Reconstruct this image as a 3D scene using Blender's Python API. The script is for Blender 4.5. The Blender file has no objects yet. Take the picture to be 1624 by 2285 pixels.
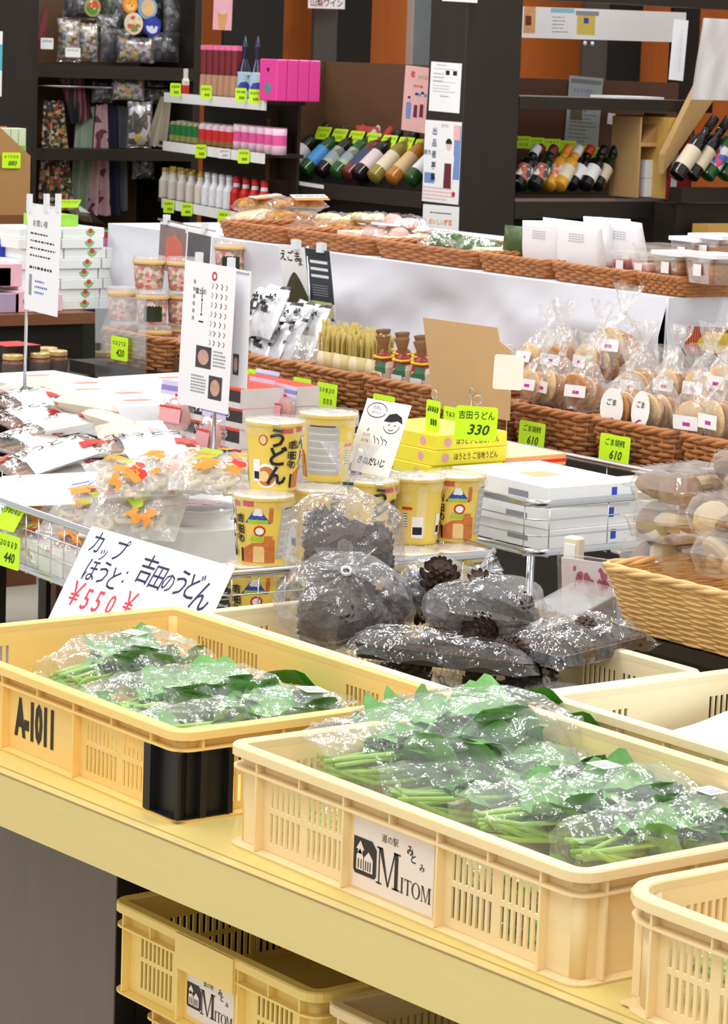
import bpy, bmesh, math, random
from mathutils import Vector, Matrix
from math import sin, cos, pi, radians as R
random.seed(7)
C = bpy.context.scene.collection
SC = bpy.context.scene
# ---------------------------------------------------------------- camera
CW, CH, CF = 1624, 2285, 6386.86
PITCH, ROLL, YAW, EYE = .15674, .035724, .645314, 1.6
def _basis():
    f = Vector((0, cos(PITCH), -sin(PITCH))); r = Vector((1, 0, 0)); u = r.cross(f)
    r2 = cos(ROLL)*r + sin(ROLL)*u; u2 = -sin(ROLL)*r + cos(ROLL)*u
    M = Matrix(((cos(YAW), sin(YAW), 0), (-sin(YAW), cos(YAW), 0), (0, 0, 1)))
    return M @ r2, M @ u2, M @ f
CR, CU, CD = _basis()
CPOS = Vector((0, 0, EYE))
cam = bpy.data.cameras.new('camera'); cam_o = bpy.data.objects.new('camera', cam); C.objects.link(cam_o)
cam_o.matrix_world = Matrix(((CR.x, CU.x, -CD.x, 0), (CR.y, CU.y, -CD.y, 0), (CR.z, CU.z, -CD.z, EYE), (0, 0, 0, 1)))
cam.sensor_fit = 'HORIZONTAL'; cam.sensor_width = 36; cam.lens = 36*CF/CW
cam.clip_start = .1; cam.clip_end = 60
cam.dof.use_dof = True; cam.dof.focus_distance = 3.9; cam.dof.aperture_fstop = 45
SC.camera = cam_o
SC.view_settings.view_transform = 'Standard'; SC.view_settings.look = 'None'
SC.view_settings.exposure = 0.1; SC.view_settings.gamma = 1; SC.view_settings.use_curve_mapping = False
# ---------------------------------------------------------------- light
wd = bpy.data.worlds.new('world'); SC.world = wd; wd.use_nodes = True
wd.node_tree.nodes['Background'].inputs[0].default_value = (1, .985, .96, 1)
wd.node_tree.nodes['Background'].inputs[1].default_value = .75
def area(name, loc, sx, sy, w, rz=0, col=(1, .98, .95)):
    l = bpy.data.lights.new(name, 'AREA'); l.shape = 'RECTANGLE'; l.size = sx; l.size_y = sy; l.energy = w; l.color = col
    o = bpy.data.objects.new(name, l); C.objects.link(o); o.location = loc; o.rotation_euler = (0, 0, rz)
for i, (x, y, w) in enumerate([(.2, 1.0, 30), (1.4, 3.6, 30), (3.2, 2.0, 30), (3.4, 4.8, 16), (2.6, 7.4, 42), (4.9, 5.8, 26), (4.6, 9.2, 40), (6.6, 7.8, 40)]):
    area('ceiling_or_fill_lamp', (x, y, 3.0), .10, 2.2, w, R(-37))  # ceiling tubes, plus unseen lamps added to brighten the back shelves
SC.cycles.transparent_max_bounces = 40; SC.cycles.max_bounces = 8; SC.cycles.diffuse_bounces = 3
SC.cycles.glossy_bounces = 3; SC.cycles.transmission_bounces = 4
# ---------------------------------------------------------------- pixel -> place
def ray(px, py): return (px-CW/2)/CF*CR - (py-CH/2)/CF*CU + CD
def PZ(px, py, z): d = ray(px, py); return CPOS + d*((z-EYE)/d.z)
def PX(px, py, x): d = ray(px, py); return CPOS + d*(x/d.x)
def PY(px, py, y): d = ray(px, py); return CPOS + d*(y/d.y)
def PD(px, py, dd): return CPOS + ray(px, py)*dd
# ---------------------------------------------------------------- materials
def S(r, g, b):
    f = lambda c: (c/255/12.92) if c <= 10.3 else ((c/255+.055)/1.055)**2.4
    return (f(r), f(g), f(b), 1)
MATS = {}
def mat(key, rgb, rough=.5, var=.08, scale=30, spec=.4, metal=0, bump=0, bscale=80, rgb2=None, stretch=None, trans=0, sss=0):
    """procedural: noise mixes the colour with a lighter/darker or second tone"""
    if key in MATS: return MATS[key]
    m = bpy.data.materials.new(key); m.use_nodes = True; nt = m.node_tree; b = nt.nodes['Principled BSDF']
    c = S(*rgb); b.inputs['Roughness'].default_value = rough; b.inputs['Specular IOR Level'].default_value = spec
    b.inputs['Metallic'].default_value = metal
    tc = nt.nodes.new('ShaderNodeTexCoord'); mp = nt.nodes.new('ShaderNodeMapping'); nt.links.new(tc.outputs['Object'], mp.inputs[0])
    if stretch: mp.inputs['Scale'].default_value = stretch
    n = nt.nodes.new('ShaderNodeTexNoise'); n.inputs['Scale'].default_value = scale; n.inputs['Detail'].default_value = 3
    nt.links.new(mp.outputs[0], n.inputs[0])
    mx = nt.nodes.new('ShaderNodeMix'); mx.data_type = 'RGBA'
    if rgb2:
        rp = nt.nodes.new('ShaderNodeValToRGB'); rp.color_ramp.elements[0].position = .42; rp.color_ramp.elements[1].position = .58
        nt.links.new(n.outputs[0], rp.inputs[0]); nt.links.new(rp.outputs[0], mx.inputs[0]); mx.inputs[6].default_value = c; mx.inputs[7].default_value = S(*rgb2)
    else:
        nt.links.new(n.outputs[0], mx.inputs[0])
        mx.inputs[6].default_value = tuple(v*(1-var) for v in c[:3])+(1,); mx.inputs[7].default_value = tuple(min(1, v*(1+var)) for v in c[:3])+(1,)
    nt.links.new(mx.outputs[2], b.inputs['Base Color'])
    if bump:
        n2 = nt.nodes.new('ShaderNodeTexNoise'); n2.inputs['Scale'].default_value = bscale; nt.links.new(mp.outputs[0], n2.inputs[0])
        bp = nt.nodes.new('ShaderNodeBump'); bp.inputs['Strength'].default_value = bump; bp.inputs['Distance'].default_value = .01
        nt.links.new(n2.outputs[0], bp.inputs['Height']); nt.links.new(bp.outputs[0], b.inputs['Normal'])
    if trans: b.inputs['Transmission Weight'].default_value = trans
    if sss:
        b.inputs['Subsurface Weight'].default_value = sss; b.inputs['Subsurface Radius'].default_value = (1, .6, .3); b.inputs['Subsurface Scale'].default_value = .012
    MATS[key] = m; return m
def film(key, tint=(1, 1, 1), base=.06, edge=.6, rough=.1, bump=.6, bscale=45, milk=.05, dist=.012):
    """clear wrapping: transparent, mirror-like, a little milky, crinkled"""
    if key in MATS: return MATS[key]
    m = bpy.data.materials.new(key); m.use_nodes = True; nt = m.node_tree; nt.nodes.clear(); N = nt.nodes.new; K = nt.links.new
    out = N('ShaderNodeOutputMaterial'); tr = N('ShaderNodeBsdfTransparent'); tr.inputs[0].default_value = (*tint, 1)
    gl = N('ShaderNodeBsdfGlossy'); gl.inputs['Roughness'].default_value = rough; gl.inputs[0].default_value = (1, 1, 1, 1)
    df = N('ShaderNodeBsdfDiffuse'); df.inputs[0].default_value = (.9, .9, .92, 1)
    tc = N('ShaderNodeTexCoord'); no = N('ShaderNodeTexNoise'); no.inputs['Scale'].default_value = bscale; no.inputs['Detail'].default_value = 4
    K(tc.outputs['Object'], no.inputs[0]); bp = N('ShaderNodeBump'); bp.inputs['Strength'].default_value = bump; bp.inputs['Distance'].default_value = dist
    K(no.outputs[0], bp.inputs['Height']); K(bp.outputs[0], gl.inputs['Normal'])
    lw = N('ShaderNodeLayerWeight'); lw.inputs[0].default_value = .35; K(bp.outputs[0], lw.inputs['Normal'])
    ma = N('ShaderNodeMath'); ma.operation = 'MULTIPLY_ADD'; K(lw.outputs['Facing'], ma.inputs[0]); ma.inputs[1].default_value = edge; ma.inputs[2].default_value = base
    m1 = N('ShaderNodeMixShader'); K(ma.outputs[0], m1.inputs[0]); K(tr.outputs[0], m1.inputs[1]); K(gl.outputs[0], m1.inputs[2])
    m2 = N('ShaderNodeMixShader'); m2.inputs[0].default_value = milk; K(m1.outputs[0], m2.inputs[1]); K(df.outputs[0], m2.inputs[2])
    K(m2.outputs[0], out.inputs[0]); MATS[key] = m; return m
def multi(key, cols, scale=60, rough=.45, stretch=None):
    """printed pattern: voronoi cells in a handful of colours"""
    if key in MATS: return MATS[key]
    m = mat(key, cols[0], rough); nt = m.node_tree; b = nt.nodes['Principled BSDF']
    tc = nt.nodes.new('ShaderNodeTexCoord'); mp = nt.nodes.new('ShaderNodeMapping'); nt.links.new(tc.outputs['Object'], mp.inputs[0])
    if stretch: mp.inputs['Scale'].default_value = stretch
    v = nt.nodes.new('ShaderNodeTexVoronoi'); v.inputs['Scale'].default_value = scale; nt.links.new(mp.outputs[0], v.inputs[0])
    sp = nt.nodes.new('ShaderNodeSeparateColor'); nt.links.new(v.outputs['Color'], sp.inputs[0])
    rp = nt.nodes.new('ShaderNodeValToRGB'); rp.color_ramp.interpolation = 'CONSTANT'
    e = rp.color_ramp.elements
    while len(e) < len(cols): e.new(.5)
    for i, c in enumerate(cols): e[i].position = i/len(cols); e[i].color = S(*c)
    nt.links.new(sp.outputs[0], rp.inputs[0]); nt.links.new(rp.outputs[0], b.inputs['Base Color'])
    return m
# ---------------------------------------------------------------- text outlines (flat letters)
_TX = {}
def glyphs(s, bold=0, shear=0):
    k = (s, bold, shear)
    if k not in _TX:
        cu = bpy.data.curves.new('lettering', 'FONT'); cu.body = s; cu.size = 1; cu.resolution_u = 2; cu.align_x = 'CENTER'; cu.align_y = 'CENTER'; cu.offset = bold; cu.shear = shear; cu.space_line = .9
        o = bpy.data.objects.new('lettering', cu); C.objects.link(o); bpy.context.view_layer.update()
        me = o.evaluated_get(bpy.context.evaluated_depsgraph_get()).to_mesh()
        _TX[k] = ([(v.co.x, v.co.y) for v in me.vertices], [tuple(p.vertices) for p in me.polygons])
        bpy.data.objects.remove(o); bpy.data.curves.remove(cu)
    return _TX[k]
def rrect(hx, hy, r, k=4):
    pts = []
    for cx, cy, a in ((hx-r, hy-r, 0), (-hx+r, hy-r, 90), (-hx+r, -hy+r, 180), (hx-r, -hy+r, 270)):
        for i in range(k+1):
            t = R(a+90*i/k); pts.append((cx+r*cos(t), cy+r*sin(t)))
    return pts
class MB:
    def __init__(s): s.v = []; s.f = []; s.m = []; s.sm = []
    def add(s, vs, fs, mi=0, smooth=False, M=None):
        o = len(s.v)
        s.v += [tuple(M @ Vector(p)) for p in vs] if M else [tuple(p) for p in vs]
        for f in fs: s.f.append(tuple(i+o for i in f)); s.m.append(mi); s.sm.append(smooth)
        return s
    def box(s, x0, x1, y0, y1, z0, z1, mi=0, M=None):
        v = [(x, y, z) for z in (z0, z1) for y in (y0, y1) for x in (x0, x1)]
        return s.add(v, [(0, 2, 3, 1), (4, 5, 7, 6), (0, 1, 5, 4), (2, 6, 7, 3), (0, 4, 6, 2), (1, 3, 7, 5)], mi, False, M)
    def bbox(s, x0, x1, y0, y1, z0, z1, b=.002, mi=0, M=None):
        """box with chamfered edges"""
        a = [x0, x0+b, x1-b, x1]; c = [y0, y0+b, y1-b, y1]
        lay = [(z0, 1), (z0+b, 0), (z1-b, 0), (z1, 1)]; vs = []; fs = []
        for z, i in lay:
            q = b if i else 0
            xs = (x0+q, x1-q); ys = (y0+q, y1-q); e = b if not i else b*.3
            vs += [(xs[0]+e, ys[0], z), (xs[1]-e, ys[0], z), (xs[1], ys[0]+e, z), (xs[1], ys[1]-e, z), (xs[1]-e, ys[1], z), (xs[0]+e, ys[1], z), (xs[0], ys[1]-e, z), (xs[0], ys[0]+e, z)]
        for k in range(3):
            for i in range(8): j = (i+1) % 8; fs.append((k*8+i, k*8+j, k*8+8+j, k*8+8+i))
        fs += [tuple(range(7, -1, -1)), tuple(range(24, 32))]
        return s.add(vs, fs, mi, False, M)
    def quad(s, a, b, c, d, mi=0): return s.add([a, b, c, d], [(0, 1, 2, 3)], mi)
    def prism(s, poly, z0, z1, mi=0, M=None):
        n = len(poly); v = [(x, y, z0) for x, y in poly]+[(x, y, z1) for x, y in poly]
        return s.add(v, [tuple(range(n-1, -1, -1)), tuple(range(n, 2*n))]+[(i, (i+1) % n, n+(i+1) % n, n+i) for i in range(n)], mi, False, M)
    def loft(s, loops, mi=0, smooth=True, closed=True, cap0=False, cap1=False, wrap=False, M=None):
        n = len(loops[0]); v = [p for l in loops for p in l]; f = []
        K = len(loops)
        for k in range(K if wrap else K-1):
            k2 = (k+1) % K
            for i in range(n if closed else n-1):
                j = (i+1) % n; f.append((k*n+i, k*n+j, k2*n+j, k2*n+i))
        if cap0: f.append(tuple(range(n-1, -1, -1)))
        if cap1: f.append(tuple(range((K-1)*n, K*n)))
        return s.add(v, f, mi, smooth, M)
    def lathe(s, prof, n=24, mi=0, smooth=True, M=None, cap0=True, cap1=True, mis=None):
        for k in range(len(prof)-1):
            l = [[(r*cos(2*pi*i/n), r*sin(2*pi*i/n), z) for i in range(n)] for r, z in prof[k:k+2]]
            s.loft(l, mis[k] if mis else mi, smooth, True, cap0 and k == 0, cap1 and k == len(prof)-2, False, M)
        return s
    def ring(s, cs, hx, hy, r, k=4, mi=0, smooth=False, M=None):
        """closed cross-section cs=[(outward, z)] carried round a rounded rectangle"""
        return s.loft([[(x, y, z) for x, y in rrect(hx+o, hy+o, max(.0005, r+o), k)] for o, z in cs], mi, smooth, True, wrap=True, M=M)
    def tube(s, pts, r, n=6, mi=0, closed=False, M=None):
        P = [Vector(p) for p in pts]; K = len(P); loops = []; up = Vector((0, 0, 1)); prev = None
        for i, p in enumerate(P):
            a = P[(i-1) % K] if (closed or i > 0) else p; b = P[(i+1) % K] if (closed or i < K-1) else p
            t = (b-a).normalized() if (b-a).length > 1e-9 else Vector((1, 0, 0))
            q = prev if prev is not None else (up if abs(t.z) < .9 else Vector((1, 0, 0)))
            e1 = (q - t*q.dot(t));  e1 = e1.normalized() if e1.length > 1e-6 else t.orthogonal().normalized()
            e2 = t.cross(e1); prev = e1
            rr = r[i] if isinstance(r, (list, tuple)) else r
            loops.append([tuple(p+e1*rr*cos(2*pi*j/n)+e2*rr*sin(2*pi*j/n)) for j in range(n)])
        return s.loft(loops, mi, True, True, not closed, not closed, closed, M)
    def ball(s, c, r, n=12, k=8, mi=0, M=None, noise=0, seed=0):
        rx, ry, rz = r if isinstance(r, (list, tuple)) else (r, r, r); rn = random.Random(seed); loops = []
        for a in range(1, k):
            t = -pi/2+pi*a/k
            loops.append([(c[0]+rx*cos(t)*cos(2*pi*i/n)*(1+noise*rn.uniform(-1, 1)), c[1]+ry*cos(t)*sin(2*pi*i/n)*(1+noise*rn.uniform(-1, 1)), c[2]+rz*sin(t)*(1+noise*rn.uniform(-1, 1))) for i in range(n)])
        return s.loft(loops, mi, True, True, True, True, M=M)
    def text(s, t, size, M, mi=0, bold=0, shear=0, wmax=None):
        """letters in the local XY plane of M"""
        v, f = glyphs(t, bold, shear)
        if not v: return s
        w = max(p[0] for p in v)-min(p[0] for p in v); kx = size
        if wmax and w*size > wmax: kx = wmax/w
        return s.add([(x*kx, y*size, 0) for x, y in v], f, mi, False, M)
    def stroke(s, pts, w, M, mi=0):
        """flat pen stroke in the XY plane of M"""
        L = []; n = len(pts)
        for i, p in enumerate(pts):
            a = pts[max(0, i-1)]; b = pts[min(n-1, i+1)]; dx, dy = b[0]-a[0], b[1]-a[1]; d = math.hypot(dx, dy) or 1
            L.append([(p[0]-dy/d*w/2, p[1]+dx/d*w/2, 0), (p[0]+dy/d*w/2, p[1]-dx/d*w/2, 0)])
        return s.loft(L, mi, False, False, M=M)
    def build(s, name, mats, parent=None, loc=None, rot=None):
        me = bpy.data.meshes.new(name); me.from_pydata(s.v, [], s.f)
        for m in (mats if isinstance(mats, (list, tuple)) else [mats]): me.materials.append(m)
        me.polygons.foreach_set('material_index', s.m); me.polygons.foreach_set('use_smooth', s.sm)
        me.validate(); me.update()
        o = bpy.data.objects.new(name, me); C.objects.link(o)
        if parent: o.parent = parent
        if loc is not None: o.location = loc
        if rot is not None: o.rotation_euler = rot
        return o
def tag(o, label, cat, group=None, kind=None):
    if kind: o['kind'] = kind
    if label: o['label'] = label
    if cat: o['category'] = cat
    if group: o['group'] = group
    return o
def thing(name, label, cat, loc=(0, 0, 0), rz=0, group=None):
    o = bpy.data.objects.new(name, None); o.empty_display_size = .03; C.objects.link(o); o.location = loc
    o.rotation_euler = rz if isinstance(rz, (tuple, list)) else (0, 0, rz)
    return tag(o, label, cat, group)
def dup(root, loc, rz, label=None, group=None):
    r = root.copy(); C.objects.link(r); r.location = loc; r.rotation_euler = rz if isinstance(rz, (tuple, list)) else (0, 0, rz)
    if label: r['label'] = label
    if group: r['group'] = group
    for ch in KIDS.get(root.name, list(root.children)):
        c = ch.copy(); C.objects.link(c); c.parent = r
        for g in list(ch.children):
            d = g.copy(); C.objects.link(d); d.parent = c
    return r
KIDS = {}
def struct(name, mb, mats): o = mb.build(name, mats); o['kind'] = 'structure'; return o
def T(x=0, y=0, z=0, rx=0, ry=0, rz=0): return Matrix.Translation((x, y, z)) @ Matrix.Rotation(rz, 4, 'Z') @ Matrix.Rotation(ry, 4, 'Y') @ Matrix.Rotation(rx, 4, 'X')
# frames for prints: a face looking to -X (seen from the left), to -Y (seen from the right), to +Z
def FX(x, y, z): return Matrix(((0, 0, -1, x), (-1, 0, 0, y), (0, 1, 0, z), (0, 0, 0, 1)))
def FY(x, y, z): return Matrix(((1, 0, 0, x), (0, 0, -1, y), (0, 1, 0, z), (0, 0, 0, 1)))
def FZ(x, y, z, a=0): return T(x, y, z, 0, 0, a)
ORD = ['first', 'second', 'third', 'fourth', 'fifth', 'sixth', 'seventh', 'eighth', 'ninth', 'tenth', 'eleventh', 'twelfth', 'thirteenth', 'fourteenth']
# shared materials
m_white = mat('white_card', (246, 246, 248), .55, .03)
m_paper = mat('white_paper', (244, 244, 250), .6, .02)
m_ink = mat('black_ink', (28, 28, 38), .6, .1)
m_grey = mat('grey_ink', (150, 150, 160), .6, .1)
m_red = mat('red_print', (214, 48, 40), .45, .08)
m_lime = mat('lime_card', (206, 255, 30), .5, .03)
m_limeink = mat('dark_green_ink', (40, 70, 30), .6, .1)
m_dark = mat('dark_stained_wood', (44, 38, 33), .45, .25, 9, .3, stretch=(1, 1, 8))
m_brown = mat('brown_wood', (92, 66, 44), .5, .2, 8, .3, stretch=(1, 8, 1))
m_steel = mat('chromed_wire', (205, 208, 215), .18, .03, 30, .6, metal=1)
m_clear = film('clear_film')
m_clear2 = film('stiff_clear_plastic', base=.08, edge=.5, rough=.05, bump=.08, bscale=20, milk=.06)
m_acryl = film('clear_acrylic', base=.05, edge=.4, rough=.03, bump=0.02, bscale=10, milk=.03, tint=(.93, .95, .96))
from mathutils import noise as NZ
# ================================================================ setting
mb = MB(); mb.box(-3, 16, -3, 13, -.05, 0); struct('floor', mb, mat('shop_floor', (206, 204, 190), .35, .06, 6, .4))
mb = MB(); mb.box(2, 16, 10.6, 10.75, 0, 3.4); struct('wall_back', mb, mat('reddish_wood_panel', (186, 100, 42), .4, .12, 5, .4, stretch=(6, 1, .6)))
mb = MB(); mb.box(13, 13.15, -3, 10.6, 0, 3.4); struct('wall_right', mb, mat('reddish_wood_panel', (186, 100, 42)))
# ================================================================ front counter
m_top = mat('pale_yellow_woodgrain', (226, 206, 128), .38, .06, 10, .4, stretch=(14, 1, 14))
m_edge = mat('pale_yellow_woodgrain_edge', (224, 204, 136), .42, .05, 10, .35, stretch=(14, 1, 60))
m_line = mat('brown_edge_band', (160, 132, 88), .5)
m_panel = mat('grey_brown_woodgrain', (116, 103, 96), .5, .12, 9, .3, stretch=(5, 5, .7))
TZ = .70
SHZ = PX(245, 2003, 1.847).z-.118-.121-.0005
ctr = thing('display_counter', 'long pale wooden counter carrying the yellow crates', 'counter', (1.79, 2.4, 0))
def cpoly(x0, x1): return [(x0-.0, 1.2), (x1, 1.2), (x1, 3.47), (x0, 3.47)]
fx = lambda y: 1.765+(3.092-y)*.0374
mb = MB(); mb.prism([(fx(1.1)+.001, 1.1), (2.66, 1.1), (2.66, 3.47), (fx(3.47)+.001, 3.47)], .668, TZ, 0, T(-1.79, -2.4))
mb.build('counter_top', m_top, ctr)
mb = MB()
a = [(fx(1.1)-.02, 1.1), (fx(1.1), 1.1), (fx(3.47), 3.47), (fx(3.47)-.02, 3.47)]
mb.prism(a, .632, TZ-.0015, 0, T(-1.79, -2.4))
mb.prism([(a[0][0]-.0005, 1.1), (a[0][0]+.002, 1.1), (a[3][0]+.002, 3.47), (a[3][0]-.0005, 3.47)], TZ-.0012, TZ, 1, T(-1.79, -2.4))
mb.build('front_board', [m_edge, m_line], ctr)
yP = PX(262, 2000, 1.90).y; mb = MB(); mb.box(1.898, 1.90, yP, 3.45, 0, .668, 0, T(-1.79, -2.4)); mb.box(1.90, 1.93, yP-.0005, 3.45, 0, .668, 1, T(-1.79, -2.4)); mb.build('leg_panel', [m_panel, mat('black_edge', (30, 27, 26), .5)], ctr)
mb = MB(); mb.box(1.932, 2.6, yP-.001, yP+.028, 0, .66, 0, T(-1.79, -2.4)); mb.build('inner_side_panel', m_dark, ctr)
mb = MB(); mb.box(2.56, 2.60, 1.2, yP-.002, 0, .66, 0, T(-1.79, -2.4)); mb.build('back_panel', m_dark, ctr)
mb = MB(); mb.box(1.84, 2.56, 1.2, yP-.002, SHZ-.02, SHZ, 0, T(-1.79, -2.4)); mb.build('lower_shelf', m_dark, ctr)
# ================================================================ crates
def crate(name, label, Y, Wd, H, loc, rz, m, ribs, slots, short_slots, rib_z=.78, corner_patch=False, group=None, handle=False, pitch=.0098, cr=.012):
    """slotted stacking crate; long side along local Y, front face at -X"""
    hy, hx = Y/2-.014, Wd/2-.014
    t = thing(name, label, 'crate', loc, rz, group); b = MB()
    zr = H*rib_z; r = cr
    # rim lip, middle rib and foot flange
    b.ring([(-.003, H-.002), (-.001, H), (.012, H), (.014, H-.002), (.014, H-.012), (.0115, H-.012), (.0115, H-.004), (0, H-.004), (-.003, H-.01)], hx, hy, r)
    b.ring([(-.001, zr-.0015), (.012, zr-.0015), (.012, zr+.0015), (-.001, zr+.0015)], hx, hy, r)
    b.ring([(-.003, .0), (.011, .0), (.012, .003), (-.001, .005), (-.003, .005)], hx, hy, r)
    b.box(-hx, hx, -hy, hy, .002, .005)
    # corners
    for sx in (-1, 1):
        for sy in (-1, 1):
            lo = []
            for k in range(7):
                an = pi/2*k/6; ca, sa = cos(an), sin(an)
                lo.append([(sx*(hx-r+(r+o)*ca), sy*(hy-r+(r+o)*sa), z) for o, z in ((0, .004), (0, H-.003), (-.0028, H-.003), (-.0028, .004))])
            b.loft(lo, 0, True, True)
    rows = [(H*.13, H*.42), (H*.47, zr-.004)]
    def wall(half, frame, slist):
        holes = []
        for c0, c1 in slist:
            n = max(1, int(round((c1-c0)/pitch)))
            for i in range(n):
                s0 = c0+(c1-c0)*(i+.2)/n; holes.append((s0, s0+(c1-c0)/n*.56))
        holes.sort()
        def pl(s0, s1, z0, z1):
            if s1-s0 > 1e-5: b.box(s0, s1, z0, z1, -.0028, 0, 0, frame)
        z = .004
        for za, zb in rows:
            pl(-half, half, z, za); s = -half
            for h0, h1 in holes: pl(s, h0, za, zb); s = h1
            pl(s, half, za, zb); z = zb
        pl(-half, half, z, H-.003)
    LY = hy-r; LX = hx-r
    wall(LY, FX(-hx, 0, 0), slots); wall(LY, FX(-hx, 0, 0).__class__(((0, 0, 1, hx), (1, 0, 0, 0), (0, 1, 0, 0), (0, 0, 0, 1))), slots)
    wall(LX, FY(0, -hy, 0), short_slots); wall(LX, Matrix(((-1, 0, 0, 0), (0, 0, 1, hy), (0, 1, 0, 0), (0, 0, 0, 1))), short_slots)
    for s in ribs:
        for sg in (-1, 1):
            b.box(sg*hx-.0 if sg > 0 else -hx-.011, hx+.011 if sg > 0 else -hx, s-.0015, s+.0015, .004, H-.004)
    mids = [(ribs[i]+ribs[i+1])/2 for i in range(len(ribs)-1)]
    for s in mids:
        for sg in (-1, 1): b.box(hx if sg > 0 else -hx-.011, hx+.011 if sg > 0 else -hx, s-.0012, s+.0012, zr, H-.004)
    for s in (-.41*Wd, -.14*Wd, .14*Wd, .41*Wd):
        for sg in (-1, 1): b.box(s-.0015, s+.0015, hy if sg > 0 else -hy-.011, hy+.011 if sg > 0 else -hy, .004, H-.004)
    for s0, s1 in slots:   # bars that split a slot window
        c = (s0+s1)/2
    if handle: b.box(-hx-.0165, -hx, -handle, handle, zr-.014, H-.001)
    b.build('crate_body', m, t)
    return t, hx, hy
m_cA = mat('honey_yellow_plastic', (253, 212, 132), .38, .04, 14, .4, sss=.1)
m_cM = mat('cream_plastic', (246, 218, 166), .4, .05, 14, .4, sss=.1)
m_cW = mat('pale_cream_plastic', (248, 232, 190), .4, .04, 14, .4, sss=.1)
m_cU = mat('bright_yellow_plastic', (255, 218, 128), .38, .04, 14, .4, sss=.1)
m_blackp = mat('black_paint', (24, 24, 26), .4, .2, 40)
m_logo = mat('logo_ink', (52, 46, 46), .6, .05)
m_stick = mat('sticker_paper', (240, 226, 214), .5, .02)
def serif(b, ch, cx, cy, h, M, mi=1):
    """roman capitals with thin and thick strokes; cy is the middle"""
    def q(*p): b.add([(cx+x*h, cy+y*h, 0) for x, y in p], [tuple(range(len(p)))], mi, False, M)
    def bar(x, w, y0=-.5, y1=.5): q((x-w/2, y0), (x+w/2, y0), (x+w/2, y1), (x-w/2, y1))
    def ser(x, w, y): bar(x, w, y-.022, y+.022)
    if ch == 'M':
        bar(-.38, .05); bar(.36, .15); q((-.40, .5), (-.24, .5), (.03, -.5), (-.02, -.5)); q((.26, .5), (.32, .5), (.03, -.5), (-.02, -.5))
        ser(-.38, .24, -.478); ser(.36, .32, -.478); ser(-.38, .24, .478); ser(.38, .30, .478)
    elif ch == 'I': bar(0, .15); ser(0, .3, .478); ser(0, .3, -.478)
    elif ch == 'T': bar(0, .14); ser(0, .24, -.478); bar(0, .72, .44, .5); bar(-.34, .04, .3, .5); bar(.34, .04, .3, .5)
    else:
        n = 24; v = []
        for i in range(n):
            a = 2*pi*i/n; v += [(cx+.43*h*cos(a), cy+.52*h*sin(a), 0), (cx+.28*h*cos(a), cy+.47*h*sin(a), 0)]
        b.add(v, [(2*i, (2*i+2) % (2*n), (2*i+3) % (2*n), 2*i+1) for i in range(n)], mi, False, M)
def logo_label(parent, M, w, h):
    """shop sticker: framed house mark, the latin name and small script"""
    b = MB(); b.box(-w/2, w/2, -h/2, h/2, 0, .0005, 0, M)
    U = M @ T(0, 0, .0009)
    s = h*.50; cx, cy = -w*.345, -h*.06
    b.prism([(cx+x*s, cy+y*s) for x, y in [(-.5, -.42), (-.42, -.5), (.42, -.5), (.5, -.42), (.5, .3), (.3, .5), (-.5, .5)]], 0, .0002, 1, U)
    V = M @ T(0, 0, .0014)
    for pl in ([(-.36, -.38), (-.06, -.38), (-.06, 0), (-.21, .2), (-.36, 0)], [(-.02, -.38), (.36, -.38), (.36, .0), (.17, .18), (-.02, .0)], [(-.38, .18), (-.2, .42), (-.02, .18), (-.1, .18), (-.1, .06), (-.3, .06), (-.3, .18)]):
        b.add([(cx+x*s, cy+y*s, 0) for x, y in pl], [tuple(range(len(pl)))], 0, False, V)
    W = M @ T(0, 0, .0018)
    for q in (-.26, -.14, .06, .16, .26): b.add([(cx+(q-.02)*s, cy-.34*s, 0), (cx+(q+.02)*s, cy-.34*s, 0), (cx+(q+.02)*s, cy-.08*s, 0), (cx+(q-.02)*s, cy-.08*s, 0)], [(0, 1, 2, 3)], 1, False, W)
    serif(b, 'M', -w*.055, -h*.09, h*.50, U); x = w*.095
    for ch, cw in (('I', .055), ('T', .09), ('O', .11), ('M', .13)): serif(b, ch, x+w*cw/2, -h*.235, h*.21, U); x += w*cw
    b.text('道の駅', h*.12, U @ T(-w*.04, h*.29), 1)
    b.text('み', h*.15, U @ T(w*.21, h*.26), 1, .02); b.text('と', h*.15, U @ T(w*.25, h*.17), 1, .02); b.text('み', h*.12, U @ T(w*.36, h*.09), 1, .01)
    return b.build('logo_sticker', [m_stick, m_logo], parent)
LS = [(-.238, -.175), (-.165, -.095), (.095, .165), (.175, .238)]
LSR = [-.25, -.083, .083, .25]
SS = [(-.13, -.07), (.07, .13)]
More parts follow.
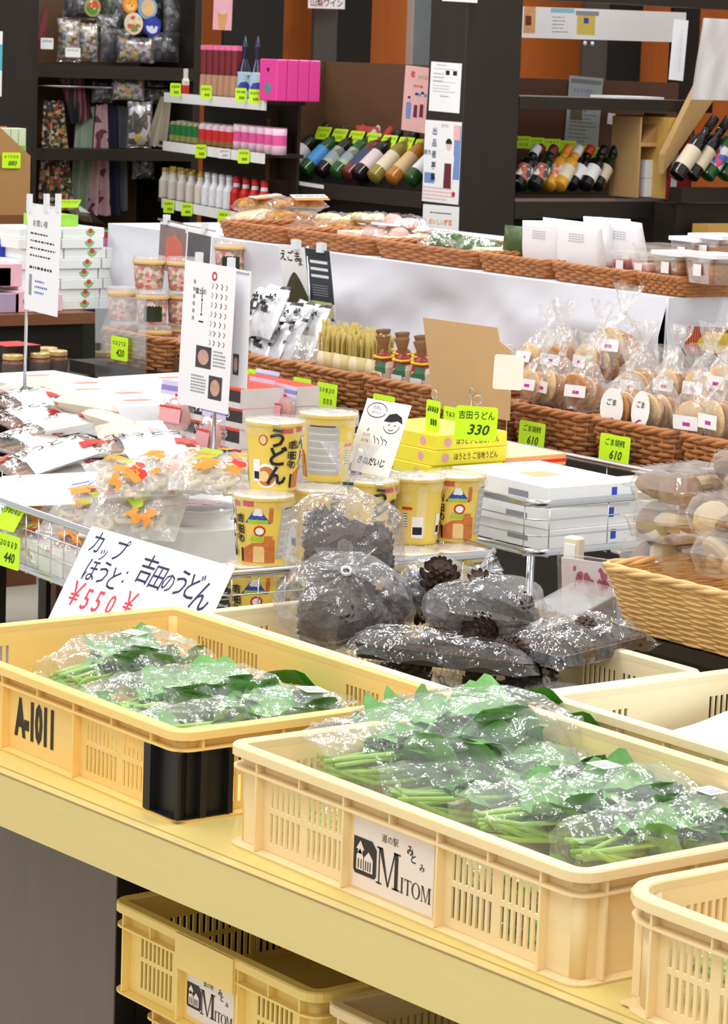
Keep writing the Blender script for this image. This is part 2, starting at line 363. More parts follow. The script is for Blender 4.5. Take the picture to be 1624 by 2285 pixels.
# A: left crate with the stencilled number and blackened corner
YA0, YA1 = 2.742, 3.405
tA, hx, hy = crate('slotted_crate', 'honey yellow crate stencilled A-1011 with one black painted corner', YA1-YA0, .43, .112, (1.803+.215, (YA0+YA1)/2, TZ), 0, m_cA, [s*1.07 for s in LSR], [(a*1.07, c*1.07) for a, c in LS], SS)
b = MB(); b.text('A-1011', .064, FX(-hx-.0006, .02, .046), 0, .06, .0, wmax=.098)
b.build('stencilled_number', m_blackp, tA)
b = MB(); H_ = .112*.78-.002
lo = []
for (x, y) in [(-hx-.0122, -hy+.062), (-hx-.0122, -hy+.047), (-hx-.0015, -hy+.046), (-hx-.0015, -hy+.008), (-hx-.0105, -hy-.006), (-hx-.0100, -hy-.0100), (-hx-.006, -hy-.0105), (-hx+.008, -hy-.0015), (-hx+.020, -hy-.0015), (-hx+.021, -hy-.0122), (-hx+.030, -hy-.0122), (-hx+.031, -hy-.0015), (-hx+.060, -hy-.0015), (-hx+.061, -hy-.0122), (-hx+.068, -hy-.0122)]:
    lo.append([(x, y, .0045), (x, y, H_)])
b.loft([[l[0] for l in lo], [l[1] for l in lo]], 0, False, False)
b.add([(-hx-.0118, -hy+.062, .0052), (-hx-.0118, -hy-.0118, .0052), (-hx+.066, -hy-.0118, .0052), (-hx+.066, -hy, .0052), (-hx, -hy, .0052), (-hx, -hy+.062, .0052)], [(0, 5, 4, 1), (1, 4, 3, 2)], 0)
b.build('black_corner', m_blackp, tA)['label'] = 'black painted crate corner'
# M: middle crate with the logo
tM, hx, hy = crate('slotted_crate', 'cream crate of bagged spinach with a black logo sticker on its front', .626, .44, .12, (1.811+.22, 2.0325+.313, TZ), 0, m_cM, LSR, LS, SS)
logo_label(tM, FX(-hx-.0003, .004, .049), .142, .082)
# right crate (cut by the frame), white crate behind it, pinecone crate
tR, hx, hy = crate('slotted_crate', 'empty looking cream crate at the lower right, rounded corner nearest', .626, .44, .12, (1.809+.22, 1.993-.313, TZ), 0, m_cM, LSR, LS, SS, cr=.045)
tW, hx, hy = crate('slotted_crate', 'pale cream crate lined with white paper behind the logo crate', .626, .42, .12, (2.30+.21, 2.678-.313, TZ), 0, m_cW, LSR, LS, SS)
tP, hx, hy = crate('slotted_crate', 'cream crate holding the bagged pinecones', .655, .385, .115, (2.222+.1925, 2.692+.3275, TZ), 0, m_cW, LSR, LS, SS)
# under the counter
tU, hx, hy = crate('slotted_crate', 'bright yellow crate tucked under the counter, logo sticker below its handle', .44, .60, .118, (1.845+.30, 0, 0), 0, m_cU, [-.19, -.065, .065, .19], [(-.165, -.09), (.09, .165)], [(-.24, -.04), (.04, .24)], handle=.062, rib_z=.74)
p = PX(245, 2003, 1.847); tU.location = (1.845+.30, p.y-.22, p.z-.118)
logo_label(tU, FX(-hx-.0003, .006, .043), .10, .062)
tU2, _, _ = crate('slotted_crate', 'bright yellow crate under the counter, right of the logo crate and lower', .44, .60, .118, (1.845+.30, p.y-.22-.455, p.z-.118+.0), 0, m_cM, [-.19, -.065, .065, .19], [(-.165, -.09), (.09, .165)], [(-.24, -.04), (.04, .24)], handle=.062, rib_z=.74)
tU3, _, _ = crate('slotted_crate', 'orange yellow crate stacked beneath the logo crate under the counter', .40, .58, .118, (1.86+.30, p.y-.235, p.z-.118-.120), 0, m_cA, [-.17, -.06, .06, .17], [(-.15, -.08), (.08, .15)], [(-.24, -.04), (.04, .24)])
UZ = p.z
tU4, _, _ = crate('slotted_crate', 'orange yellow crate beneath the lower right crate under the counter', .40, .58, .118, (1.86+.30, p.y-.235-.46, p.z-.118-.120), 0, m_cA, [-.17, -.06, .06, .17], [(-.15, -.08), (.08, .15)], [(-.24, -.04), (.04, .24)])
for zz, nm in ((UZ-.238-.02, 0), ): pass
# ================================================================ bagged spinach
m_leaf = mat('spinach_leaf', (112, 170, 92), .42, .28, 22, .45, bump=.25, bscale=60)
m_leafd = mat('spinach_leaf_bare', (66, 160, 44), .38, .25, 18, .5, bump=.2, bscale=60)
m_stem = mat('spinach_stem', (166, 206, 96), .4, .15, 20, .4)
m_root = mat('spinach_root_pink', (214, 130, 140), .5, .2, 30)
m_bag = film('spinach_bag_film', tint=(.98, 1, .98), base=.04, edge=.40, rough=.13, bump=.45, bscale=22, milk=.08, dist=.025)
def leaf(b, base, d, up, L, W, curl, mi, rn):
    d = Vector(d).normalized(); sd = Vector(up).cross(d).normalized(); up = d.cross(sd)
    NU, NV = 7, 5; g = []
    for i in range(NU+1):
        t = i/NU; w = W*(sin(pi*min(1, t*.93+.05)**.75))**.8*.5
        row = []
        for j in range(NV):
            s = (j/(NV-1)-.5)*2
            p = Vector(base)+d*(L*t)+sd*(w*s)+up*(curl*L*(-(t-.3)**2)+.25*w*abs(s)+.004*sin(9*t+5*s+rn.random()*.6))
            row.append(tuple(p))
        g.append(row)
    b.loft(g, mi, True, False)
def spinach(label, p0, p1, W, H, n, seed, poke=0, sticker=None, spread=1, group='bagged spinach'):
    rn = random.Random(seed); p0 = Vector(p0)-Vector((0, 0, H*.5)); p1 = Vector(p1)-Vector((0, 0, H*.5)); d = p1-p0; L = d.length
    ry = -math.asin(d.z/L); rz = math.atan2(d.y, d.x)
    t = thing('spinach_bag', label, 'bagged vegetables', p0, (0, ry, rz), group)
    lv = MB(); st = MB()
    hw = lambda u: W/2*(.42+.58*min(1, u*1.9))*(1 if u < .85 else 1-(u-.85)*.7)
    hh = lambda u: H/2*(.45+.55*sin(pi*min(1, u*.62+.18)))
    for i in range(int(n*1.9)):
        top = i % 3 != 0
        ub = rn.uniform(.22, .76); y = rn.uniform(-.72, .72)*hw(ub); yn = y/hw(ub)
        z = H/2+(rn.uniform(.35, .72) if top else rn.uniform(-.7, .4))*hh(ub)*math.sqrt(max(.1, 1-yn*yn))
        a = rn.uniform(-.7, .7)*spread; LL = rn.uniform(.062, .095)*(L/.3)**.5*(.75 if spread < 1 else 1)
        rr = -yn*.9+rn.uniform(-.45, .45)
        leaf(lv, (ub*L, y, z), (cos(a), sin(a), rn.uniform(-.26, -.02)), (rn.uniform(-.2, .2), sin(rr), cos(rr)), min(LL, L*.93-ub*L), rn.uniform(.058, .086)*(W/.15)**.4, rn.uniform(.3, 1.1), 0, rn)
        if i % 3 == 0:
            q = [(rn.uniform(.01, .06)*L, y*.4+rn.uniform(-.012, .012), H/2+rn.uniform(-.2, .5)*hh(.05)), (ub*.5*L, y*.85, H/2+(z-H/2)*.85+.002), (ub*L, y, z), ((ub*L+.045), y+.045*sin(a), z+.002)]
            st.tube([tuple(Vector(q[0]).lerp(Vector(q[1]), k/3)) for k in range(3)]+[tuple(Vector(q[1]).lerp(Vector(q[2]), k/3)) for k in range(4)]+[q[3]], [.0030]*7+[.0012], 6)
    for i in range(poke):
        y = (.25-.35*i)*W; leaf(lv, (L*.93, y, H*.62-.02*i), (1, -.35+.2*i, .10), (-.2, .55, 1), .088, .082, .7, 1, rn)
    lv.build('leaves', [m_leaf, m_leafd], t); st.build('stems', m_stem, t)
    fb = MB(); NU, NV = 30, 26; lo = []
    for i in range(NU+1):
        u = i/NU; x = u*L*1.0-.012; l = []
        for j in range(NV):
            an = 2*pi*j/NV; ca, sa = cos(an), sin(an)
            e = .78; cy = math.copysign(abs(ca)**e, ca); cz = math.copysign(abs(sa)**e, sa)
            v = NZ.noise(Vector((x*16+seed*3.1, ca*2.2, sa*2.2)))*.011+NZ.noise(Vector((x*48+seed, ca*6, sa*6)))*.0052
            fl = 1+.06*(1 if u > .93 else 0)
            l.append((x+rn.uniform(-.0035, .0035), cy*(hw(u)+.006)*fl+v*.6+rn.uniform(-.0012, .0012), H/2+cz*(hh(u)+.008)*(1 if u < .93 else .75)+v+rn.uniform(-.0014, .0014)))
        lo.append(l)
    fb.loft(lo, 0, False, True, True, False); fb.build('film', m_bag, t)
    if sticker:
        u, y, a = sticker; b = MB(); zt = H/2+hh(u)+.009
        b.box(-.02, .02, -.013, .013, 0, .0006, 0, T(u*L, y, zt, .12, .12, a))
        for k in range(3): b.box(-.015, .012-.006*k, -.007+.006*k, -.0055+.006*k, .0007, .0009, 1, T(u*L, y, zt, .12, .12, a))
        b.build('price_label', [m_white, m_grey], t)
    return t
ZB = .755
spinach('bag of spinach at the back of the A-1011 crate, white label on top', PZ(128, 1527, ZB), PZ(425, 1462, ZB+.012), .15, .075, 18, 11, 0, (.62, .01, .5))
spinach('middle bag of spinach in the A-1011 crate, leaf tips poking out right', PZ(215, 1590, ZB), PZ(628, 1548, ZB+.008), .15, .07, 20, 12, 2)
spinach('front bag of spinach lying along the near end of the A-1011 crate', PZ(340, 1638, ZB-.002), PZ(790, 1585, ZB-.004), .10, .055, 18, 13, 0, (.78, 0, .1))
spinach('largest bag of spinach in the logo crate, two bare leaves sticking out', PZ(706, 1722, ZB+.02), PZ(1212, 1600, ZB+.05), .21, .088, 34, 21, 2)
spinach('second bag of spinach from the left in the logo crate, under the largest', PZ(860, 1788, ZB-.005), PZ(1400, 1748, ZB+.002), .17, .078, 24, 22, 0)
spinach('third bag of spinach in the logo crate, white label near its leaf end', PZ(1060, 1850, ZB), PZ(1580, 1792, ZB+.01), .16, .082, 24, 23, 1, (.60, .03, .5))
spinach('spinach bag pressed into the near right corner of the logo crate', PZ(1285, 1915, ZB-.004), PZ(1690, 1850, ZB+.004), .12, .075, 20, 24, 0, (.82, .03, .4))
for lb, x, ya, yb, sd in (('bag of spinach added at the bottom of the logo crate to darken its front slots', 1.892, 2.62, 2.08, 31), ('bag of spinach added at the bottom of the A-1011 crate to darken its slots', 1.888, 3.37, 2.80, 32), ('bag of greens added in the lower right crate to darken its slots', 1.892, 1.96, 1.45, 33)):
    spinach(lb, (x, ya, .738), (x, yb, .738), .085, .062, 30, sd, spread=.12)  # low bags added behind the walls so the slots look dark
# white paper lining
b = MB(); g = []
for i in range(22):
    g.append([(2.335+.345*i/21, 2.10+.53*j/21, .772+.014*NZ.noise(Vector((i*.22, j*.22, 3)))+.03*(i/21)+.006*sin(j*.7+i*.3)-.02*(j/21)**6) for j in range(22)])
b.loft(g, 0, True, False); o = b.build('lining_paper', m_paper); tag(o, 'crumpled white paper lining the pale cream crate', 'paper')
# ================================================================ pinecones
m_cone = mat('pinecone_scale', (70, 52, 46), .6, .45, 60, .25)
m_grit = mat('dark_brown_pieces', (78, 62, 52), .7, .6, 240, .2, bump=.8, bscale=160)
m_pbag = film('pinecone_bag_film', tint=(.94, .94, .97), base=.03, edge=.42, rough=.12, bump=.6, bscale=22, milk=.07, dist=.025)
m_tray = film('shrink_wrap', tint=(.97, .97, .98), base=.03, edge=.5, rough=.07, bump=.6, bscale=13, milk=.015, dist=.05)
m_tie = mat('dark_teal_tie', (24, 66, 66), .4)
def cone_mesh(seed):
    b = MB(); rn = random.Random(seed); L, rad = .058, .024
    b.lathe([(.004, 0), (rad*.62, .012), (rad*.66, .028), (rad*.35, .05), (.002, L)], 8, 0)
    n = 74
    for i in range(n):
        t = (i+.5)/n; z = L*(.02+.95*t); a = i*2.39996; rr = rad*(sin(pi*min(1, t*.72+.2))**.7)
        e = Vector((cos(a), sin(a), 0)); s_ = Vector((-sin(a), cos(a), 0)); w = .0075*(1-.45*t); tip = e*(rr*1.12)+Vector((0, 0, z+.006)); base = e*rr*.4+Vector((0, 0, z))
        mid = e*rr*.95+Vector((0, 0, z+.002))
        b.add([tuple(base-s_*w*.6), tuple(base+s_*w*.6), tuple(mid+s_*w), tuple(tip+s_*w*.35+Vector((0, 0, .001))), tuple(tip-s_*w*.35+Vector((0, 0, .001))), tuple(mid-s_*w), tuple(mid+Vector((0, 0, -.0035))+e*.002)],
              [(0, 1, 2, 5), (5, 2, 3, 4), (2, 6, 3), (6, 5, 4), (6, 4, 3), (1, 6, 2), (0, 5, 6)], 0)
    me = b.build('pinecone', m_cone); d = me.data; bpy.data.objects.remove(me); return d
CONES = [cone_mesh(1), cone_mesh(2)]
def cone(parent, p, e, s): 
    o = bpy.data.objects.new('pinecone', CONES[int(abs(p[0]*9999)) % 2]); C.objects.link(o); o.parent = parent; o.location = p; o.rotation_euler = e; o.scale = (s, s, s); return o
def pine_bag(label, c, rad, tie, n, seed, tuft=.05, fill=1.0, tm=None):
    rn = random.Random(seed); rx, ry, rz = rad; t = thing('pinecone_bag', label, 'bagged pinecones', c, 0, 'bagged pinecones')
    b = MB(); b.ball((0, 0, -.012), ((rx-.022)*.86, (ry-.022)*.86, (rz-.016)*(.45+.4*fill)), 26, 18, 0, None, .16, seed); b.build('dark_pieces', m_grit, t)['kind'] = 'stuff'
    for i in range(n):
        while 1:
            p = Vector((rn.uniform(-1, 1), rn.uniform(-1, 1), rn.uniform(-1, 1)))
            if p.length < 1: break
        p = p.normalized()*rn.uniform(.3, .8) if i % 4 else p*.4
        zz = p.z*.7-(1-fill)*.35
        cone(t, (p.x*(rx-.02), p.y*(ry-.02), zz*(rz-.012)-.01), (rn.uniform(0, 6), rn.uniform(0, 6), rn.uniform(0, 6)), rn.uniform(.85, 1.2))
    tie = Vector(tie).normalized(); q = tie.to_track_quat('Z', 'Y').to_matrix(); Rr = Matrix(((rx, 0, 0), (0, ry, 0), (0, 0, rz)))
    b = MB(); lo = []; NU = 18; NV = 30
    neck = None
    for i in range(NU+1):
        th = -pi/2+pi*.90*i/NU
        l = []
        for j in range(NV):
            a = 2*pi*j/NV; k = i/NU
            pl = (1+.10*k**3*sin(a*9+seed))
            d = Vector((cos(th)*cos(a)*pl, cos(th)*sin(a)*pl, sin(th)*(1 if k < .8 else 1-(k-.8)*.3)))
            p = Rr @ (q @ d)
            p *= 1.03+.10*NZ.noise(p*22+Vector((seed*1.7, 0, 0)))+.05*NZ.noise(p*60+Vector((0, seed, 0)))
            l.append(tuple(p))
        lo.append(l)
    top = sum((Vector(x) for x in lo[-1]), Vector())/NV
    for k, (f, h) in enumerate(((.045, .010), (.045, .016), (.13, .6*tuft+.01), (.22, tuft+.012))):
        r0 = (rx+ry+rz)/3*f*2
        l = []
        for j in range(NV):
            a = 2*pi*j/NV; w = r0*(1+(.35*sin(a*6+seed) if k > 1 else .1*sin(a*8)))
            l.append(tuple(top+q @ Vector((w*cos(a), w*sin(a)*(.6 if k > 1 else 1), h))))
        lo.append(l)
    b.loft(lo, 0, False, True, True, False); b.build('film', m_pbag, t)
    b = MB(); b.ring([(-.001, .011), (.002, .011), (.002, .0155), (-.001, .0155)], .006, .006, .0055, 3, 0, True, Matrix.Translation(top) @ q.to_4x4()); b.build('tie', tm or m_white, t)
    return t
def at(v, z): return (v.x, v.y, z)
c = PX(765, 1210, 2.44); pine_bag('tallest bag of pinecones, upright with a dark tie at its top', c, (.092, .078, .078), (.12, .1, 1), 16, 3, .06, .6, m_tie)
c = PX(765, 1350, 2.37); pine_bag('fattest bag of pinecones, its knot pointing at the viewer', c, (.098, .09, .072), (-.35, -.55, .75), 18, 4, .035)
c = PX(965, 1312, 2.53); pine_bag('bag of pinecones lying behind, between the fattest bag and the wire rack', c, (.07, .06, .045), (.6, -.3, .35), 9, 5, .03)
c = PX(1085, 1362, 2.50); pine_bag('long bag of pinecones with a white knot at its lower right', c, (.096, .07, .05), (.35, -.8, -.15), 12, 6, .015)
for i, (x, y, w) in enumerate(((2.35, 3.05, 'left'), (2.48, 2.98, 'middle'), (2.46, 2.82, 'right'))):
    pine_bag('bag of pinecones at the bottom of the crate, %s one under the others' % w, (x, y, .748), (.085, .075, .036), (.3, -.6, .3), 9, 7+i, .01)
def pine_tray(label, c, L, W, rz, tilt, seed, ncone):
    rn = random.Random(seed); t = thing('pinecone_tray', label, 'wrapped tray', c, (tilt[0], tilt[1], rz), 'wrapped pinecone trays')
    b = MB(); b.ring([(0, 0), (.006, .02), (.004, .02), (-.002, .002)], L/2-.01, W/2-.01, .012, 4, 0); b.prism(rrect(L/2-.01, W/2-.01, .012), 0, .002)
    b.build('tray', mat('black_tray', (30, 27, 27), .4), t)
    g = []; b = MB()
    for i in range(34):
        g.append([((i/33-.5)*(L-.022), (j/23-.5)*(W-.022), .017+.007*NZ.noise(Vector((i*.5, j*.5, seed)))+rn.uniform(-.002, .003)) for j in range(24)])
    b.loft(g, 0, False, False); o = b.build('dark_pieces', m_grit, t); o['kind'] = 'stuff'
    for k in range(ncone): cone(t, (rn.uniform(-.3, .35)*L, rn.uniform(-.3, .3)*W, .022), (rn.uniform(1.2, 1.9), 0, rn.uniform(0, 6)), .8)
    b = MB(); g = []
    for i in range(22):
        g.append([((i/21-.5)*(L+.012), (j/15-.5)*(W+.012), .034*(1-abs(i/21*2-1)**6)*(1-abs(j/15*2-1)**6)+.004+.006*NZ.noise(Vector((i*.3, j*.3, seed+3)))+.003*abs(sin((i*1.0+j*1.7)*.55))) for j in range(16)])
    b.loft(g, 0, False, False); b.build('wrap', m_tray, t)
    return t
c = PZ(1285, 1452, .805); pine_tray('film wrapped tray of dark pieces and a pinecone at the right end of the crate', c, .19, .125, R(4), (R(3), R(-4)), 2, 1)
c = PZ(985, 1478, .797); pine_tray('larger film wrapped tray of dark pieces lying in front of the pinecone bags', c, .25, .13, R(-38), (R(-4), R(5)), 3, 2)
c = PZ(1085, 1420, .800); pine_tray('small film wrapped tray wedged between the two bigger trays', c, .12, .09, R(-30), (R(3), R(4)), 4, 1)
# ================================================================ light wicker basket with mushrooms
m_wick = mat('pale_willow', (228, 184, 122), .5, .32, 26, .35, stretch=(1, 1, 1))
m_wickd = mat('brown_willow', (178, 116, 68), .45, .3, 30, .4)
m_wickin = mat('brown_willow_dark', (128, 72, 36), .6, .2, 40, .3)
def wicker(b, hx, hy, H, taper, rows, sr, pitch, r=.03, rim=.008, mi=0, floor=True):
    """woven tray: strands wave in and out round stakes; open top"""
    per = 0; base = rrect(1, 1, .0, 1)
    def path(gx, gy, n):
        pts = rrect(gx, gy, r, 5); P = pts+[pts[0]]; seg = []; tot = 0
        for a, c in zip(P, P[1:]): l = math.hypot(c[0]-a[0], c[1]-a[1]); seg.append((tot, l, a, c)); tot += l
        out = []; k = 0
        for i in range(n):
            s = tot*i/n
            while k < len(seg)-1 and s > seg[k][0]+seg[k][1]: k += 1
            t0, l, a, c = seg[k]; f = (s-t0)/l if l else 0
            nx, ny = (c[1]-a[1]), -(c[0]-a[0]); q = math.hypot(nx, ny) or 1
            out.append((a[0]+(c[0]-a[0])*f, a[1]+(c[1]-a[1])*f, nx/q, ny/q))
        return out
    n = int((4*hx+4*hy)/pitch)//2*2
    for k in range(rows):
        z = sr+(H-2*sr)*k/(rows-1); f = taper*k/(rows-1)
        pts = []
        for i, (x, y, nx, ny) in enumerate(path(hx+f, hy+f, n*2)):
            o = .8*sr*sin(pi*i/2+pi*k+pi/4); pts.append((x+nx*o, y+ny*o, z+.15*sr*sin(i*1.3+k)))
        b.tube(pts, sr*1.02, 6, mi, True)
    for ph in (0, 1, 2):
        pts = []
        for i, (x, y, nx, ny) in enumerate(path(hx+taper, hy+taper, n*3)):
            a = i*.55+ph*2.1; pts.append((x+nx*rim*.55*cos(a), y+ny*rim*.55*cos(a), H+rim*.5*sin(a)))
        b.tube(pts, rim*.62, 6, mi, True)
    P0 = path(hx, hy, n); P1 = path(hx+taper, hy+taper, n)
    for i in range(0, n):
        b.tube([(P0[i][0], P0[i][1], 0), (P1[i][0], P1[i][1], H)], sr*.75, 5, mi)
    if floor: b.prism(rrect(hx, hy, r), 0, .004, mi)
pz = PZ(1388, 1398, .80)
stand = thing('produce_stand', 'dark wooden stand carrying the pale wicker basket', 'stand', (pz.x+.2, pz.y-.32, 0))
b = MB(); b.box(-.205, .2, -.34, .56, .775, .795); b.build('stand_top', m_dark, stand)
b = MB(); b.box(-.19, -.17, -.32, .31, 0, .775); b.build('front_panel', m_dark, stand)
for y_ in (.28, -.32): b = MB(); b.box(-.17, .19, y_, y_+.02, 0, .775); b.build('side_panel', m_dark, stand)
bk = thing('wicker_basket', 'big pale wicker basket piled with clear packs of mushrooms', 'basket', (pz.x+.165, pz.y-.30, .797), 0)
b = MB(); wicker(b, .165, .30, .092, .026, 21, .0027, .034, .02, .0065); b.build('woven_body', m_wick, bk)
m_mush = mat('mushroom_cap', (142, 108, 76), .55, .45, 34, .3, bump=.4, bscale=50, stretch=(1, 1, .25))
m_mushl = mat('mushroom_pale', (208, 184, 146), .55, .15, 26, .3)
def mushroom(b, M, r):
    b.lathe([(r*.30, -r*.45), (r*.32, -r*.1)], 10, 1, True, M)
    b.lathe([(r*.25, -r*.12), (r*.8, -r*.16), (r*.98, .0), (r*.93, r*.22), (r*.66, r*.46), (r*.3, r*.58), (.001, r*.6)], 16, 0, True, M, False)
def pack(label, loc, rz, seed, sx=.085, sy=.058, h=.058):
    t = thing('mushroom_pack', label, 'pack of mushrooms', loc, rz, 'clear packs of mushrooms'); rn = random.Random(seed)
    for i, (x, y) in enumerate(((-.56, -.42), (-.02, -.48), (.52, -.40), (-.56, .42), (-.05, .42), (.50, .42))):
        b = MB(); mushroom(b, T(0, 0, 0, rn.uniform(-.7, .7), rn.uniform(-1.0, .3), rn.uniform(0, 6)), rn.uniform(.030, .036))
        b.build('mushroom', [m_mush if rn.random() < .6 else m_mushl, m_mushl], t, (x*sx*.95, y*sy*.95, h*.42+rn.uniform(-.004, .006)))
    b = MB()
    b.loft([[(x, y, z) for x, y in rrect(sx+o, sy+o, .014)] for o, z in ((-.012, .0), (-.004, h*.5), (.004, h*.52), (.004, h*.56), (-.004, h*.56), (-.010, h*.9), (-.016, h))], 0, False, True, True, True)
    for k in range(10): b.box(-sx*.8+k*sx*.17, -sx*.8+k*sx*.17+.003, -sy*.9, sy*.9, h, h+.001)
    b.build('clear_box', m_clear2, t); return t
PK = [(1455, 1155, 2.86, 0, 'front left pack of mushrooms under the leftmost top pack'), (1462, 1085, 2.87, .1, 'leftmost top pack of mushrooms'), (1440, 1238, 2.87, -.1, 'bottom left pack of mushrooms behind the basket rim'),
      (1600, 1235, 2.83, .05, 'bottom right pack of mushrooms cut by the frame'), (1590, 1148, 2.85, 0, 'middle right pack of mushrooms cut by the frame'), (1635, 1050, 2.93, .1, 'highest pack of mushrooms at the right edge')]
for i, (px, py, x, rz, lb) in enumerate(PK):
    q = PX(px, py, x); pack(lb, (q.x+.05, q.y-.02, q.z-.03), rz, 40+i)
# sign in a clear sleeve at the basket's end
t = thing('sign_sleeve', 'pink splashed paper sign in a clear sleeve against the wicker basket', 'sign', PX(1322, 1395, 2.80), (0, R(-8), R(20)))
b = MB(); b.box(-.002, 0, -.035, .05, 0, .10); 
for k in range(16):
    rn = random.Random(k); y0 = rn.uniform(-.03, .03); z0 = rn.uniform(.01, .09); r0 = rn.uniform(.003, .009)
    b.prism([(r0*cos(a*.7)*rn.uniform(.6, 1.2), r0*1.4*sin(a*.7)*rn.uniform(.6, 1.2)) for a in range(9)], 0, .0004, 1, FX(-.0021, y0, z0))
b.build('paper', [mat('pinkish_paper', (240, 222, 228), .5, .05, 8), mat('crimson_splash', (188, 70, 104), .5, .3, 40)], t)
b = MB(); b.box(-.004, .002, -.04, .056, -.002, .106); b.build('sleeve', m_acryl, t)
t = thing('display_card', 'cream card block behind the pink splashed sign', 'card', (PX(1278, 1330, 2.86).x-.02, PX(1278, 1330, 2.86).y-.02, .8), R(15))
b = MB(); b.bbox(-.01, .01, -.014, .014, 0, .095, .003); b.build('card', mat('cream_card', (240, 226, 200), .5), t)
b = MB(); b.bbox(-.012, -.0102, -.010, .010, .045, .085, .0005); b.build('label', m_white, t)
t = thing('clear_tub', 'clear lidded plastic box tilted beside the dark stand', 'box', PX(1290, 1380, 2.74), (R(4), R(-14), R(10)))
b = MB(); b.ring([(0, 0), (.004, .03), (.0035, .03), (-.001, .0015)], .05, .035, .01, 4); b.prism(rrect(.05, .035, .01), 0, .0015); b.build('tub', m_clear2, t)
b = MB(); b.prism(rrect(.056, .041, .012), .031, .034); b.build('lid', m_clear2, t)
# ================================================================ helpers for goods
def frame(o, ex, up):
    ex = Vector(ex).normalized(); up = Vector(up); ey = (up-ex*up.dot(ex)).normalized(); ez = ex.cross(ey)
    return Matrix(((ex.x, ey.x, ez.x, o[0]), (ex.y, ey.y, ez.y, o[1]), (ex.z, ey.z, ez.z, o[2]), (0, 0, 0, 1)))
def sheet(name, label, cat, tl, tr, h, up=(0, 0, 1), prints=None, mats=None, group=None, th=.0008, r=0, parent=None, w=None):
    """flat card: tl/tr are its top corners, up is the way its face runs"""
    tl, tr = Vector(tl), Vector(tr); ww = w or (tr-tl).length; ex = (tr-tl).normalized(); M = frame((0, 0, 0), ex, up)
    ey = Vector((M[0][1], M[1][1], M[2][1])); c = tl+ex*(ww/2)-ey*(h/2)
    b = MB(); b.prism(rrect(ww/2, h/2, r, 3) if r else [(-ww/2, -h/2), (ww/2, -h/2), (ww/2, h/2), (-ww/2, h/2)], -th, 0)
    if prints: prints(b, ww, h)
    o = b.build(name, mats or [m_paper, m_ink, m_red, m_grey], parent)
    o.matrix_world = Matrix.Translation(c) @ M
    if not parent: tag(o, label, cat, group)
    return o
Z3 = lambda x, y, k=1: T(x, y, .0004*k)
def rows(b, x0, x1, y0, y1, n, mi, seed=0, th=.5, gap=.25):
    """unreadable small print: dashes"""
    rn = random.Random(seed); dy = (y1-y0)/n
    for i in range(n):
        y = y1-dy*(i+.5); x = x0; e = x0+(x1-x0)*rn.uniform(.6, 1)
        while x < e:
            l = rn.uniform(.04, .12)*(x1-x0); b.add([(x, y-dy*th/2, .0004), (min(e, x+l), y-dy*th/2, .0004), (min(e, x+l), y+dy*th/2, .0004), (x, y+dy*th/2, .0004)], [(0, 1, 2, 3)], mi); x += l+gap*dy
def blk(b, x0, x1, y0, y1, mi, k=1): b.add([(x0, y0, .0004*k), (x1, y0, .0004*k), (x1, y1, .0004*k), (x0, y1, .0004*k)], [(0, 1, 2, 3)], mi)
LM = [m_lime, m_limeink]
def card(label, tl, w, h=None, num='', face='X', lean=0, seed=0, name='price_card', group=None, over='', tilt=0):
    """fluorescent lime price card with marker writing"""
    h = h or w*.75
    ex = {'X': Vector((0, -1, 0)), 'Y': Vector((1, 0, 0)), 'C': Vector((CR.x, CR.y, 0)).normalized()}[face] if isinstance(face, str) else Vector(face)
    bk = Vector((0, 0, 1)).cross(ex).normalized(); ex = ex+Vector((0, 0, tilt))
    up = Vector((0, 0, 1))+bk*lean
    def pr(b, w, h):
        rn = random.Random(seed)
        if over: b.text(over, h*.26, Z3(0, h*.22), 1, .012, wmax=w*.85)
        else:
            for k in range(5):
                x = -w*.36+k*w*.16; b.stroke([(x+rn.uniform(-.02, .03)*w, h*(.2+rn.uniform(-.1, .1))) for _ in range(3)], h*.035, Z3(0, 0), 1)
                b.stroke([(x, h*.3), (x+w*.08, h*.28), (x+w*.05, h*.14)], h*.035, Z3(0, 0), 1)
        if num: b.text(num, h*.42, Z3(w*.04, -h*.2), 1, .02, .25, wmax=w*.8)
        else:
            for k in range(3): x = -w*.1+k*w*.16; b.stroke([(x, -h*.1), (x+w*.06, -h*.12), (x+w*.05, -h*.3), (x-w*.01, -h*.28), (x, -h*.1)], h*.04, Z3(0, 0), 1)
    return sheet(name, label, 'price card', tl, Vector(tl)+ex*w, h, up, pr, LM, group, .0007, h*.08)
def cbox(name, label, cat, loc, sx, sy, sz, rz=0, mats=None, deco=None, group=None, b0=.0012):
    b = MB(); b.bbox(-sx/2, sx/2, -sy/2, sy/2, 0, sz, b0)
    if deco: deco(b, sx, sy, sz)
    return tag(b.build(name, mats or [m_white, m_ink, m_red, m_grey], None, loc, (0, 0, rz)), label, cat, group)
def redup(o, loc, rz=None, label=None):
    c = o.copy(); C.objects.link(c); c.location = loc
    if rz is not None: c.rotation_euler = (0, 0, rz)
    if label: c['label'] = label
    return c
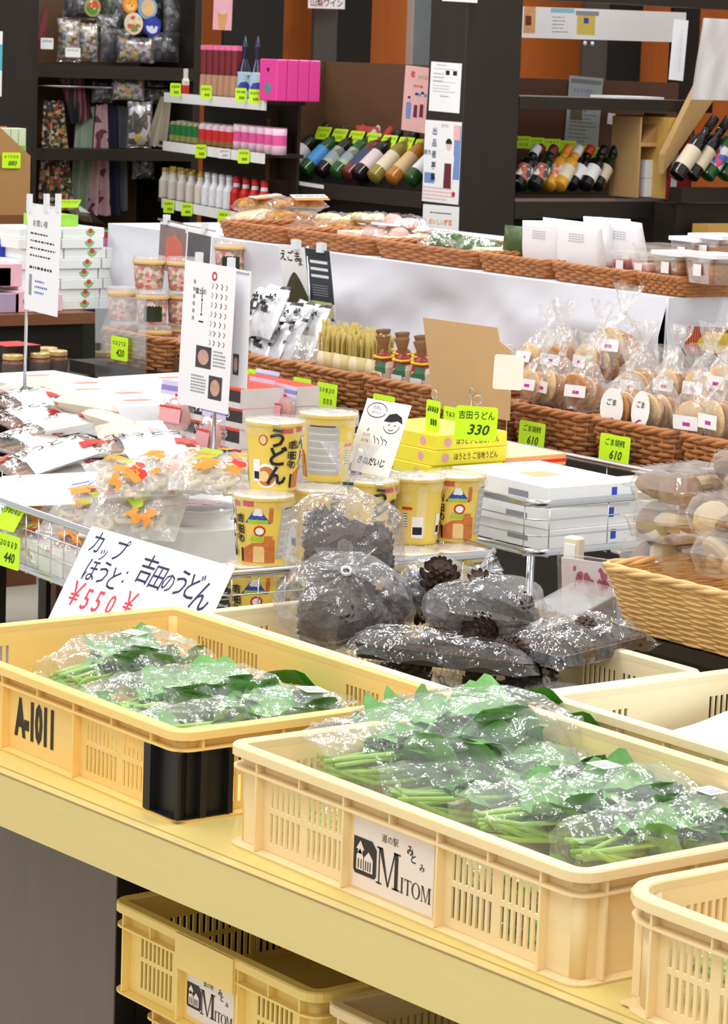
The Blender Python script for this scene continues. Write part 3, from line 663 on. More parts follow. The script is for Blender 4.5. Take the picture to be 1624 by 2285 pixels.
# ================================================================ wire racks
def wire_rack(name, label, x0, x1, y0, y1, z0, z1, loc, rz, rows_=2, pitch=.05):
    t = thing(name, label, 'wire rack', loc, rz); hx, hy = (x1-x0)/2, (y1-y0)/2; cx, cy = (x0+x1)/2, (y0+y1)/2; r = .035
    A = lambda z, e=0: [(cx+x, cy+y, z) for x, y in rrect(hx+e, hy+e, r, 5)]
    for nm, z in (('top_rail', z1), ('bottom_rail', z0+.008)):
        b = MB(); b.ring([(-.003, z-.006), (.003, z-.006), (.0045, z), (.003, z+.006), (-.003, z+.006), (-.0045, z)], hx, hy, r, 5, 0, True, T(cx, cy, 0)); b.build(nm, m_steel, t)
    b = MB()
    for k in range(rows_): b.tube(A(z0+.008+(z1-z0-.008)*(k+1)/(rows_+1)), .0013, 5, 0, True)
    n = int((2*hx-.04)/pitch)
    for i in range(n+1):
        x = cx-hx+.03+(2*hx-.06)*i/n; b.tube([(x, cy-hy, z1), (x, cy-hy, z0), (x, cy+hy, z0), (x, cy+hy, z1)], .0013, 5)
    n = int((2*hy-.04)/pitch)
    for i in range(n+1):
        y = cy-hy+.03+(2*hy-.06)*i/n; b.tube([(cx-hx, y, z1), (cx-hx, y, z0), (cx+hx, y, z0), (cx+hx, y, z1)], .0013, 5)
    b.build('wire_grid', m_steel, t)
    for sx in (-1, 1):
        for sy in (-1, 1):
            b = MB(); b.lathe([(.007, 0), (.007, z0)], 12, 0, True, T(cx+sx*(hx-.035), cy+sy*(hy-.05), 0)); b.build('leg', m_steel, t)
    b = MB(); b.ring([(-.003, .12), (.003, .12), (.003, .132), (-.003, .132)], hx-.02, hy-.02, r, 5, 0, True, T(cx, cy, 0)); b.build('lower_frame', m_steel, t)
    return t
F1 = .688; B1A = R(-4.4); o1 = PZ(480, 1283, .80)
wire_rack('wire_rack', 'low chrome wire rack holding noodle cups, bowls and noodle packs', 0, .545, 0, 1.25, F1, .80, (o1.x, o1.y, 0), B1A)
def L1(x, y, z): # rack coordinates to place
    return Vector((o1.x+x*cos(B1A)-y*sin(B1A), o1.y+x*sin(B1A)+y*cos(B1A), z))
F2 = .785
wire_rack('wire_rack', 'taller chrome wire rack behind the cups holding flat boxes', 3.07, 3.522, 3.60, 4.42, F2, .876, (0, 0, 0), 0, 2, .13)
# ================================================================ noodle cups
m_cupy = mat('cup_yellow', (240, 210, 96), .35, .05, 12, .5)
m_cupl = mat('cup_lid', (232, 226, 214), .25, .05, 10, .5)
m_cupc = mat('cup_cream', (240, 216, 150), .4, .04)
m_blue = mat('print_blue', (52, 82, 190), .4, .2, 60)
m_noodle = mat('printed_noodles', (240, 206, 140), .45, .15, 140, rgb2=None)
m_broth = mat('printed_broth', (206, 120, 60), .45, .3, 120)
m_green = mat('print_green', (170, 204, 60), .45, .2, 60)
m_sil = mat('silver_grey_panel', (190, 190, 190), .4, .06, 60)
CUPM = [m_cupy, m_cupl, m_ink, m_red, m_white, m_blue, m_noodle, m_broth, m_green, m_sil, m_cupc]
H_C, RT, RB = .1115, .0465, .0375
crad = lambda z: RB+(RT-RB)*z/H_C
def subdiv(vs, fs, mx):
    tri = []
    for f in fs:
        for k in range(1, len(f)-1): tri.append((vs[f[0]], vs[f[k]], vs[f[k+1]]))
    out = []
    while tri:
        a, c, d = tri.pop(); l = [math.dist(a, c), math.dist(c, d), math.dist(d, a)]; m = max(l)
        if m < mx: out.append((a, c, d)); continue
        k = l.index(m)
        if k == 1: a, c, d = c, d, a
        elif k == 2: a, c, d = d, a, c
        e = ((a[0]+c[0])/2, (a[1]+c[1])/2); tri += [(a, e, d), (e, c, d)]
    return out
def wrap(b, pts, fs, a0, z0, mi, lay, rad=crad, mx=.011):
    for t3 in subdiv(pts, fs, mx):
        v = []
        for x, y in t3: z = z0+y; r = rad(z)+.0003*lay+.0002; a = a0+x/r; v.append((r*cos(a), r*sin(a), z))
        b.add(v, [(0, 1, 2)], mi, True)
def wpoly(b, pts, a0, z0, mi, lay, rad=crad): wrap(b, pts, [tuple(range(len(pts)))], a0, z0, mi, lay, rad)
def wrect(b, w, h, a0, z0, mi, lay, rad=crad): wpoly(b, [(-w/2, -h/2), (w/2, -h/2), (w/2, h/2), (-w/2, h/2)], a0, z0, mi, lay, rad)
def wtext(b, s, size, a0, z0, mi, lay, bold=.02, rad=crad, shear=0):
    v, f = glyphs(s, bold, shear); wrap(b, [(x*size, y*size) for x, y in v], f, a0, z0, mi, lay, rad, .009)
def make_cup():
    t = thing('noodle_cup', 'yellow udon cup', 'noodle cup', (0, 0, 0))
    b = MB(); b.lathe([(RB-.002, 0), (RB, .001), (RT, H_C-.006), (RT+.0022, H_C-.0055), (RT+.0025, H_C-.001), (RT+.001, H_C)], 40, 0, True, None, True, False)
    # face one: big brush letters over a bowl
    a = 0
    wpoly(b, [(.019*cos(q*.4)-.004, .020*sin(q*.4)) for q in range(16)], a-.2, .026, 4, 1); wpoly(b, [(.015*cos(q*.4)-.004, .016*sin(q*.4)) for q in range(16)], a-.2, .025, 7, 2)
    wpoly(b, [(.009*cos(q*.6)-.008, .009*sin(q*.6)) for q in range(10)], a-.2, .025, 6, 3)
    for s, z, dx in (('う', .086, .0), ('ど', .056, .0), ('ん', .025, .0)): wtext(b, s, .034, a+dx+.10, z, 2, 9, .03)
    for s, z in (('吉', .076), ('田', .060), ('の', .046)): wtext(b, s, .012, a+.62, z, 2, 8, .02)
    wrect(b, .022, .008, a+.46, .099, 3, 2); wpoly(b, [(.008*cos(q*.6), .009*sin(q*.6)) for q in range(10)], a-.42, .084, 3, 2); wpoly(b, [(.006*cos(q*.6), .007*sin(q*.6)) for q in range(10)], a-.42, .084, 10, 3)
    wrect(b, .014, .036, a-.72, .034, 4, 2); wrect(b, .010, .012, a-.72, .026, 2, 3)
    # face two: mountain, dish, small brush letters
    a = 1.42
    wpoly(b, [(-.022, -.008), (.022, -.008), (.012, .004), (.005, .015), (-.004, .016), (-.012, .004)], a, .078, 5, 1); wpoly(b, [(-.009, .006), (-.004, .004), (0, .008), (.004, .004), (.009, .006), (.005, .016), (-.004, .017)], a, .078, 4, 2)
    wrect(b, .034, .006, a, .073, 8, 2); wrect(b, .007, .024, a+.48, .084, 7, 2); wrect(b, .020, .009, a-.36, .101, 3, 2)
    wpoly(b, [(.010*cos(q*.6), .009*sin(q*.6)) for q in range(10)], a+.08, .058, 3, 3); wpoly(b, [(.007*cos(q*.6), .006*sin(q*.6)) for q in range(10)], a+.08, .058, 4, 4)
    wpoly(b, [(-.028, -.020), (.028, -.020), (.028, .018), (.01, .014), (-.01, .012), (-.028, .0)], a+.02, .026, 7, 1); wrect(b, .018, .026, a+.06, .020, 6, 2)
    wpoly(b, [(-.014, 0), (.014, 0), (.010, .008), (-.010, .009)], a+.03, .042, 8, 3); wrect(b, .014, .020, a+.42, .040, 7, 3)
    for s, z in (('吉', .076), ('田', .058), ('の', .043)): wtext(b, s, .015, a-.66, z, 2, 8, .025)
    wrect(b, .004, .022, a-.68, .018, 2, 3)
    # face three: grey table of contents
    a = 2.95
    wrect(b, .058, .082, a, .054, 9, 1); wrect(b, .045, .0022, a, .093, 2, 2)
    for k in range(12): wrect(b, .05, .0012, a, .086-.006*k, 4 if k % 2 else 9, 2)
    # face four: plain, bar panel
    a = 4.35
    wrect(b, .018, .09, a+.32, .055, 10, 1); wrect(b, .020, .036, a+.18, .030, 4, 2); wrect(b, .016, .013, a+.18, .024, 2, 3); wrect(b, .006, .026, a-.32, .042, 4, 2)
    for k in range(6): wrect(b, .006, .0016, a-.32, .031+k*.0044, 2, 3)
    wpoly(b, [(.008*cos(q*.6), .008*sin(q*.6)) for q in range(10)], a-.28, .078, 10, 1); wrect(b, .018, .005, a-.26, .062, 3, 2)
    b.build('cup_body', CUPM, t)
    b = MB(); n = 40; lo = []
    for r, z in ((RT+.002, H_C-.0008), (RT+.0012, H_C+.0006), (RT*.7, H_C+.0022), (RT*.3, H_C+.003), (.0005, H_C+.0032)): lo.append([(r*cos(2*pi*i/n), r*sin(2*pi*i/n), z+.0006*sin(i*1.9+r*400)) for i in range(n)])
    b.loft(lo, 0, True); b.add([(RT-.01, -.008, H_C+.0015), (RT+.010, -.006, H_C-.001), (RT+.010, .006, H_C-.001), (RT-.01, .008, H_C+.0015)], [(0, 1, 2, 3)], 0)
    b.build('lid', [m_cupl, m_red, m_ink], t)
    fb = MB(); fb.lathe([(RT+.0035, H_C-.02), (RT+.0042, H_C-.004), (RT+.003, H_C+.004), (RT*.6, H_C+.0052), (.001, H_C+.006)], 32, 0, False, None, False, True)
    fb.build('shrink_film', film('cup_shrink', base=.05, edge=.45, rough=.08, bump=.5, bscale=40, milk=.03), t)
    KIDS[t.name] = list(t.children) or [o for o in bpy.data.objects if o.parent == t]; return t
VA = -127*pi/180   # angle that looks at the viewer
cup0 = make_cup(); first = [1]
LV = [F1, F1+.1122, F1+.2244]
def cup(px, py, lv, face, label, dx=0):
    z = LV[lv]+H_C; q = PZ(px, py, z); rz = VA-{'u': -0.15, 'm': 1.42, 'g': 2.95, 'b': 4.35}[face]+dx
    if first[0]: first[0] = 0; cup0.location = (q.x, q.y, LV[lv]); cup0.rotation_euler.z = rz; cup0['label'] = label; cup0['group'] = 'yellow udon cups'; return cup0
    return dup(cup0, (q.x, q.y, LV[lv]), rz, label, 'yellow udon cups')
cup(613, 937, 2, 'u', 'topmost yellow udon cup with big black brush letters, left stack', -.1)
cup(588, 1102, 1, 'm', 'yellow udon cup with the blue mountain, middle of the left stack', -.15)
cup(572, 1258, 0, 'm', 'bottom yellow udon cup of the left stack, behind the wire rail')
cup(733, 920, 2, 'g', 'topmost cup turned to its grey contents panel, second stack', -.2)
cup(708, 1088, 1, 'u', 'yellow cup under the grey panelled cup, mostly behind the tall pinecone bag', .5)
cup(692, 1245, 0, 'm', 'bottom cup of the second stack, behind the pinecone bags', .3)
cup(826, 1070, 1, 'u', 'yellow udon cup below the doodle sign, right of the tall pinecone bag', .15)
cup(808, 1240, 0, 'm', 'bottom cup of the third stack, behind the tall pinecone bag')
cup(930, 1062, 1, 'b', 'yellow cup turned to its plain side with a black and white panel', -.1)
cup(915, 1229, 0, 'm', 'bottom cup under the plain sided cup, red and yellow rim just above the rail', .2)
cup(1022, 1058, 1, 'm', 'rightmost yellow udon cup with the blue mountain, beside the white boxes')
cup(1020, 1224, 0, 'm', 'bottom cup at the right end of the wire rack, under the mountain cup', -.4)
# ================================================================ white bowls
m_bowl = mat('white_bowl_plastic', (238, 236, 238), .3, .02, 10, .5)
m_pink = mat('pink_print', (236, 170, 176), .5, .1)
def bowl(label, q, seed):
    t = thing('noodle_bowl', label, 'bowl', q, 0, 'stacked white noodle bowls')
    b = MB(); b.lathe([(.046, 0), (.050, .002), (.062, .044), (.068, .048), (.070, .056), (.067, .057), (.064, .05)], 40, 0, True, None, True, False); b.build('bowl', m_bowl, t)
    b = MB(); n = 40; lo = []; rn = random.Random(seed)
    for r, z in ((.071, .050), (.0705, .058), (.064, .0595), (.04, .0605), (.001, .0612)): lo.append([(r*cos(2*pi*i/n), r*sin(2*pi*i/n), z+rn.uniform(-.0012, .0012)) for i in range(n)])
    b.loft(lo, 0, False); b.build('lid_film', film('bowl_film', tint=(.98, .96, .96), base=.1, edge=.4, rough=.1, bump=.4, bscale=30, milk=.22), t)
    b = MB(); b.lathe([(.001, .046), (.063, .046)], 24, 0, False); b.build('noodles', mat('pale_noodles', (236, 226, 200), .5, .2, 90, bump=.5, bscale=120), t)
    b = MB(); b.ring([(-.006, .0612), (.003, .0608)], .044, .012, .011, 5, 0, False); b.build('printed_band', m_pink, t)
    return t
q = PZ(440, 1128, F1+.115); bowl('upper white noodle bowl of the stacked pair', (q.x, q.y, F1+.058), 1); bowl('lower white noodle bowl under the other bowl', (q.x+.01, q.y-.01, F1), 2)
# ================================================================ noodle packs
m_pk = mat('pack_white_print', (242, 240, 238), .3, .03, 20, .5)
m_pkb = mat('pack_beige', (224, 214, 194), .35, .14, 30, .4)
m_strand = mat('brown_dry_noodles', (176, 122, 70), .5, .35, 120, .3, stretch=(1, 8, 8))
m_pfilm = film('pack_film', base=.07, edge=.5, rough=.1, bump=.5, bscale=40, milk=.04)
def pillow(b, L, W, H, mi=lambda u, v: 0, nu=20, nv=12, seed=0, wr=.003):
    for sg in (1, -1):
        g = []
        for i in range(nu+1):
            u = i/nu*2-1; r = []
            for j in range(nv+1):
                v = j/nv*2-1; hh = H/2*(1-abs(u)**5)*(max(0, 1-abs(v)**2.6))
                e = (1-abs(u)**8)*(1-abs(v)**8)
                r.append((u*L/2, v*W/2*(1-.05*(1-abs(u))), sg*(hh+e*wr*(NZ.noise(Vector((u*5+seed, v*3, sg*2.)))+.6*NZ.noise(Vector((u*12, v*9+seed, sg*1.)))))))
            g.append(r)
        o = len(b.v); vs = [p for r in g for p in r]; fs = []; n = nv+1
        b.v += vs
        for i in range(nu):
            for j in range(nv):
                f = (o+i*n+j, o+(i+1)*n+j, o+(i+1)*n+j+1, o+i*n+j+1)
                b.f.append(f if sg > 0 else f[::-1]); b.m.append(mi((i+.5)/nu*2-1, (j+.5)/nv*2-1)); b.sm.append(True)
def between(o, p0, p1, roll=0):
    d = Vector(p1)-Vector(p0); o.location = (Vector(p0)+Vector(p1))/2; L = d.length
    o.rotation_euler = (Matrix.Rotation(math.atan2(d.y, d.x), 3, 'Z') @ Matrix.Rotation(-math.asin(d.z/L), 3, 'Y') @ Matrix.Rotation(roll, 3, 'X')).to_euler(); return L
def noodle_pack(label, a, c, x0, dd, W=.12, H=.035, beige=False, seed=0, roll=0, dz=0):
    p0 = PX(a[0], a[1], x0); d0 = (p0-CPOS).dot(CD); p1 = PD(c[0], c[1], d0+dd); p0.z += dz; p1.z += dz
    t = thing('noodle_pack', label, 'noodle pack', (0, 0, 0), 0, 'bagged flat noodles'); L = between(t, p0, p1, roll); rn = random.Random(seed)
    b = MB()
    pillow(b, L, W, H, (lambda u, v: 1) if beige else (lambda u, v: 0 if -.62 < u < .66 else 1), 22, 12, seed)
    zt = lambda x, y: H/2*(1-abs(x*2/L)**5)*(1-abs(y*2/W)**2.6)+.004
    if not beige:
        v, f = glyphs('ほうとう', .015); s = W*.24
        b.add([(x*s*1.15-L*.02, y*s+W*.02, zt(x*s-L*.02, y*s)) for x, y in v], f, 2)
        for x0_, x1_, y in ((-.44, -.32, .26), (.22, .46, -.28)):
            n = 6; g = [[(L*(x0_+(x1_-x0_)*i/n), W*(y+k*.07), zt(L*(x0_+(x1_-x0_)*i/n), W*(y+k*.07))) for k in (-1, 1)] for i in range(n+1)]; b.loft(g, 3, False, False)
    b.build('pouch', [m_pk, m_pfilm if not beige else m_pkb, m_ink, m_red], t)
    b = MB()
    for k in range(18):
        y = (k/17-.5)*W*.72; z = rn.uniform(-.3, .3)*H*.5
        b.tube([(-L*.44+L*.88*i/6, y+rn.uniform(-.003, .003), z*.8) for i in range(7)], .0028, 5)
    b.build('noodles', m_strand, t); return t
NP = [((5, 1040), (222, 968), 2.56, .10, 0, 'front left pack of flat noodles, widest, red and black print'),
      ((15, 1068), (236, 1025), 2.58, .10, 0, 'pack of flat noodles underneath the front left one'),
      ((228, 985), (440, 975), 2.74, .05, 0, 'right hand pack of flat noodles nearest the sign pole'),
      ((240, 1022), (470, 1015), 2.70, .04, 0, 'pack of flat noodles below the right hand one, just behind the orange printed bags'),
      ((0, 985), (110, 955), 2.66, .12, 0, 'pack of flat noodles at the left edge above the widest one'),
      ((35, 955), (205, 925), 2.72, .10, 0, 'pack of flat noodles in the middle of the left pile'),
      ((0, 930), (120, 908), 2.80, .08, 0, 'pack of flat noodles near the back of the pile at the left edge'),
      ((100, 925), (240, 938), 2.82, .02, 0, 'pack of flat noodles above the right end of the widest one'),
      ((0, 888), (118, 872), 2.92, .08, 0, 'rearmost white pack of flat noodles at the left edge'),
      ((120, 882), (262, 905), 2.92, .0, 1, 'beige wrapped pack lying along the white flat boxes'),
      ((15, 862), (130, 850), 3.0, .06, 1, 'beige wrapped pack at the foot of the left sign pole'),
      ((185, 908), (312, 948), 2.86, .0, 1, 'beige wrapped pack sloping down right of the pile'),
      ((215, 950), (345, 960), 2.80, .02, 1, 'beige wrapped pack half under the right hand noodle pack')]
for i, (a, c, x0, dd, be, lb) in enumerate(NP): noodle_pack(lb, a, c, x0, dd, .125 if not be else .10, .036, bool(be), i*3+1, R(-8 if i % 2 else 6), -.012)
# stock under the pile so that it rests on something
for i, (x, y) in enumerate(((.10, .72), (.11, 1.06), (.31, .66), (.32, 1.02), (.46, .75), (.44, 1.07))):
    q = L1(x, y, F1); cbox('carton', 'white carton under the pile of flat noodle packs', 'carton', q, .17, .30, .055 if x < .2 else (.085 if x < .4 else .10), B1A, [m_white], None, 'cartons under the noodle packs')
# orange printed bags with tan noodles
m_orange = mat('orange_print', (246, 150, 50), .4, .1, 40)
m_tan = mat('tan_noodles', (240, 226, 194), .5, .12, 60, .3, bump=.6, bscale=70)
m_tanb = mat('brown_tan_noodles', (196, 146, 92), .5, .3, 60, .3, bump=.6, bscale=70)
m_obag = film('orange_bag_film', tint=(1, .99, .97), base=.04, edge=.45, rough=.1, bump=.6, bscale=30, milk=.24)
def noodle_bag(label, px, py, x0, L, W, H, rz, seed, rx=0, tan=None, full=True):
    q = PX(px, py, x0); t = thing('fresh_noodle_bag', label, 'noodle bag', q, (rx, 0, rz), 'orange printed noodle bags'); rn = random.Random(seed)
    b = MB()
    for k in range(26):
        x0_, y0_, z0_ = rn.uniform(-.28, .28)*L, rn.uniform(-.28, .28)*W, rn.uniform(-.25, .12)*H; a0 = rn.uniform(0, 6); rr = rn.uniform(.05, .13)*L
        b.tube([(x0_+rr*cos(a0+q_*.7), y0_+rr*.7*sin(a0+q_*.7), z0_+.004*sin(q_*1.1+k)) for q_ in range(9)], .0052, 6)
    b.build('noodles', tan or m_tan, t)
    b = MB(); pillow(b, L, W, H, lambda u, v: 0, 20, 14, seed, .007); b.build('film', m_obag, t)
    b = MB(); zt = lambda x, y: H/2*(1-abs(x*2/L)**5)*(1-abs(y*2/W)**2.6)+.009
    def pt(x, y): return (x, y, zt(x, y))
    for k in range(9):
        cx, cy = rn.uniform(-.34, .3)*L, rn.uniform(-.36, .36)*W; r = rn.uniform(.09, .17)*L; ph = rn.uniform(0, 6); n = 12
        ring_ = [pt(max(-.48*L, min(.48*L, cx+r*(.7+.5*sin(a*2*pi/n*3+ph))*cos(a*2*pi/n))), max(-.48*W, min(.48*W, cy+r*.8*(.7+.5*sin(a*2*pi/n*2+ph))*sin(a*2*pi/n)))) for a in range(n)]
        b.add([pt(cx, cy)]+ring_, [(0, a+1, (a+1) % n+1) for a in range(n)], (0, 0, 1, 0, 2, 0, 0, 1, 0)[k])
    b.build('print', [m_orange, m_green, m_red], t); return t
NB = [(295, 1070, 2.63, .15, .12, .06, .4, 1, 'orange printed noodle bag left of the bowls, at the back'), (383, 1058, 2.70, .14, .12, .055, .1, 2, 'orange printed noodle bag directly above the upper bowl'),
      (488, 1056, 2.72, .17, .12, .06, .0, 3, 'rightmost orange printed noodle bag beside the topmost cup'), (105, 1135, 2.61, .15, .11, .05, .3, 4, 'orange printed noodle bag in the left corner by the lime card'),
      (208, 1150, 2.60, .17, .13, .07, -.5, 5, 'orange printed noodle bag behind the big handwritten sign'), (300, 1150, 2.63, .17, .13, .07, -.2, 6, 'orange printed noodle bag left of the lower bowl')]
for px, py, x0, L, W, H, rz, sd, lb in NB: noodle_bag(lb, px, py, x0, L, W, H, rz-.6, sd, R(30 if py > 1100 else 22))
for i, (px, py, x0) in enumerate(((110, 1215, 2.50), (60, 1195, 2.51), (165, 1232, 2.49))):
    noodle_bag(('brown noodle bag behind the wires, %s of three' % ('middle', 'leftmost', 'rightmost')[i]), px, py, x0+.075, .15, .11, .055, .2+i*.3, 20+i, R(25), m_tanb)
def pr(b, w, h): b.stroke([(w*.2, h*.1), (w*.33, h*.2)], .004, Z3(0, 0), 1); b.stroke([(w*.28, -.02), (w*.4, .03)], .004, Z3(0, 0), 1)
a = PX(5, 1062, 2.56); c = PX(262, 1050, 2.66)
sheet('paper_sheet', 'white paper sheet lying flat behind the front rail', 'paper', a, c, .10, (.6, .1, .35), pr, [m_paper, m_blue])
# big handwritten sign clipped to the rail
tl, tr = PX(205, 1173, 2.485), PX(524, 1266, 2.452)
m_pen = mat('navy_marker', (42, 44, 92), .5); m_penr = mat('red_marker', (232, 70, 84), .5)
def pr(b, w, h):
    for s, x, y, z in (('カ', -.42, .37, .095), ('ッ', -.345, .31, .065), ('プ', -.245, .36, .095), ('ほ', -.38, .15, .10), ('う', -.285, .16, .10), ('と', -.20, .14, .10), ('：', -.11, .19, .07), ('吉', -.01, .28, .115), ('田', .085, .25, .10), ('の', .165, .24, .085), ('う', .245, .26, .11), ('ど', .325, .26, .11), ('ん', .41, .21, .125)):
        b.text(s, z*w/1.02, Z3(x*w*.96-.004, y*h), 1, .002, .15)
    for s, x, y, z in (('￥', -.40, -.06, .11), ('5', -.31, -.07, .10), ('5', -.23, -.06, .10), ('0', -.14, -.05, .09), ('￥', -.03, .0, .10), ('-', .07, .0, .08)): b.text(s, z*w/.9, Z3(x*w, y*h), 2, .006, .1)
sheet('handwritten_sign', 'large white handwritten sign for cup noodles clipped to the front rack', 'sign', tl, tr, .215, (.10, 0, .19), pr, [m_paper, m_pen, m_penr])
card('lime card reading 440 hung on the left end of the front rack', PX(-4, 1186, 2.47), .078, .058, '440', 'X', .05, 3)
card('blank looking lime card lying behind the left end of the front rail', PX(15, 1120, 2.52), .07, .05, ' ', 'X', .6, 4)
# ================================================================ goods on the taller rack
def pr_small(b, sx, sy, sz):
    b.add([(-sx/2-.0003, -sy*.1, sz*.3), (-sx/2-.0003, -sy*.3, sz*.3), (-sx/2-.0003, -sy*.3, sz*.6), (-sx/2-.0003, -sy*.1, sz*.6)], [(0, 1, 2, 3)], 3)
    b.add([(sx*.2, -sy/2-.0003, sz*.35), (sx*.26, -sy/2-.0003, sz*.35), (sx*.26, -sy/2-.0003, sz*.8), (sx*.2, -sy/2-.0003, sz*.8)], [(0, 1, 2, 3)], 1)
    b.add([(-sx*.2, -sy*.1, sz+.0003), (sx*.1, -sy*.1, sz+.0003), (sx*.1, sy*.1, sz+.0003), (-sx*.2, sy*.1, sz+.0003)], [(0, 1, 2, 3)], 2)
mwb = [m_white, m_blue, m_orange, m_grey]
for i, (dx, dy, h, rz, n) in enumerate(((0, 0, .045, 0, 'bottom'), (-.006, .004, .045, R(2), 'middle'), (.0, .0, .044, R(-1), 'topmost'))):
    cbox('flat_box', 'plain white flat box, %s of the stack at the end of the taller wire rack' % n, 'box', (3.225+dx, 3.765+dy, F2+.002+.0372*i), .20, .27, h-.008, rz, mwb, pr_small, 'white flat boxes')
for i, n in enumerate(('lower', 'upper')):
    cbox('flat_box', 'plain white flat box, %s of the two behind the right end of the taller rack' % n, 'box', (3.44, 3.75, F2+.002+.0372*i), .20, .25, .037, R(i), mwb, pr_small, 'white flat boxes')
m_yel = mat('box_yellow', (246, 230, 60), .4, .05, 14, .4); m_yel2 = mat('box_yellow_pale', (250, 240, 130), .4, .05)
def pr_yel(b, sx, sy, sz):
    b.text('ほうとう ご当地うどん', sz*.5, FY(sx*.08, -sy/2-.0003, sz*.5), 1, .01, 0, sx*.6)
    b.prism([(sz*.32*cos(k*.63), sz*.32*sin(k*.63)) for k in range(10)], 0, .0002, 2, FY(-sx*.34, -sy/2-.0002, sz*.5))
    b.text('うどん', sz*.5, FX(-sx/2-.0003, sy*.1, sz*.5), 1, .01); b.prism([(sz*.3*cos(k*.63), sz*.3*sin(k*.63)) for k in range(10)], 0, .0002, 2, FX(-sx/2-.0002, -sy*.32, sz*.5))
q = PX(960, 1048, 3.10); n8 = 0
proto = None
for i in range(6):
    lb = 'yellow noodle box, %s layer from the top of the yellow stack behind the cups' % ORD[5-i]
    if proto is None: proto = cbox('noodle_box', lb, 'box', (q.x+.085, q.y+.10, F2+.002), .165, .21, .0268, 0, [m_yel, m_ink, m_pink], pr_yel, 'yellow noodle boxes')
    else: redup(proto, (q.x+.085+(i % 3-1)*.003, q.y+.10+(i % 2)*.003, F2+.002+.0272*i), R((i % 3-1)*1.5), lb)
m_orb = mat('box_orange_red', (222, 70, 40), .4, .08)
def pr_red(b, sx, sy, sz):
    b.text('ほうとう', sz*.62, FY(0, -sy/2-.0003, sz*.5), 1, .02, 0, sx*.5); b.text('ほうとう', sz*.62, FX(-sx/2-.0003, 0, sz*.5), 1, .02, 0, sy*.5)
for i, (x, y, z, w) in enumerate(((3.36, 4.04, F2+.002, 'lower'), (3.37, 4.05, F2+.037, 'upper'))):
    cbox('flat_box', 'flat orange red box with white print, %s of two between yellow boxes and rack rail' % w, 'box', (x, y, z+.012), .16, .22, .034, R(3*i), [m_orb, m_white], pr_red, 'orange red boxes')
cbox('flat_box', 'cream and orange striped box lying on the orange red boxes', 'box', (3.385, 4.08, F2+.085), .15, .2, .022, R(2), [mat('cream_orange_box', (240, 190, 130), .4, .1, 10), m_orb], lambda b, sx, sy, sz: b.box(-sx/2-.0004, sx/2+.0004, -sy/2-.0004, sy/2+.0004, sz*.3, sz*.6, 1), 'orange red boxes')
cbox('carton', 'plain carton beneath the orange red boxes', 'carton', (3.37, 4.05, F2+.001), .15, .2, .012, 0, [m_tan], None)
# black and red boxes left of the cups
m_bkb = mat('box_black', (38, 30, 32), .4, .15)
def pr_bk(b, sx, sy, sz):
    b.text('やまなしほうとう', sz*.40, FX(-sx/2-.0003, 0, sz*.62), 1, .02, 0, sy*.8); b.box(-sx/2-.0003, -sx/2, -sy/2, sy/2, sz*.0, sz*.30, 3); b.box(-sx/2-.0004, -sx/2, -sy/2, sy/2, sz*.88, sz, 2)
    b.box(-sx/2, sx/2, -sy/2, sy/2, sz, sz+.0004, 2); b.box(-sx/2, sx/2, -sy/2-.0004, -sy/2, 0, sz, 3)
q = PX(545, 1035, 3.03)
for i in range(5):
    cbox('noodle_box', 'black and red noodle box, %s from the bottom of the stack left of the cups' % ORD[i], 'box', (q.x+.09, q.y+.115, F2+.002+.0385*i), .18, .20, .038, R((i % 2)*2-1), [m_bkb, m_white, m_orb, mat('box_pale_grey', (220, 214, 214), .45)], pr_bk, 'black and red noodle boxes')
# white flat boxes on a low table at the back left
tb = thing('low_table', 'low dark table carrying the white flat boxes behind the noodle packs', 'table', (3.3, 5.1, 0))
b = MB(); b.box(-.20, .26, -.24, .85, .80, .82); b.build('table_top', m_dark, tb)
for x in (-.18, .22):
    for y in (-.2, .8): b = MB(); b.box(x-.012, x+.012, y-.012, y+.012, 0, .80); b.build('leg', m_brown, tb)
def pr_oval(b, sx, sy, sz):
    for cx, cy in ((-.12, -.2), (.1, .22)):
        b.prism([(cx*sx+.035*cos(k*.4), cy*sy+.017*sin(k*.4)) for k in range(16)], sz, sz+.0004, 2)
    b.add([(-sx/2-.0004, sy*.4, sz*.1), (-sx/2-.0004, -sy*.35, sz*.1), (-sx/2-.0004, -sy*.35, sz*.45), (-sx/2-.0004, sy*.4, sz*.45)], [(0, 1, 2, 3)], 3)
mov = [m_white, m_ink, mat('salmon_print', (214, 150, 130), .5, .2, 60), mat('faint_pink_grey', (222, 206, 210), .5)]
for i, (px, py, nm) in enumerate(((200, 862, 'middle'), (300, 885, 'right hand'), (95, 845, 'left hand'), (400, 850, 'rear right'))):
    q = PX(px, py, (3.24, 3.16, 3.30, 3.40)[i])
    cbox('flat_box', 'white flat box with salmon oval print, %s one behind the noodle packs' % nm, 'box', (q.x, q.y, q.z-.05), .24, .27, .05, R(-3+i*3), mov, pr_oval, 'white boxes with oval print')
    cbox('carton', 'white carton under the %s oval print box' % nm, 'carton', (q.x, q.y, .821), .23, .26, q.z-.05-.8215, R(-3+i*3), [m_white])
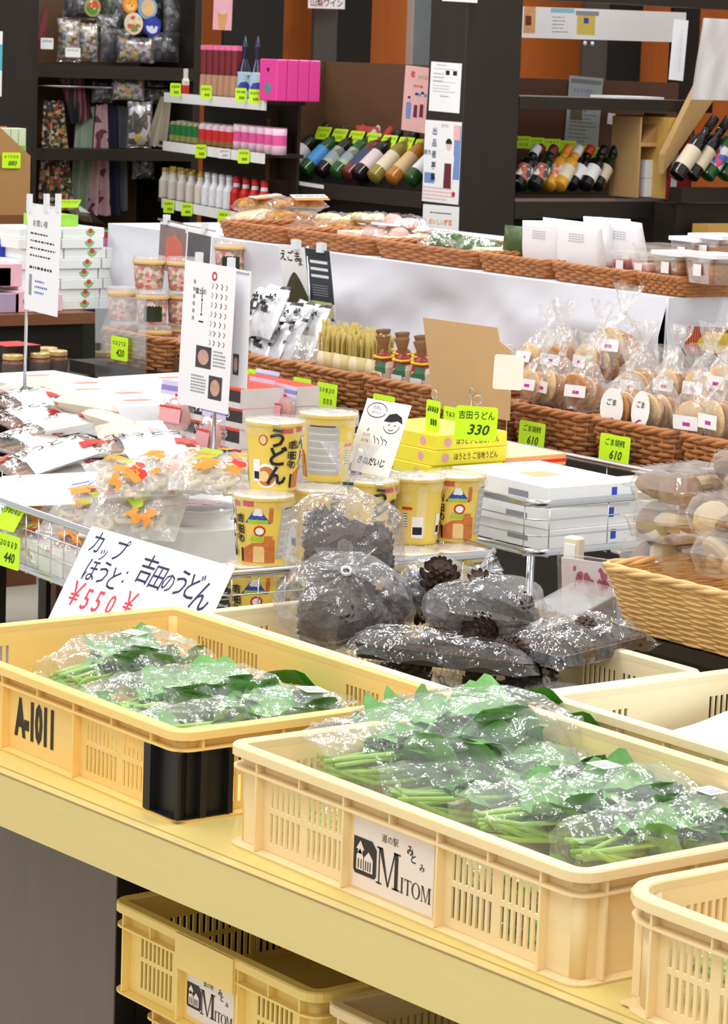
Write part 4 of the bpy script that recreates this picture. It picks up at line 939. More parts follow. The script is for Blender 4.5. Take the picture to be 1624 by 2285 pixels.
# purple headed snack bags
m_purp = mat('purple_header', (150, 130, 204), .4, .1, 30); m_lil = mat('lilac_header', (214, 206, 236), .4, .05); m_rose = mat('rose_contents', (206, 138, 124), .5, .3, 60)
def header_bag(label, px, py, x0, w, h, rz, seed):
    q = PX(px, py, x0); t = thing('header_bag', label, 'snack bag', (q.x, q.y, q.z-h), (0, R(8), rz), 'purple headed snack bags')
    b = MB(); b.box(-.001, .001, -w/2, w/2, h*.72, h, 0); b.box(-.0013, .0013, -w/2, w/2, h*.80, h*.90, 1); b.box(-.0015, .0015, -w*.1, w*.1, h*.70, h*.76, 2); b.build('header_card', [m_lil, m_purp, m_red], t)
    b = MB(); b.ball((0, 0, h*.36), (.012, w*.40, h*.33), 14, 8, 0, None, .08, seed); b.build('contents', m_rose, t)
    b = MB(); M = frame((0, 0, h*.36), (0, -1, 0), (0, 0, 1)); o = len(b.v); pillow(b, w, h*.74, .034, lambda u, v: 0, 12, 12, seed, .004); b.v = [tuple(M @ Vector(p)) for p in b.v]; b.build('pouch', m_pfilm, t)
    b = MB(); b.box(-.0185, -.018, -w*.28, w*.28, h*.2, h*.5, 0); b.box(-.0188, -.0185, -w*.28, w*.28, h*.47, h*.51, 1); b.build('label', [m_pink, m_red], t)
for i, (px, py, x0, w, h, rz, lb) in enumerate(((392, 852, 3.02, .115, .10, .1, 'leftmost snack bag with purple header, left of the hanging white sheets'), (466, 895, 2.93, .09, .11, -.1, 'rosy snack bag behind the sign pole'),
    (425, 842, 3.2, .10, .08, 0, 'snack bag with purple header behind the leftmost one'), (527, 846, 3.12, .075, .08, .1, 'snack bag with purple header just right of the hanging white sheets'), (575, 844, 3.12, .085, .085, 0, 'snack bag with purple header, second from the right behind the cups'),
    (628, 858, 3.12, .085, .075, -.1, 'rightmost snack bag with purple header, above the red topped boxes'), (588, 826, 3.24, .08, .08, 0, 'rear snack bag with purple header peeking over the others'))):
    header_bag(lb, px, py, x0, w, h, rz, i)
q = PX(400, 960, 3.05)
cbox('carton', 'pale carton under the left purple headed bags', 'carton', (3.10, q.y, .82), .14, .30, .05, 0, [m_white]); q2 = PX(590, 900, 3.16)
cbox('carton', 'pale carton under the right purple headed bags', 'carton', (3.17, q2.y+.12, .82), .14, .30, q2.z-.83, 0, [m_white])
# hanging sheet sign on a pole
def pole(parent, p0, p1, r=.0035, n='pole'): b = MB(); b.tube([p0, p1], r, 8); return b.build(n, m_steel, parent)
def photo(b, x0, x1, y0, y1, mi, seed=0):
    blk(b, x0, x1, y0, y1, mi); rn = random.Random(seed)
    cx, cy = (x0+x1)/2, (y0+y1)/2; b.prism([(cx+(x1-x0)*.36*cos(k*.5), cy+(y1-y0)*.36*sin(k*.5)) for k in range(13)], .0006, .0007, mi+1)
m_ph1 = mat('photo_dark', (70, 60, 66), .5, .4, 70); m_ph2 = mat('photo_tan', (200, 160, 140), .5, .3, 90)
m_clip = mat('clear_white_clip', (226, 230, 236), .3, .02)
base = PX(474, 1032, 2.80); top = PX(490, 600, 2.83)
t = thing('sign_stand', 'chrome clip stand holding two long white printed sheets over the noodle packs', 'sign stand', base)
pole(t, (0, 0, 0), tuple(top-base)); 
b = MB(); l0 = PX(418, 586, 2.81)-base; l1 = PX(556, 610, 2.81)-base; b.tube([tuple(l0), tuple(l1)], .003, 8); b.build('cross_bar', m_steel, t)
for f in (.2, .72):
    b = MB(); p = l0.lerp(l1, f); b.box(p.x-.006, p.x+.004, p.y-.006, p.y+.006, p.z-.012, p.z+.022); b.build('clip', m_clip, t)
b = MB(); b.lathe([(.05, 0), (.05, .004), (.006, .008)], 20, 0); b.build('base', m_steel, t)
def pr(b, w, h):
    b.text('富士の', h*.045, T(-w*.15, h*.30, .0004), 1, .01); 
    for k, (s, c) in enumerate((('｜', 1), ('・', 1), ('｜', 1), ('・', 1), ('ー', 1))): b.text(s, h*.07, Z3(-w*.12, h*(.29-.05*k)), 1, .03)
    for k, (x, c) in enumerate(((.06, 3), (.14, 1), (.24, 1), (.33, 2))):
        for j in range(7): b.stroke([(w*x, h*(.37-.065*j)), (w*(x+.03), h*(.36-.065*j)), (w*(x+.005), h*(.335-.065*j))], w*.012, Z3(0, 0), c)
    b.ring([(-.002, .0003), (.002, .0005)], .006, .006, .0055, 4, 2, False, T(w*.10, h*.42, 0))
    for j in range(6): blk(b, -w*.3, -w*.26, h*(.35-.05*j), h*(.36-.05*j)+.004, 3)
    photo(b, -w*.18, w*.12, -h*.22, -h*.07, 4, 1); photo(b, w*.10, w*.36, -h*.42, -h*.26, 4, 2); rows(b, w*.16, w*.42, -h*.2, -h*.08, 5, 3, 4); rows(b, -w*.25, w*.05, -h*.4, -h*.27, 6, 3, 5)
mm = [m_paper, m_ink, m_red, m_grey, m_ph1, m_ph2]
sheet('front_sheet', None, None, PX(413, 580, 2.785), PX(527, 598, 2.785), .255, (.03, 0, 1), pr, mm, None)
bpy.data.objects['front_sheet'].parent = t; bpy.data.objects['front_sheet'].matrix_parent_inverse = Matrix.Translation(-base)
o = sheet('back_sheet', None, None, PX(455, 588, 2.81), PX(560, 606, 2.81), .205, (.0, 0, 1), lambda b, w, h: photo(b, w*.2, w*.32, -h*.4, -h*.22, 4, 3), mm)
o.parent = t; o.matrix_parent_inverse = Matrix.Translation(-base)
# left pole with sheets
base = PX(55, 862, 3.0); t = thing('sign_stand', 'chrome clip stand with white printed sheets at the left, before the white and green boxes', 'sign stand', (base.x, base.y, base.z))
tp = PX(64, 470, 3.0)-base; pole(t, (0, 0, 0), tuple(tp))
b = MB(); b.lathe([(.05, -.02), (.05, -.016), (.006, -.0)], 20, 0); b.build('base', m_steel, t)
b = MB(); k_ = PX(62, 665, 3.0)-base; b.lathe([(.007, -.012), (.009, 0), (.007, .012)], 10, 0, True, T(*k_)); b.build('collar', m_clip, t)
def pr(b, w, h):
    b.text('お買い得', h*.07, Z3(-w*.1, h*.34), 1, .0, 0, w*.5); rows(b, -w*.38, w*.4, h*.0, h*.28, 4, 1, 1, .22); rows(b, -w*.38, w*.3, -h*.12, -h*.04, 1, 1, 2, .3); rows(b, -w*.2, w*.2, -h*.34, -h*.18, 3, 4, 3, .35); blk(b, -w*.38, -w*.30, -h*.35, -h*.15, 3)
mm = [m_paper, m_ink, m_red, m_grey, m_blue]
for nm, a, c, h in (('front_sheet', (62, 458), (136, 472), .215), ('back_sheet', (64, 452), (132, 463), .20)):
    o = sheet(nm, None, None, PX(*a, 2.99 if nm[0] == 'f' else 3.01), PX(*c, 2.99 if nm[0] == 'f' else 3.01), h, (0, 0, 1), pr, mm); o.parent = t; o.matrix_parent_inverse = Matrix.Translation(-base)
for px in (66, 104, 130):
    p = PX(px, 448, 2.99)-base; b = MB(); b.box(p.x-.004, p.x+.004, p.y-.006, p.y+.006, p.z-.022, p.z+.014); b.build('clip', m_clip, t)
# doodle sign
def pr(b, w, h):
    Zk = Z3(0, 0)
    n = 20; b.stroke([(-w*.2+w*.22*cos(k*2*pi/n), h*.36+h*.10*sin(k*2*pi/n)) for k in range(n)], .0014, Zk, 1)
    b.text('たのし', h*.06, Z3(-w*.2, h*.39), 1, 0, 0, w*.3); b.text('おいしい', h*.05, Z3(-w*.2, h*.33), 4, 0, 0, w*.32)
    fx0, fy0 = w*.22, h*.18
    b.stroke([(fx0+w*.17*cos(a), fy0+h*.10*sin(a)) for a in [pi+.2+k*.28 for k in range(12)]], .0013, Zk, 1)
    b.prism([(fx0-w*.2, fy0+h*.05), (fx0-w*.12, fy0+h*.15), (fx0+w*.02, fy0+h*.18), (fx0+w*.16, fy0+h*.14), (fx0+w*.22, fy0+h*.05), (fx0+w*.1, fy0+h*.08), (fx0-w*.04, fy0+h*.05)], .0003, .0005, 1)
    for s in (-.06, .07): b.stroke([(fx0+w*(s-.025), fy0), (fx0+w*s, fy0+.003), (fx0+w*(s+.025), fy0)], .0013, Zk, 1)
    b.stroke([(fx0-w*.05, fy0-h*.05), (fx0, fy0-h*.065), (fx0+w*.06, fy0-h*.045)], .0013, Zk, 1)
    for k in range(4): b.stroke([(w*(-.1+.08*k), h*(.02-.03*(k % 2))), (w*(-.04+.09*k), h*(-.04)), (w*(-.02+.08*k), h*(-.09))], .0015, Zk, 1)
    for k, s in enumerate(('あ', 'たべて', 'みてね')): b.text(s, h*.055, Z3(-w*.26, h*(.08-.075*k)), 4 if k == 2 else 1, 0)
    b.text('きねだいじ', h*.12, Z3(w*.02, -h*.34), 1, .02, .1, w*.8)
tl, tr = PX(820, 888, 2.86), PX(918, 905, 2.86)
sheet('doodle_sign', 'white card with a black pen doodle of a smiling face, above the cups', 'sign', tl, tr, .125, (.045, .025, .12), pr, [m_white, m_ink, m_red, m_grey, mat('sepia_pen', (120, 70, 50), .5)])
b = MB(); q = PX(805, 1050, 2.875); qq = PX(850, 960, 2.875); b.tube([tuple(q+Vector((.01, 0, -.10))), tuple(qq+Vector((.01, 0, 0)))], .0018, 6)
tag(b.build('wire_clip', m_steel), 'thin wire holding up the doodle card', 'sign holder')
# ================================================================ middle row of baskets
MZ = .855
mt = thing('display_table', 'dark stepped table under the row of brown wicker baskets', 'table', (3.8, 4.7, 0))
b = MB(); b.box(-.21, .165, -1.12, 1.28, MZ-.03, MZ-.001); b.build('table_top', m_dark, mt)
b = MB(); b.box(-.16, -.14, -1.1, 1.26, 0, MZ-.03); b.build('front_panel', m_dark, mt)
YE = [3.62, 3.868, 4.115, 4.36, 4.60, 4.855, 5.10, 5.34, 5.58, 5.95]
BL = ['with tied bags at the right edge of the photo', 'holding bags with oval white labels', 'holding the bagged biscuits behind a 610 card', 'mostly behind the tan cardboard', 'holding red bags with yellow ties', 'holding the straw coloured bundles', 'holding the black and silver foil packs', 'half behind the hanging white sheets', 'under the stacked instant noodle tubs']
bm = MB(); wicker(bm, .155, .105, .078, .012, 8, .0048, .024, .03, .008)
bproto = None
for i in range(9):
    cy = (YE[i]+YE[i+1])/2; sc = (YE[i+1]-YE[i])/.236
    lb = 'brown wicker basket '+BL[i]
    if bproto is None: bproto = bm.build('wicker_basket', m_wickd, None, (3.795, cy, MZ)); o = bproto; tag(o, lb, 'basket', 'brown wicker baskets')
    else: o = redup(bproto, (3.795, cy, MZ), None, lb)
    o.scale = (1, min(1.25, sc*.985), 1.0)
def fill(y0, y1, lb, h=.04):
    cbox('paper_liner', 'brown paper liner inside the basket '+lb, 'liner', (3.795, (y0+y1)/2, MZ+.005), .27, y1-y0-.05, h, 0, [mat('liner_brown', (120, 84, 56), .7, .2)])
for i in (0, 1, 2, 3, 4, 5, 6, 7, 8): fill(YE[i], YE[i+1], BL[i], .035)
# cards on the middle row
for a, w, h, num, lb in (((1160, 936), .078, .053, '610', 'lime card reading 610 below the bagged biscuits'), ((1340, 965), .085, .055, '610', 'lime card reading 610 below the oval labelled bags'),
    ((655, 840), .066, .056, '', 'left of two lime cards standing in front of the foil pack basket'), ((708, 851), .074, .056, '', 'right of two lime cards standing in front of the straw bundle basket'),
    ((833, 877), .075, .055, '', 'lime card peeking out over the doodle sign'), ((553, 822), .06, .05, '', 'lime card peeking over the purple headed bags')):
    q = PX(a[0], a[1], 3.60); card(lb, q, w, h, num, 'X', .06, a[0] % 17, over='ごま胡椒' if num else '')
def wirecard(lb, tl, w, h, num, face, over, base_z, x):
    q = PX(*tl, x); o = card(lb, q, w, h, num, face, 0, tl[0] % 13, over=over, tilt=-.03)
    c = o.matrix_world.translation; bb = MB(); ex = Vector((o.matrix_world[0][0], o.matrix_world[1][0], 0)); 
    z1 = c.z+h*.55; p = c+Vector((.003, .002, 0)); bb.tube([(p.x, p.y, base_z), (p.x, p.y, z1)]+[(p.x+ex.x*.008*sin(k*.7), p.y+ex.y*.008*sin(k*.7), z1+.008-.008*cos(k*.7)) for k in range(10)], .0009, 5)
    tag(bb.build('wire_clip', m_steel), 'thin wire clip holding the '+lb.split(' in front')[0].split(' turned')[0], 'sign holder'); return o
wirecard('lime card reading 330 above the yellow boxes', (1018, 904), .074, .060, '330', 'C', '吉田うどん', F2+.19, 3.12)
wirecard('narrow lime card turned sideways above the yellow boxes', (952, 890), .040, .056, '', 'X', '', F2+.19, 3.14)
card('lime card half hidden behind the 330 card', PX(990, 905, 3.3), .06, .05, '', 'X', 0, 5)
wirecard('blank white card on a wire in front of the tan cardboard', (1104, 790), .056, .066, ' ', 'C', ' ', F2+.09, 3.42)['category'] = 'card'
o = [x for x in bpy.data.objects if x.get('label', '').startswith('blank white card')][0]; o.data.materials[0] = mat('cream_white_card', (240, 238, 232), .5); o.name = 'blank_card'
# tan cardboard
tl, tr = PX(943, 716, 3.50), PX(1143, 744, 3.50)
b = MB(); w = (tr-tl).length
b.prism([(-w/2, .085), (w*.33, .085), (w*.36, .06), (w*.5, .045), (w*.5, -.09), (-w*.34, -.09), (-w*.42, .0)], -.003, 0)
o = b.build('cardboard_sheet', mat('tan_cardboard', (204, 166, 118), .65, .05, 30)); M = frame((0, 0, 0), tr-tl, (.0, 0, 1)); o.matrix_world = Matrix.Translation((tl+tr)/2-Vector((0, 0, .078))) @ M
tag(o, 'blank tan cardboard sheet standing before the baskets', 'cardboard')
b = MB(); q = PX(1052, 885, 3.495); b.tube([(q.x, q.y, F2), tuple(q)]+[(q.x, q.y+.008*sin(k*.7), q.z+.008-.008*cos(k*.7)) for k in range(10)], .0009, 5); tag(b.build('wire_clip', m_steel), 'thin wire clip holding the tan cardboard', 'sign holder')
# foil packs
m_foil = mat('silver_foil', (226, 227, 232), .28, .08, 40, .6, metal=.35); m_blk = mat('foil_black_print', (34, 34, 38), .4)
def foil(label, px, py, x0, rz, lean, seed):
    q = PX(px, py, x0); t = thing('foil_pack', label, 'snack pack', q, (R(90)-lean, 0, rz), 'black and silver foil packs')
    b = MB(); pillow(b, .10, .13, .035, lambda u, v: 1 if (abs(v-.1+u*.5) < .10 and abs(u) < .5) or (v > .8 and u > .2) else 0, 14, 14, seed, .008); b.build('pouch', [m_foil, m_blk], t)
    b = MB(); b.text('むぎ', .05, T(-.01, .01, .022), 0, .03); b.build('print', [m_blk, m_red], t); return t
for i, (px, py, rz) in enumerate(((590, 735, .1), (625, 730, -.2), (660, 728, -.5), (690, 735, -.3), (580, 772, -.1), (612, 770, -.4), (648, 765, -.6), (572, 700, -.4), (600, 695, -.3))):
    foil('black and silver foil pack, %s in the basket' % ('upright at the left', 'second from left at the back', 'third at the back', 'rightmost at the back', 'front left', 'front middle', 'front right', 'top left', 'topmost second from left')[i], px, py, 3.70+.02*(i % 4)+.04*(i < 4), R(-75)+rz, R(25), i)
m_clearbag = film('biscuit_bag_film', base=.08, edge=.55, rough=.1, bump=.6, bscale=40, milk=.09)
b = MB(); pillow(b, .10, .09, .03, lambda u, v: 0, 10, 10, 4, .006); o = b.build('snack_bag', [m_clearbag], None, PX(690, 790, 3.69), (R(60), 0, R(-70))); tag(o, 'small clear bag with a pale label right of the foil packs', 'snack bag')
# straw bundles
m_straw = mat('straw_stick', (190, 168, 92), .55, .3, 30); m_strawlab = multi('straw_label', [(206, 184, 130), (222, 206, 170), (198, 178, 120), (212, 170, 150), (216, 200, 160)], 40, .5, (1, 1, .3))
def bundle(label, q, rz, seed):
    t = thing('stick_bundle', label, 'bundle', q, rz, 'straw coloured bundles'); rn = random.Random(seed); b = MB()
    for k in range(26):
        x, y = rn.uniform(-.014, .014), rn.uniform(-.03, .03); b.tube([(x*.9, y*.9, 0), (x, y, .09), (x+rn.uniform(-.004, .004), y+rn.uniform(-.004, .004), .115+rn.uniform(-.01, .012))], .003, 5)
    b.build('sticks', m_straw, t)
    b = MB(); b.ring([(-.001, .02), (.002, .02), (.002, .07), (-.001, .07)], .018, .034, .012, 4, 0, True); b.build('wrapper', m_strawlab, t)
    b = MB(); b.lathe([(.012, -.002)]*1+[(.016, .0)], 8); return t
bp = None
for i in range(8):
    q = PX(738+(i % 4)*36, 822-(i//4)*10+(i % 4)*5, 3.70+.09*(i//4)); lb = '%s straw coloured bundle from the left, %s row' % (ORD[i % 4], ('front', 'back')[i//4])
    bundle(lb, (q.x, q.y, MZ+.04), R(4*(i % 3-1)), i)
# red bags with yellow ties
m_redbag = multi('red_printed_bag', [(186, 60, 44), (232, 226, 214), (70, 120, 84), (220, 200, 180), (150, 40, 36)], 45, .35)
m_ytie = mat('yellow_tie', (244, 196, 40), .4); m_btie = mat('brown_bag_top', (150, 112, 78), .4, .3, 40)
def redbag(label, q, rz, seed):
    t = thing('snack_bag', label, 'snack bag', q, (0, R(-6), rz), 'red bags with yellow ties')
    b = MB(); b.lathe([(.02, 0), (.026, .01), (.027, .06), (.018, .085), (.007, .095)], 16, 0, False, Matrix.Diagonal((.7, 1.15, 1, 1))); b.build('bag', m_redbag, t)
    b = MB(); b.lathe([(.007, .095), (.012, .108), (.017, .125)], 12, 0, False, None, False, False); b.build('bag_top', m_btie, t)
    b = MB(); b.ring([(-.001, .078), (.003, .078), (.003, .083), (-.001, .083)], .015, .023, .013, 4, 0, True); b.build('tie', m_ytie, t)
    b = MB(); b.box(-.020, -.0195, -.018, .018, .012, .05, 0); b.text('そば', .02, FX(-.0206, 0, .03), 1, .02); b.build('label', [m_white, m_ink], t)
for i in range(6):
    q = PX(862+(i % 3)*42, 850+(i % 3)*5, 3.70+.08*(i//3)); redbag('%s red bag with yellow tie from the left, %s row' % (ORD[i % 3], ('front', 'back')[i//3]), (q.x, q.y, MZ+.04), R(4*(i % 3-1)), i)
# bagged biscuits
m_bisc = mat('biscuit_brown', (196, 140, 86), .6, .25, 50, .3, bump=.3); m_biscd = mat('biscuit_pale', (226, 194, 144), .6, .2, 60, .3, bump=.3)
m_twist = mat('gathered_film', (226, 226, 226), .25, .1, 40, .6)
def biscuits(label, q, rz, tilt, seed, oval=False, dark=False, n=5, s=1):
    rn = random.Random(seed); t = thing('biscuit_bag', label, 'biscuit bag', q, (0, tilt, rz), 'clear bags of biscuits')
    for k in range(n):
        b = MB(); r = .03*s; M = T(-.022*s+.011*k*s, rn.uniform(-.006, .006), .036*s+rn.uniform(-.004, .004), 0, R(80+rn.uniform(-14, 14)), rn.uniform(-.25, .25))
        b.lathe([(r*.9, -.004), (r, -.002), (r, .002), (r*.85, .004), (.001, .0055)], 16, 0, True, M); b.build('biscuit', m_bisc if (k+dark) % 3 else m_biscd, t)
    b = MB(); lo = []; NV = 20
    for i, (f, z) in enumerate(((.2, -.002), (.95, .004), (1.15, .03), (1.05, .06), (.6, .085), (.16, .10), (.3, .115), (.6, .135), (.75, .15))):
        lo.append([((.030*f*cos(2*pi*j/NV)*(1+.15*sin(j*2.2+i+seed)))*s, .036*f*sin(2*pi*j/NV)*(1+.12*sin(j*1.7+i*2+seed))*s, (z+rn.uniform(-.004, .004))*s) for j in range(NV)])
    b.loft(lo, 0, False, True, True, False); b.build('film', m_clearbag, t)
    b = MB(); b.ring([(-.001, .098*s), (.0015, .098*s), (.0015, .103*s), (-.001, .103*s)], .006, .006, .005, 3, 0); b.build('twist_tie', m_twist, t)
    b = MB()
    if oval:
        b.prism([(.026*s*cos(k*.35), .034*s*sin(k*.35)) for k in range(18)], 0, .0005, 0, FX(-.037*s, 0, .036*s)); b.text('ごま', .014, FX(-.0385*s, 0, .045*s), 1, .01); b.prism([(.012*cos(k*.6), .005*sin(k*.9)) for k in range(10)], 0, .0003, 2, FX(-.0378*s, .002, .016*s))
    else: b.box(-.0372*s, -.037*s, -.024*s, .022*s, .024*s, .046*s, 0); b.box(-.0374*s, -.0372*s, -.01*s, .004*s, .03*s, .036*s, 2)
    b.build('label', [m_white, m_ink, mat('magenta_print', (196, 60, 150), .4)], t); return t
BS = [(1195, 880, 3.70, .1, .2, 0, 1, 'front left bag of biscuits behind the blank white card'), (1240, 885, 3.72, -.2, .1, 0, 1.05, 'bag of biscuits in the front middle above the left 610 card'), (1300, 895, 3.70, .3, .15, 0, 1.05, 'bag of dark biscuits at the front right above the left 610 card'),
      (1185, 820, 3.84, 0, .3, 0, 1, 'rear left bag of biscuits with brown tops'), (1250, 818, 3.84, .2, 0, 0, 1.05, 'rear middle bag of biscuits in the biscuit basket'), (1325, 830, 3.82, -.2, .1, 0, 1.1, 'rear bag of pale biscuits in front of the white cloth'),
      (1370, 800, 3.86, .3, .25, 0, 1.15, 'highest bag of pale biscuits, leaning against the cloth'), (1395, 935, 3.68, .1, .05, 1, 1.15, 'left bag with an oval white label'), (1462, 942, 3.68, -.1, .1, 1, 1.1, 'right bag with an oval white label'),
      (1430, 880, 3.82, .2, 0, 0, 1.1, 'bag of biscuits behind the oval labelled bags'), (1500, 880, 3.84, .2, .1, 0, 1.05, 'bag of biscuits behind the right oval labelled bag'), (1560, 960, 3.68, .2, -.1, 0, 1.2, 'bag of long pale biscuits at the right edge basket, left one'),
      (1618, 965, 3.68, -.1, 0, 0, 1.2, 'bag of pale biscuits cut by the right edge'), (1570, 890, 3.80, .1, .1, 0, 1.1, 'rear bag of biscuits below the dark food poster'), (1625, 880, 3.82, 0, .1, 0, 1.15, 'rear bag of biscuits at the right edge')]
for i, (px, py, x0, rz, tilt, ov, s, lb) in enumerate(BS):
    q = PX(px, py, x0); biscuits(lb, (q.x, q.y, max(q.z-.02, MZ+.04)), rz, tilt, i, bool(ov), i in (2, 4, 7), 5, s)
# ================================================================ cloth covered counter
m_cloth = mat('white_tablecloth', (222, 224, 234), .75, .02, 10, .2)
TP = PZ(1490, 665, 1.14); TL = PZ(481, 530, 1.14); uu = (TL-TP).normalized(); LL = 2.3
cc = thing('display_counter', 'high counter draped in a white tablecloth behind the brown baskets', 'counter', (TP.x, TP.y, 0))
b = MB(); g = []
for i in range(90):
    s = LL*i/89; p = uu*s; r = []
    for j in range(24):
        z = 1.14-.30*j/23; f = min(1, j/6)
        d = .028*NZ.noise(Vector((s*2.2+z*2.6, z*5, 1)))*f+.013*NZ.noise(Vector((s*6-z*7, z*9, 5)))*f+.006*NZ.noise(Vector((s*14+z*16, z*12, 8)))*f-.012*f*j/23
        r.append((p.x+d, p.y, z))
    g.append(r)
b.loft(g, 0, True, False); g = []
for i in range(40):
    s = .9*i/39; r = []
    for j in range(24):
        z = 1.14-.30*j/23; f = min(1, j/6); d = .014*NZ.noise(Vector((s*3-z*3, z*5, 11)))*f+.006*NZ.noise(Vector((s*9+z*6, z*9, 15)))*f
        r.append((s-.004*f, d-.01*f*j/23-.002, z))
    g.append(r)
b.loft(g, 0, True, False)
e = uu*LL
b.add([(0, 0, 1.14), (.9, 0, 1.14), (e.x+.9, e.y, 1.14), (e.x, e.y, 1.14)], [(0, 1, 2, 3)], 0)
b.tube([(0, 0, 1.14-.30*k/10) for k in range(11)], .004, 6); b.build('tablecloth', m_cloth, cc)
b = MB(); b.prism([(.05, .05), (.85, .05), (e.x+.85, e.y-.03), (e.x+.05, e.y-.03)], 0, 1.13); b.build('counter_body', m_dark, cc)
tl, tr = PY(1533, 728, 4.28), PY(1640, 732, 4.28)
def pr(b, w, h):
    b.prism([(w*.1+w*.36*cos(k*.4), h*.12+h*.25*sin(k*.4)) for k in range(16)], .0003, .0006, 1); b.text('甲州名物', h*.2, T(w*.12, h*.28, .0009), 2, .03, 0, w*.6); blk(b, -w*.5, w*.5, -h*.5, -h*.15, 3)
    for k in range(5): blk(b, -w*(.48-.05*k), -w*(.46-.05*k), -h*.1, h*.48, 4)
sheet('food_poster', 'dark red food poster on the cloth at the right edge', 'poster', tl, tr, .085, (0, 0, 1), pr, [mat('poster_red', (150, 62, 40), .4, .3, 20), mat('poster_yellow', (208, 176, 70), .4, .4, 60), mat('poster_gold', (240, 206, 60), .4), mat('poster_dark', (60, 44, 36), .4, .4, 40), mat('poster_orange', (206, 104, 60), .4)])
# ================================================================ upper baskets on the cloth counter
pe = Vector((uu.y, -uu.x, 0)); UA = math.atan2(uu.y, uu.x)-pi/2
def L3(s, x, z): p = TP+uu*s+pe*x; return Vector((p.x, p.y, z))
def s_of(px, py, z=1.18): return (PZ(px, py, z)-TP).dot(uu)
ED = [-.012, s_of(1341, 609), s_of(1118, 585), s_of(931, 565), s_of(745, 535), s_of(600, 512)+.03, s_of(600, 512)+.34]
um = MB(); wicker(um, .145, .15, .036, .008, 5, .0042, .024, .03, .0065)
UL = ['at the corner, holding tubs of brown granola', 'holding upright white paper pouches', 'holding green pickles', 'holding packs with a white label', 'holding yellow pickles', 'behind the leaf poster on the cloth counter']
up0 = None
for i in range(6):
    s0, s1 = ED[i], ED[i+1]; p = L3((s0+s1)/2, .185, 1.141); lb = 'shallow brown wicker tray '+UL[i]
    if up0 is None: up0 = um.build('wicker_tray', m_wickd, None, p, (0, 0, UA)); o = tag(up0, lb, 'basket', 'wicker trays on the cloth counter')
    else: o = redup(up0, p, UA, lb)
    o.scale = (1, (s1-s0)*.5/.168, 1)
UZ0 = 1.147
m_pick = mat('yellow_pickle', (198, 140, 44), .4, .4, 50, .4, rgb2=(150, 92, 40)); m_pickw = mat('pale_pickle', (222, 206, 164), .4, .25, 50); m_gpick = mat('green_pickle', (62, 104, 34), .4, .5, 60, .4); m_rosy = mat('rosy_pickle', (226, 178, 170), .4, .25, 40)
def flatbag(label, a, c, x0, dd, W, H, cont, seed, header=None, lab=False, roll=0, group='clear bags of pickles'):
    p0 = PX(a[0], a[1], x0); d0 = (p0-CPOS).dot(CD); p1 = PD(c[0], c[1], d0+dd)
    t = thing('pickle_bag', label, 'bag of pickles', (0, 0, 0), 0, group); L = between(t, p0, p1, roll); rn = random.Random(seed)
    b = MB()
    for k in range(7): b.ball((rn.uniform(-.3, .3)*L, rn.uniform(-.28, .28)*W, rn.uniform(-.1, .2)*H), (L*.19, W*.15, H*.34), 10, 7, 0, T(0, 0, 0, 0, 0, rn.uniform(-.3, .3)), .08, seed+k)
    b.build('pickles', cont, t)
    b = MB(); pillow(b, L, W, H, lambda u, v: 0, 16, 12, seed, .006); b.build('film', film('pickle_film', base=.02, edge=.32, rough=.1, bump=.5, bscale=36, milk=.02), t)
    if header:
        b = MB(); b.box(-L*.1, L*.5, -W*.25, W*.3, H*.5, H*.5+.001, 0); b.box(-L*.1, L*.5, -W*.5, -W*.25, H*.45, H*.45+.001, 1); b.text('ながいもわさび', W*.3, T(L*.2, 0, H*.5+.0015), 2, .03, 0, L*.5); b.build('header_card', [m_white, m_orange, m_ink], t)
    if lab: b = MB(); b.box(-L*.28, L*.25, -W*.3, W*.3, H*.52, H*.52+.001); b.build('label', m_white, t)
    return t
for i, (a, c, x0, dd, W, H, ct, hd, lb_, lb) in enumerate((((500, 500), (640, 478), 4.26, .10, .13, .05, m_pickw, 0, 0, 'bag of pale yellow pickles at the left end of the heap'), ((520, 462), (625, 450), 4.40, .04, .10, .04, m_pick, 1, 0, 'bag of yellow pickles with an orange and white header, left of two'),
    ((600, 456), (728, 455), 4.38, .03, .11, .04, m_pick, 1, 0, 'bag of yellow pickles with an orange and white header, right of two'), ((560, 492), (730, 492), 4.28, .05, .13, .05, m_pick, 0, 0, 'bag of golden pickles in the middle of the heap'), ((500, 525), (640, 522), 4.20, .05, .11, .045, m_pickw, 0, 0, 'front bag of pale pickles hanging over the tray edge'),
    ((640, 515), (810, 512), 4.20, .05, .13, .05, m_pick, 0, 0, 'bag of brown pickles at the front right of the heap'), ((700, 490), (830, 500), 4.32, .03, .11, .045, m_pickw, 0, 0, 'bag of pale pickles at the right end of the heap'),
    ((800, 520), (920, 530), 4.16, .0, .13, .05, m_rosy, 0, 1, 'rosy pack with a big white label'), ((850, 495), (960, 505), 4.28, .02, .12, .045, m_rosy, 0, 0, 'rosy pack behind the white labelled one'), ((780, 490), (880, 492), 4.34, .02, .10, .04, m_pickw, 0, 0, 'pale pack behind the rosy packs'),
    ((930, 540), (1035, 548), 4.15, .0, .12, .06, m_gpick, 0, 0, 'left bag of green pickles'), ((1005, 548), (1125, 562), 4.13, .0, .11, .05, m_gpick, 0, 0, 'right bag of green pickles'))):
    o = flatbag(lb, a, c, x0, dd, W, H, ct, i, hd, lb_, R(5*(i % 3-1)), 'clear bags of pickles')
for i, (a, s, x) in enumerate(((3, .16, .2), (4, .18, .2), (4, .36, .22))):
    p = L3(ED[a]+s*.6, x, 1.147); cbox('carton', 'low carton propping up the pickles, %s' % ('below the rosy packs', 'below the golden pickles', 'below the pale pickles')[i], 'carton', p, .16, .16, .035, UA, [m_tan])
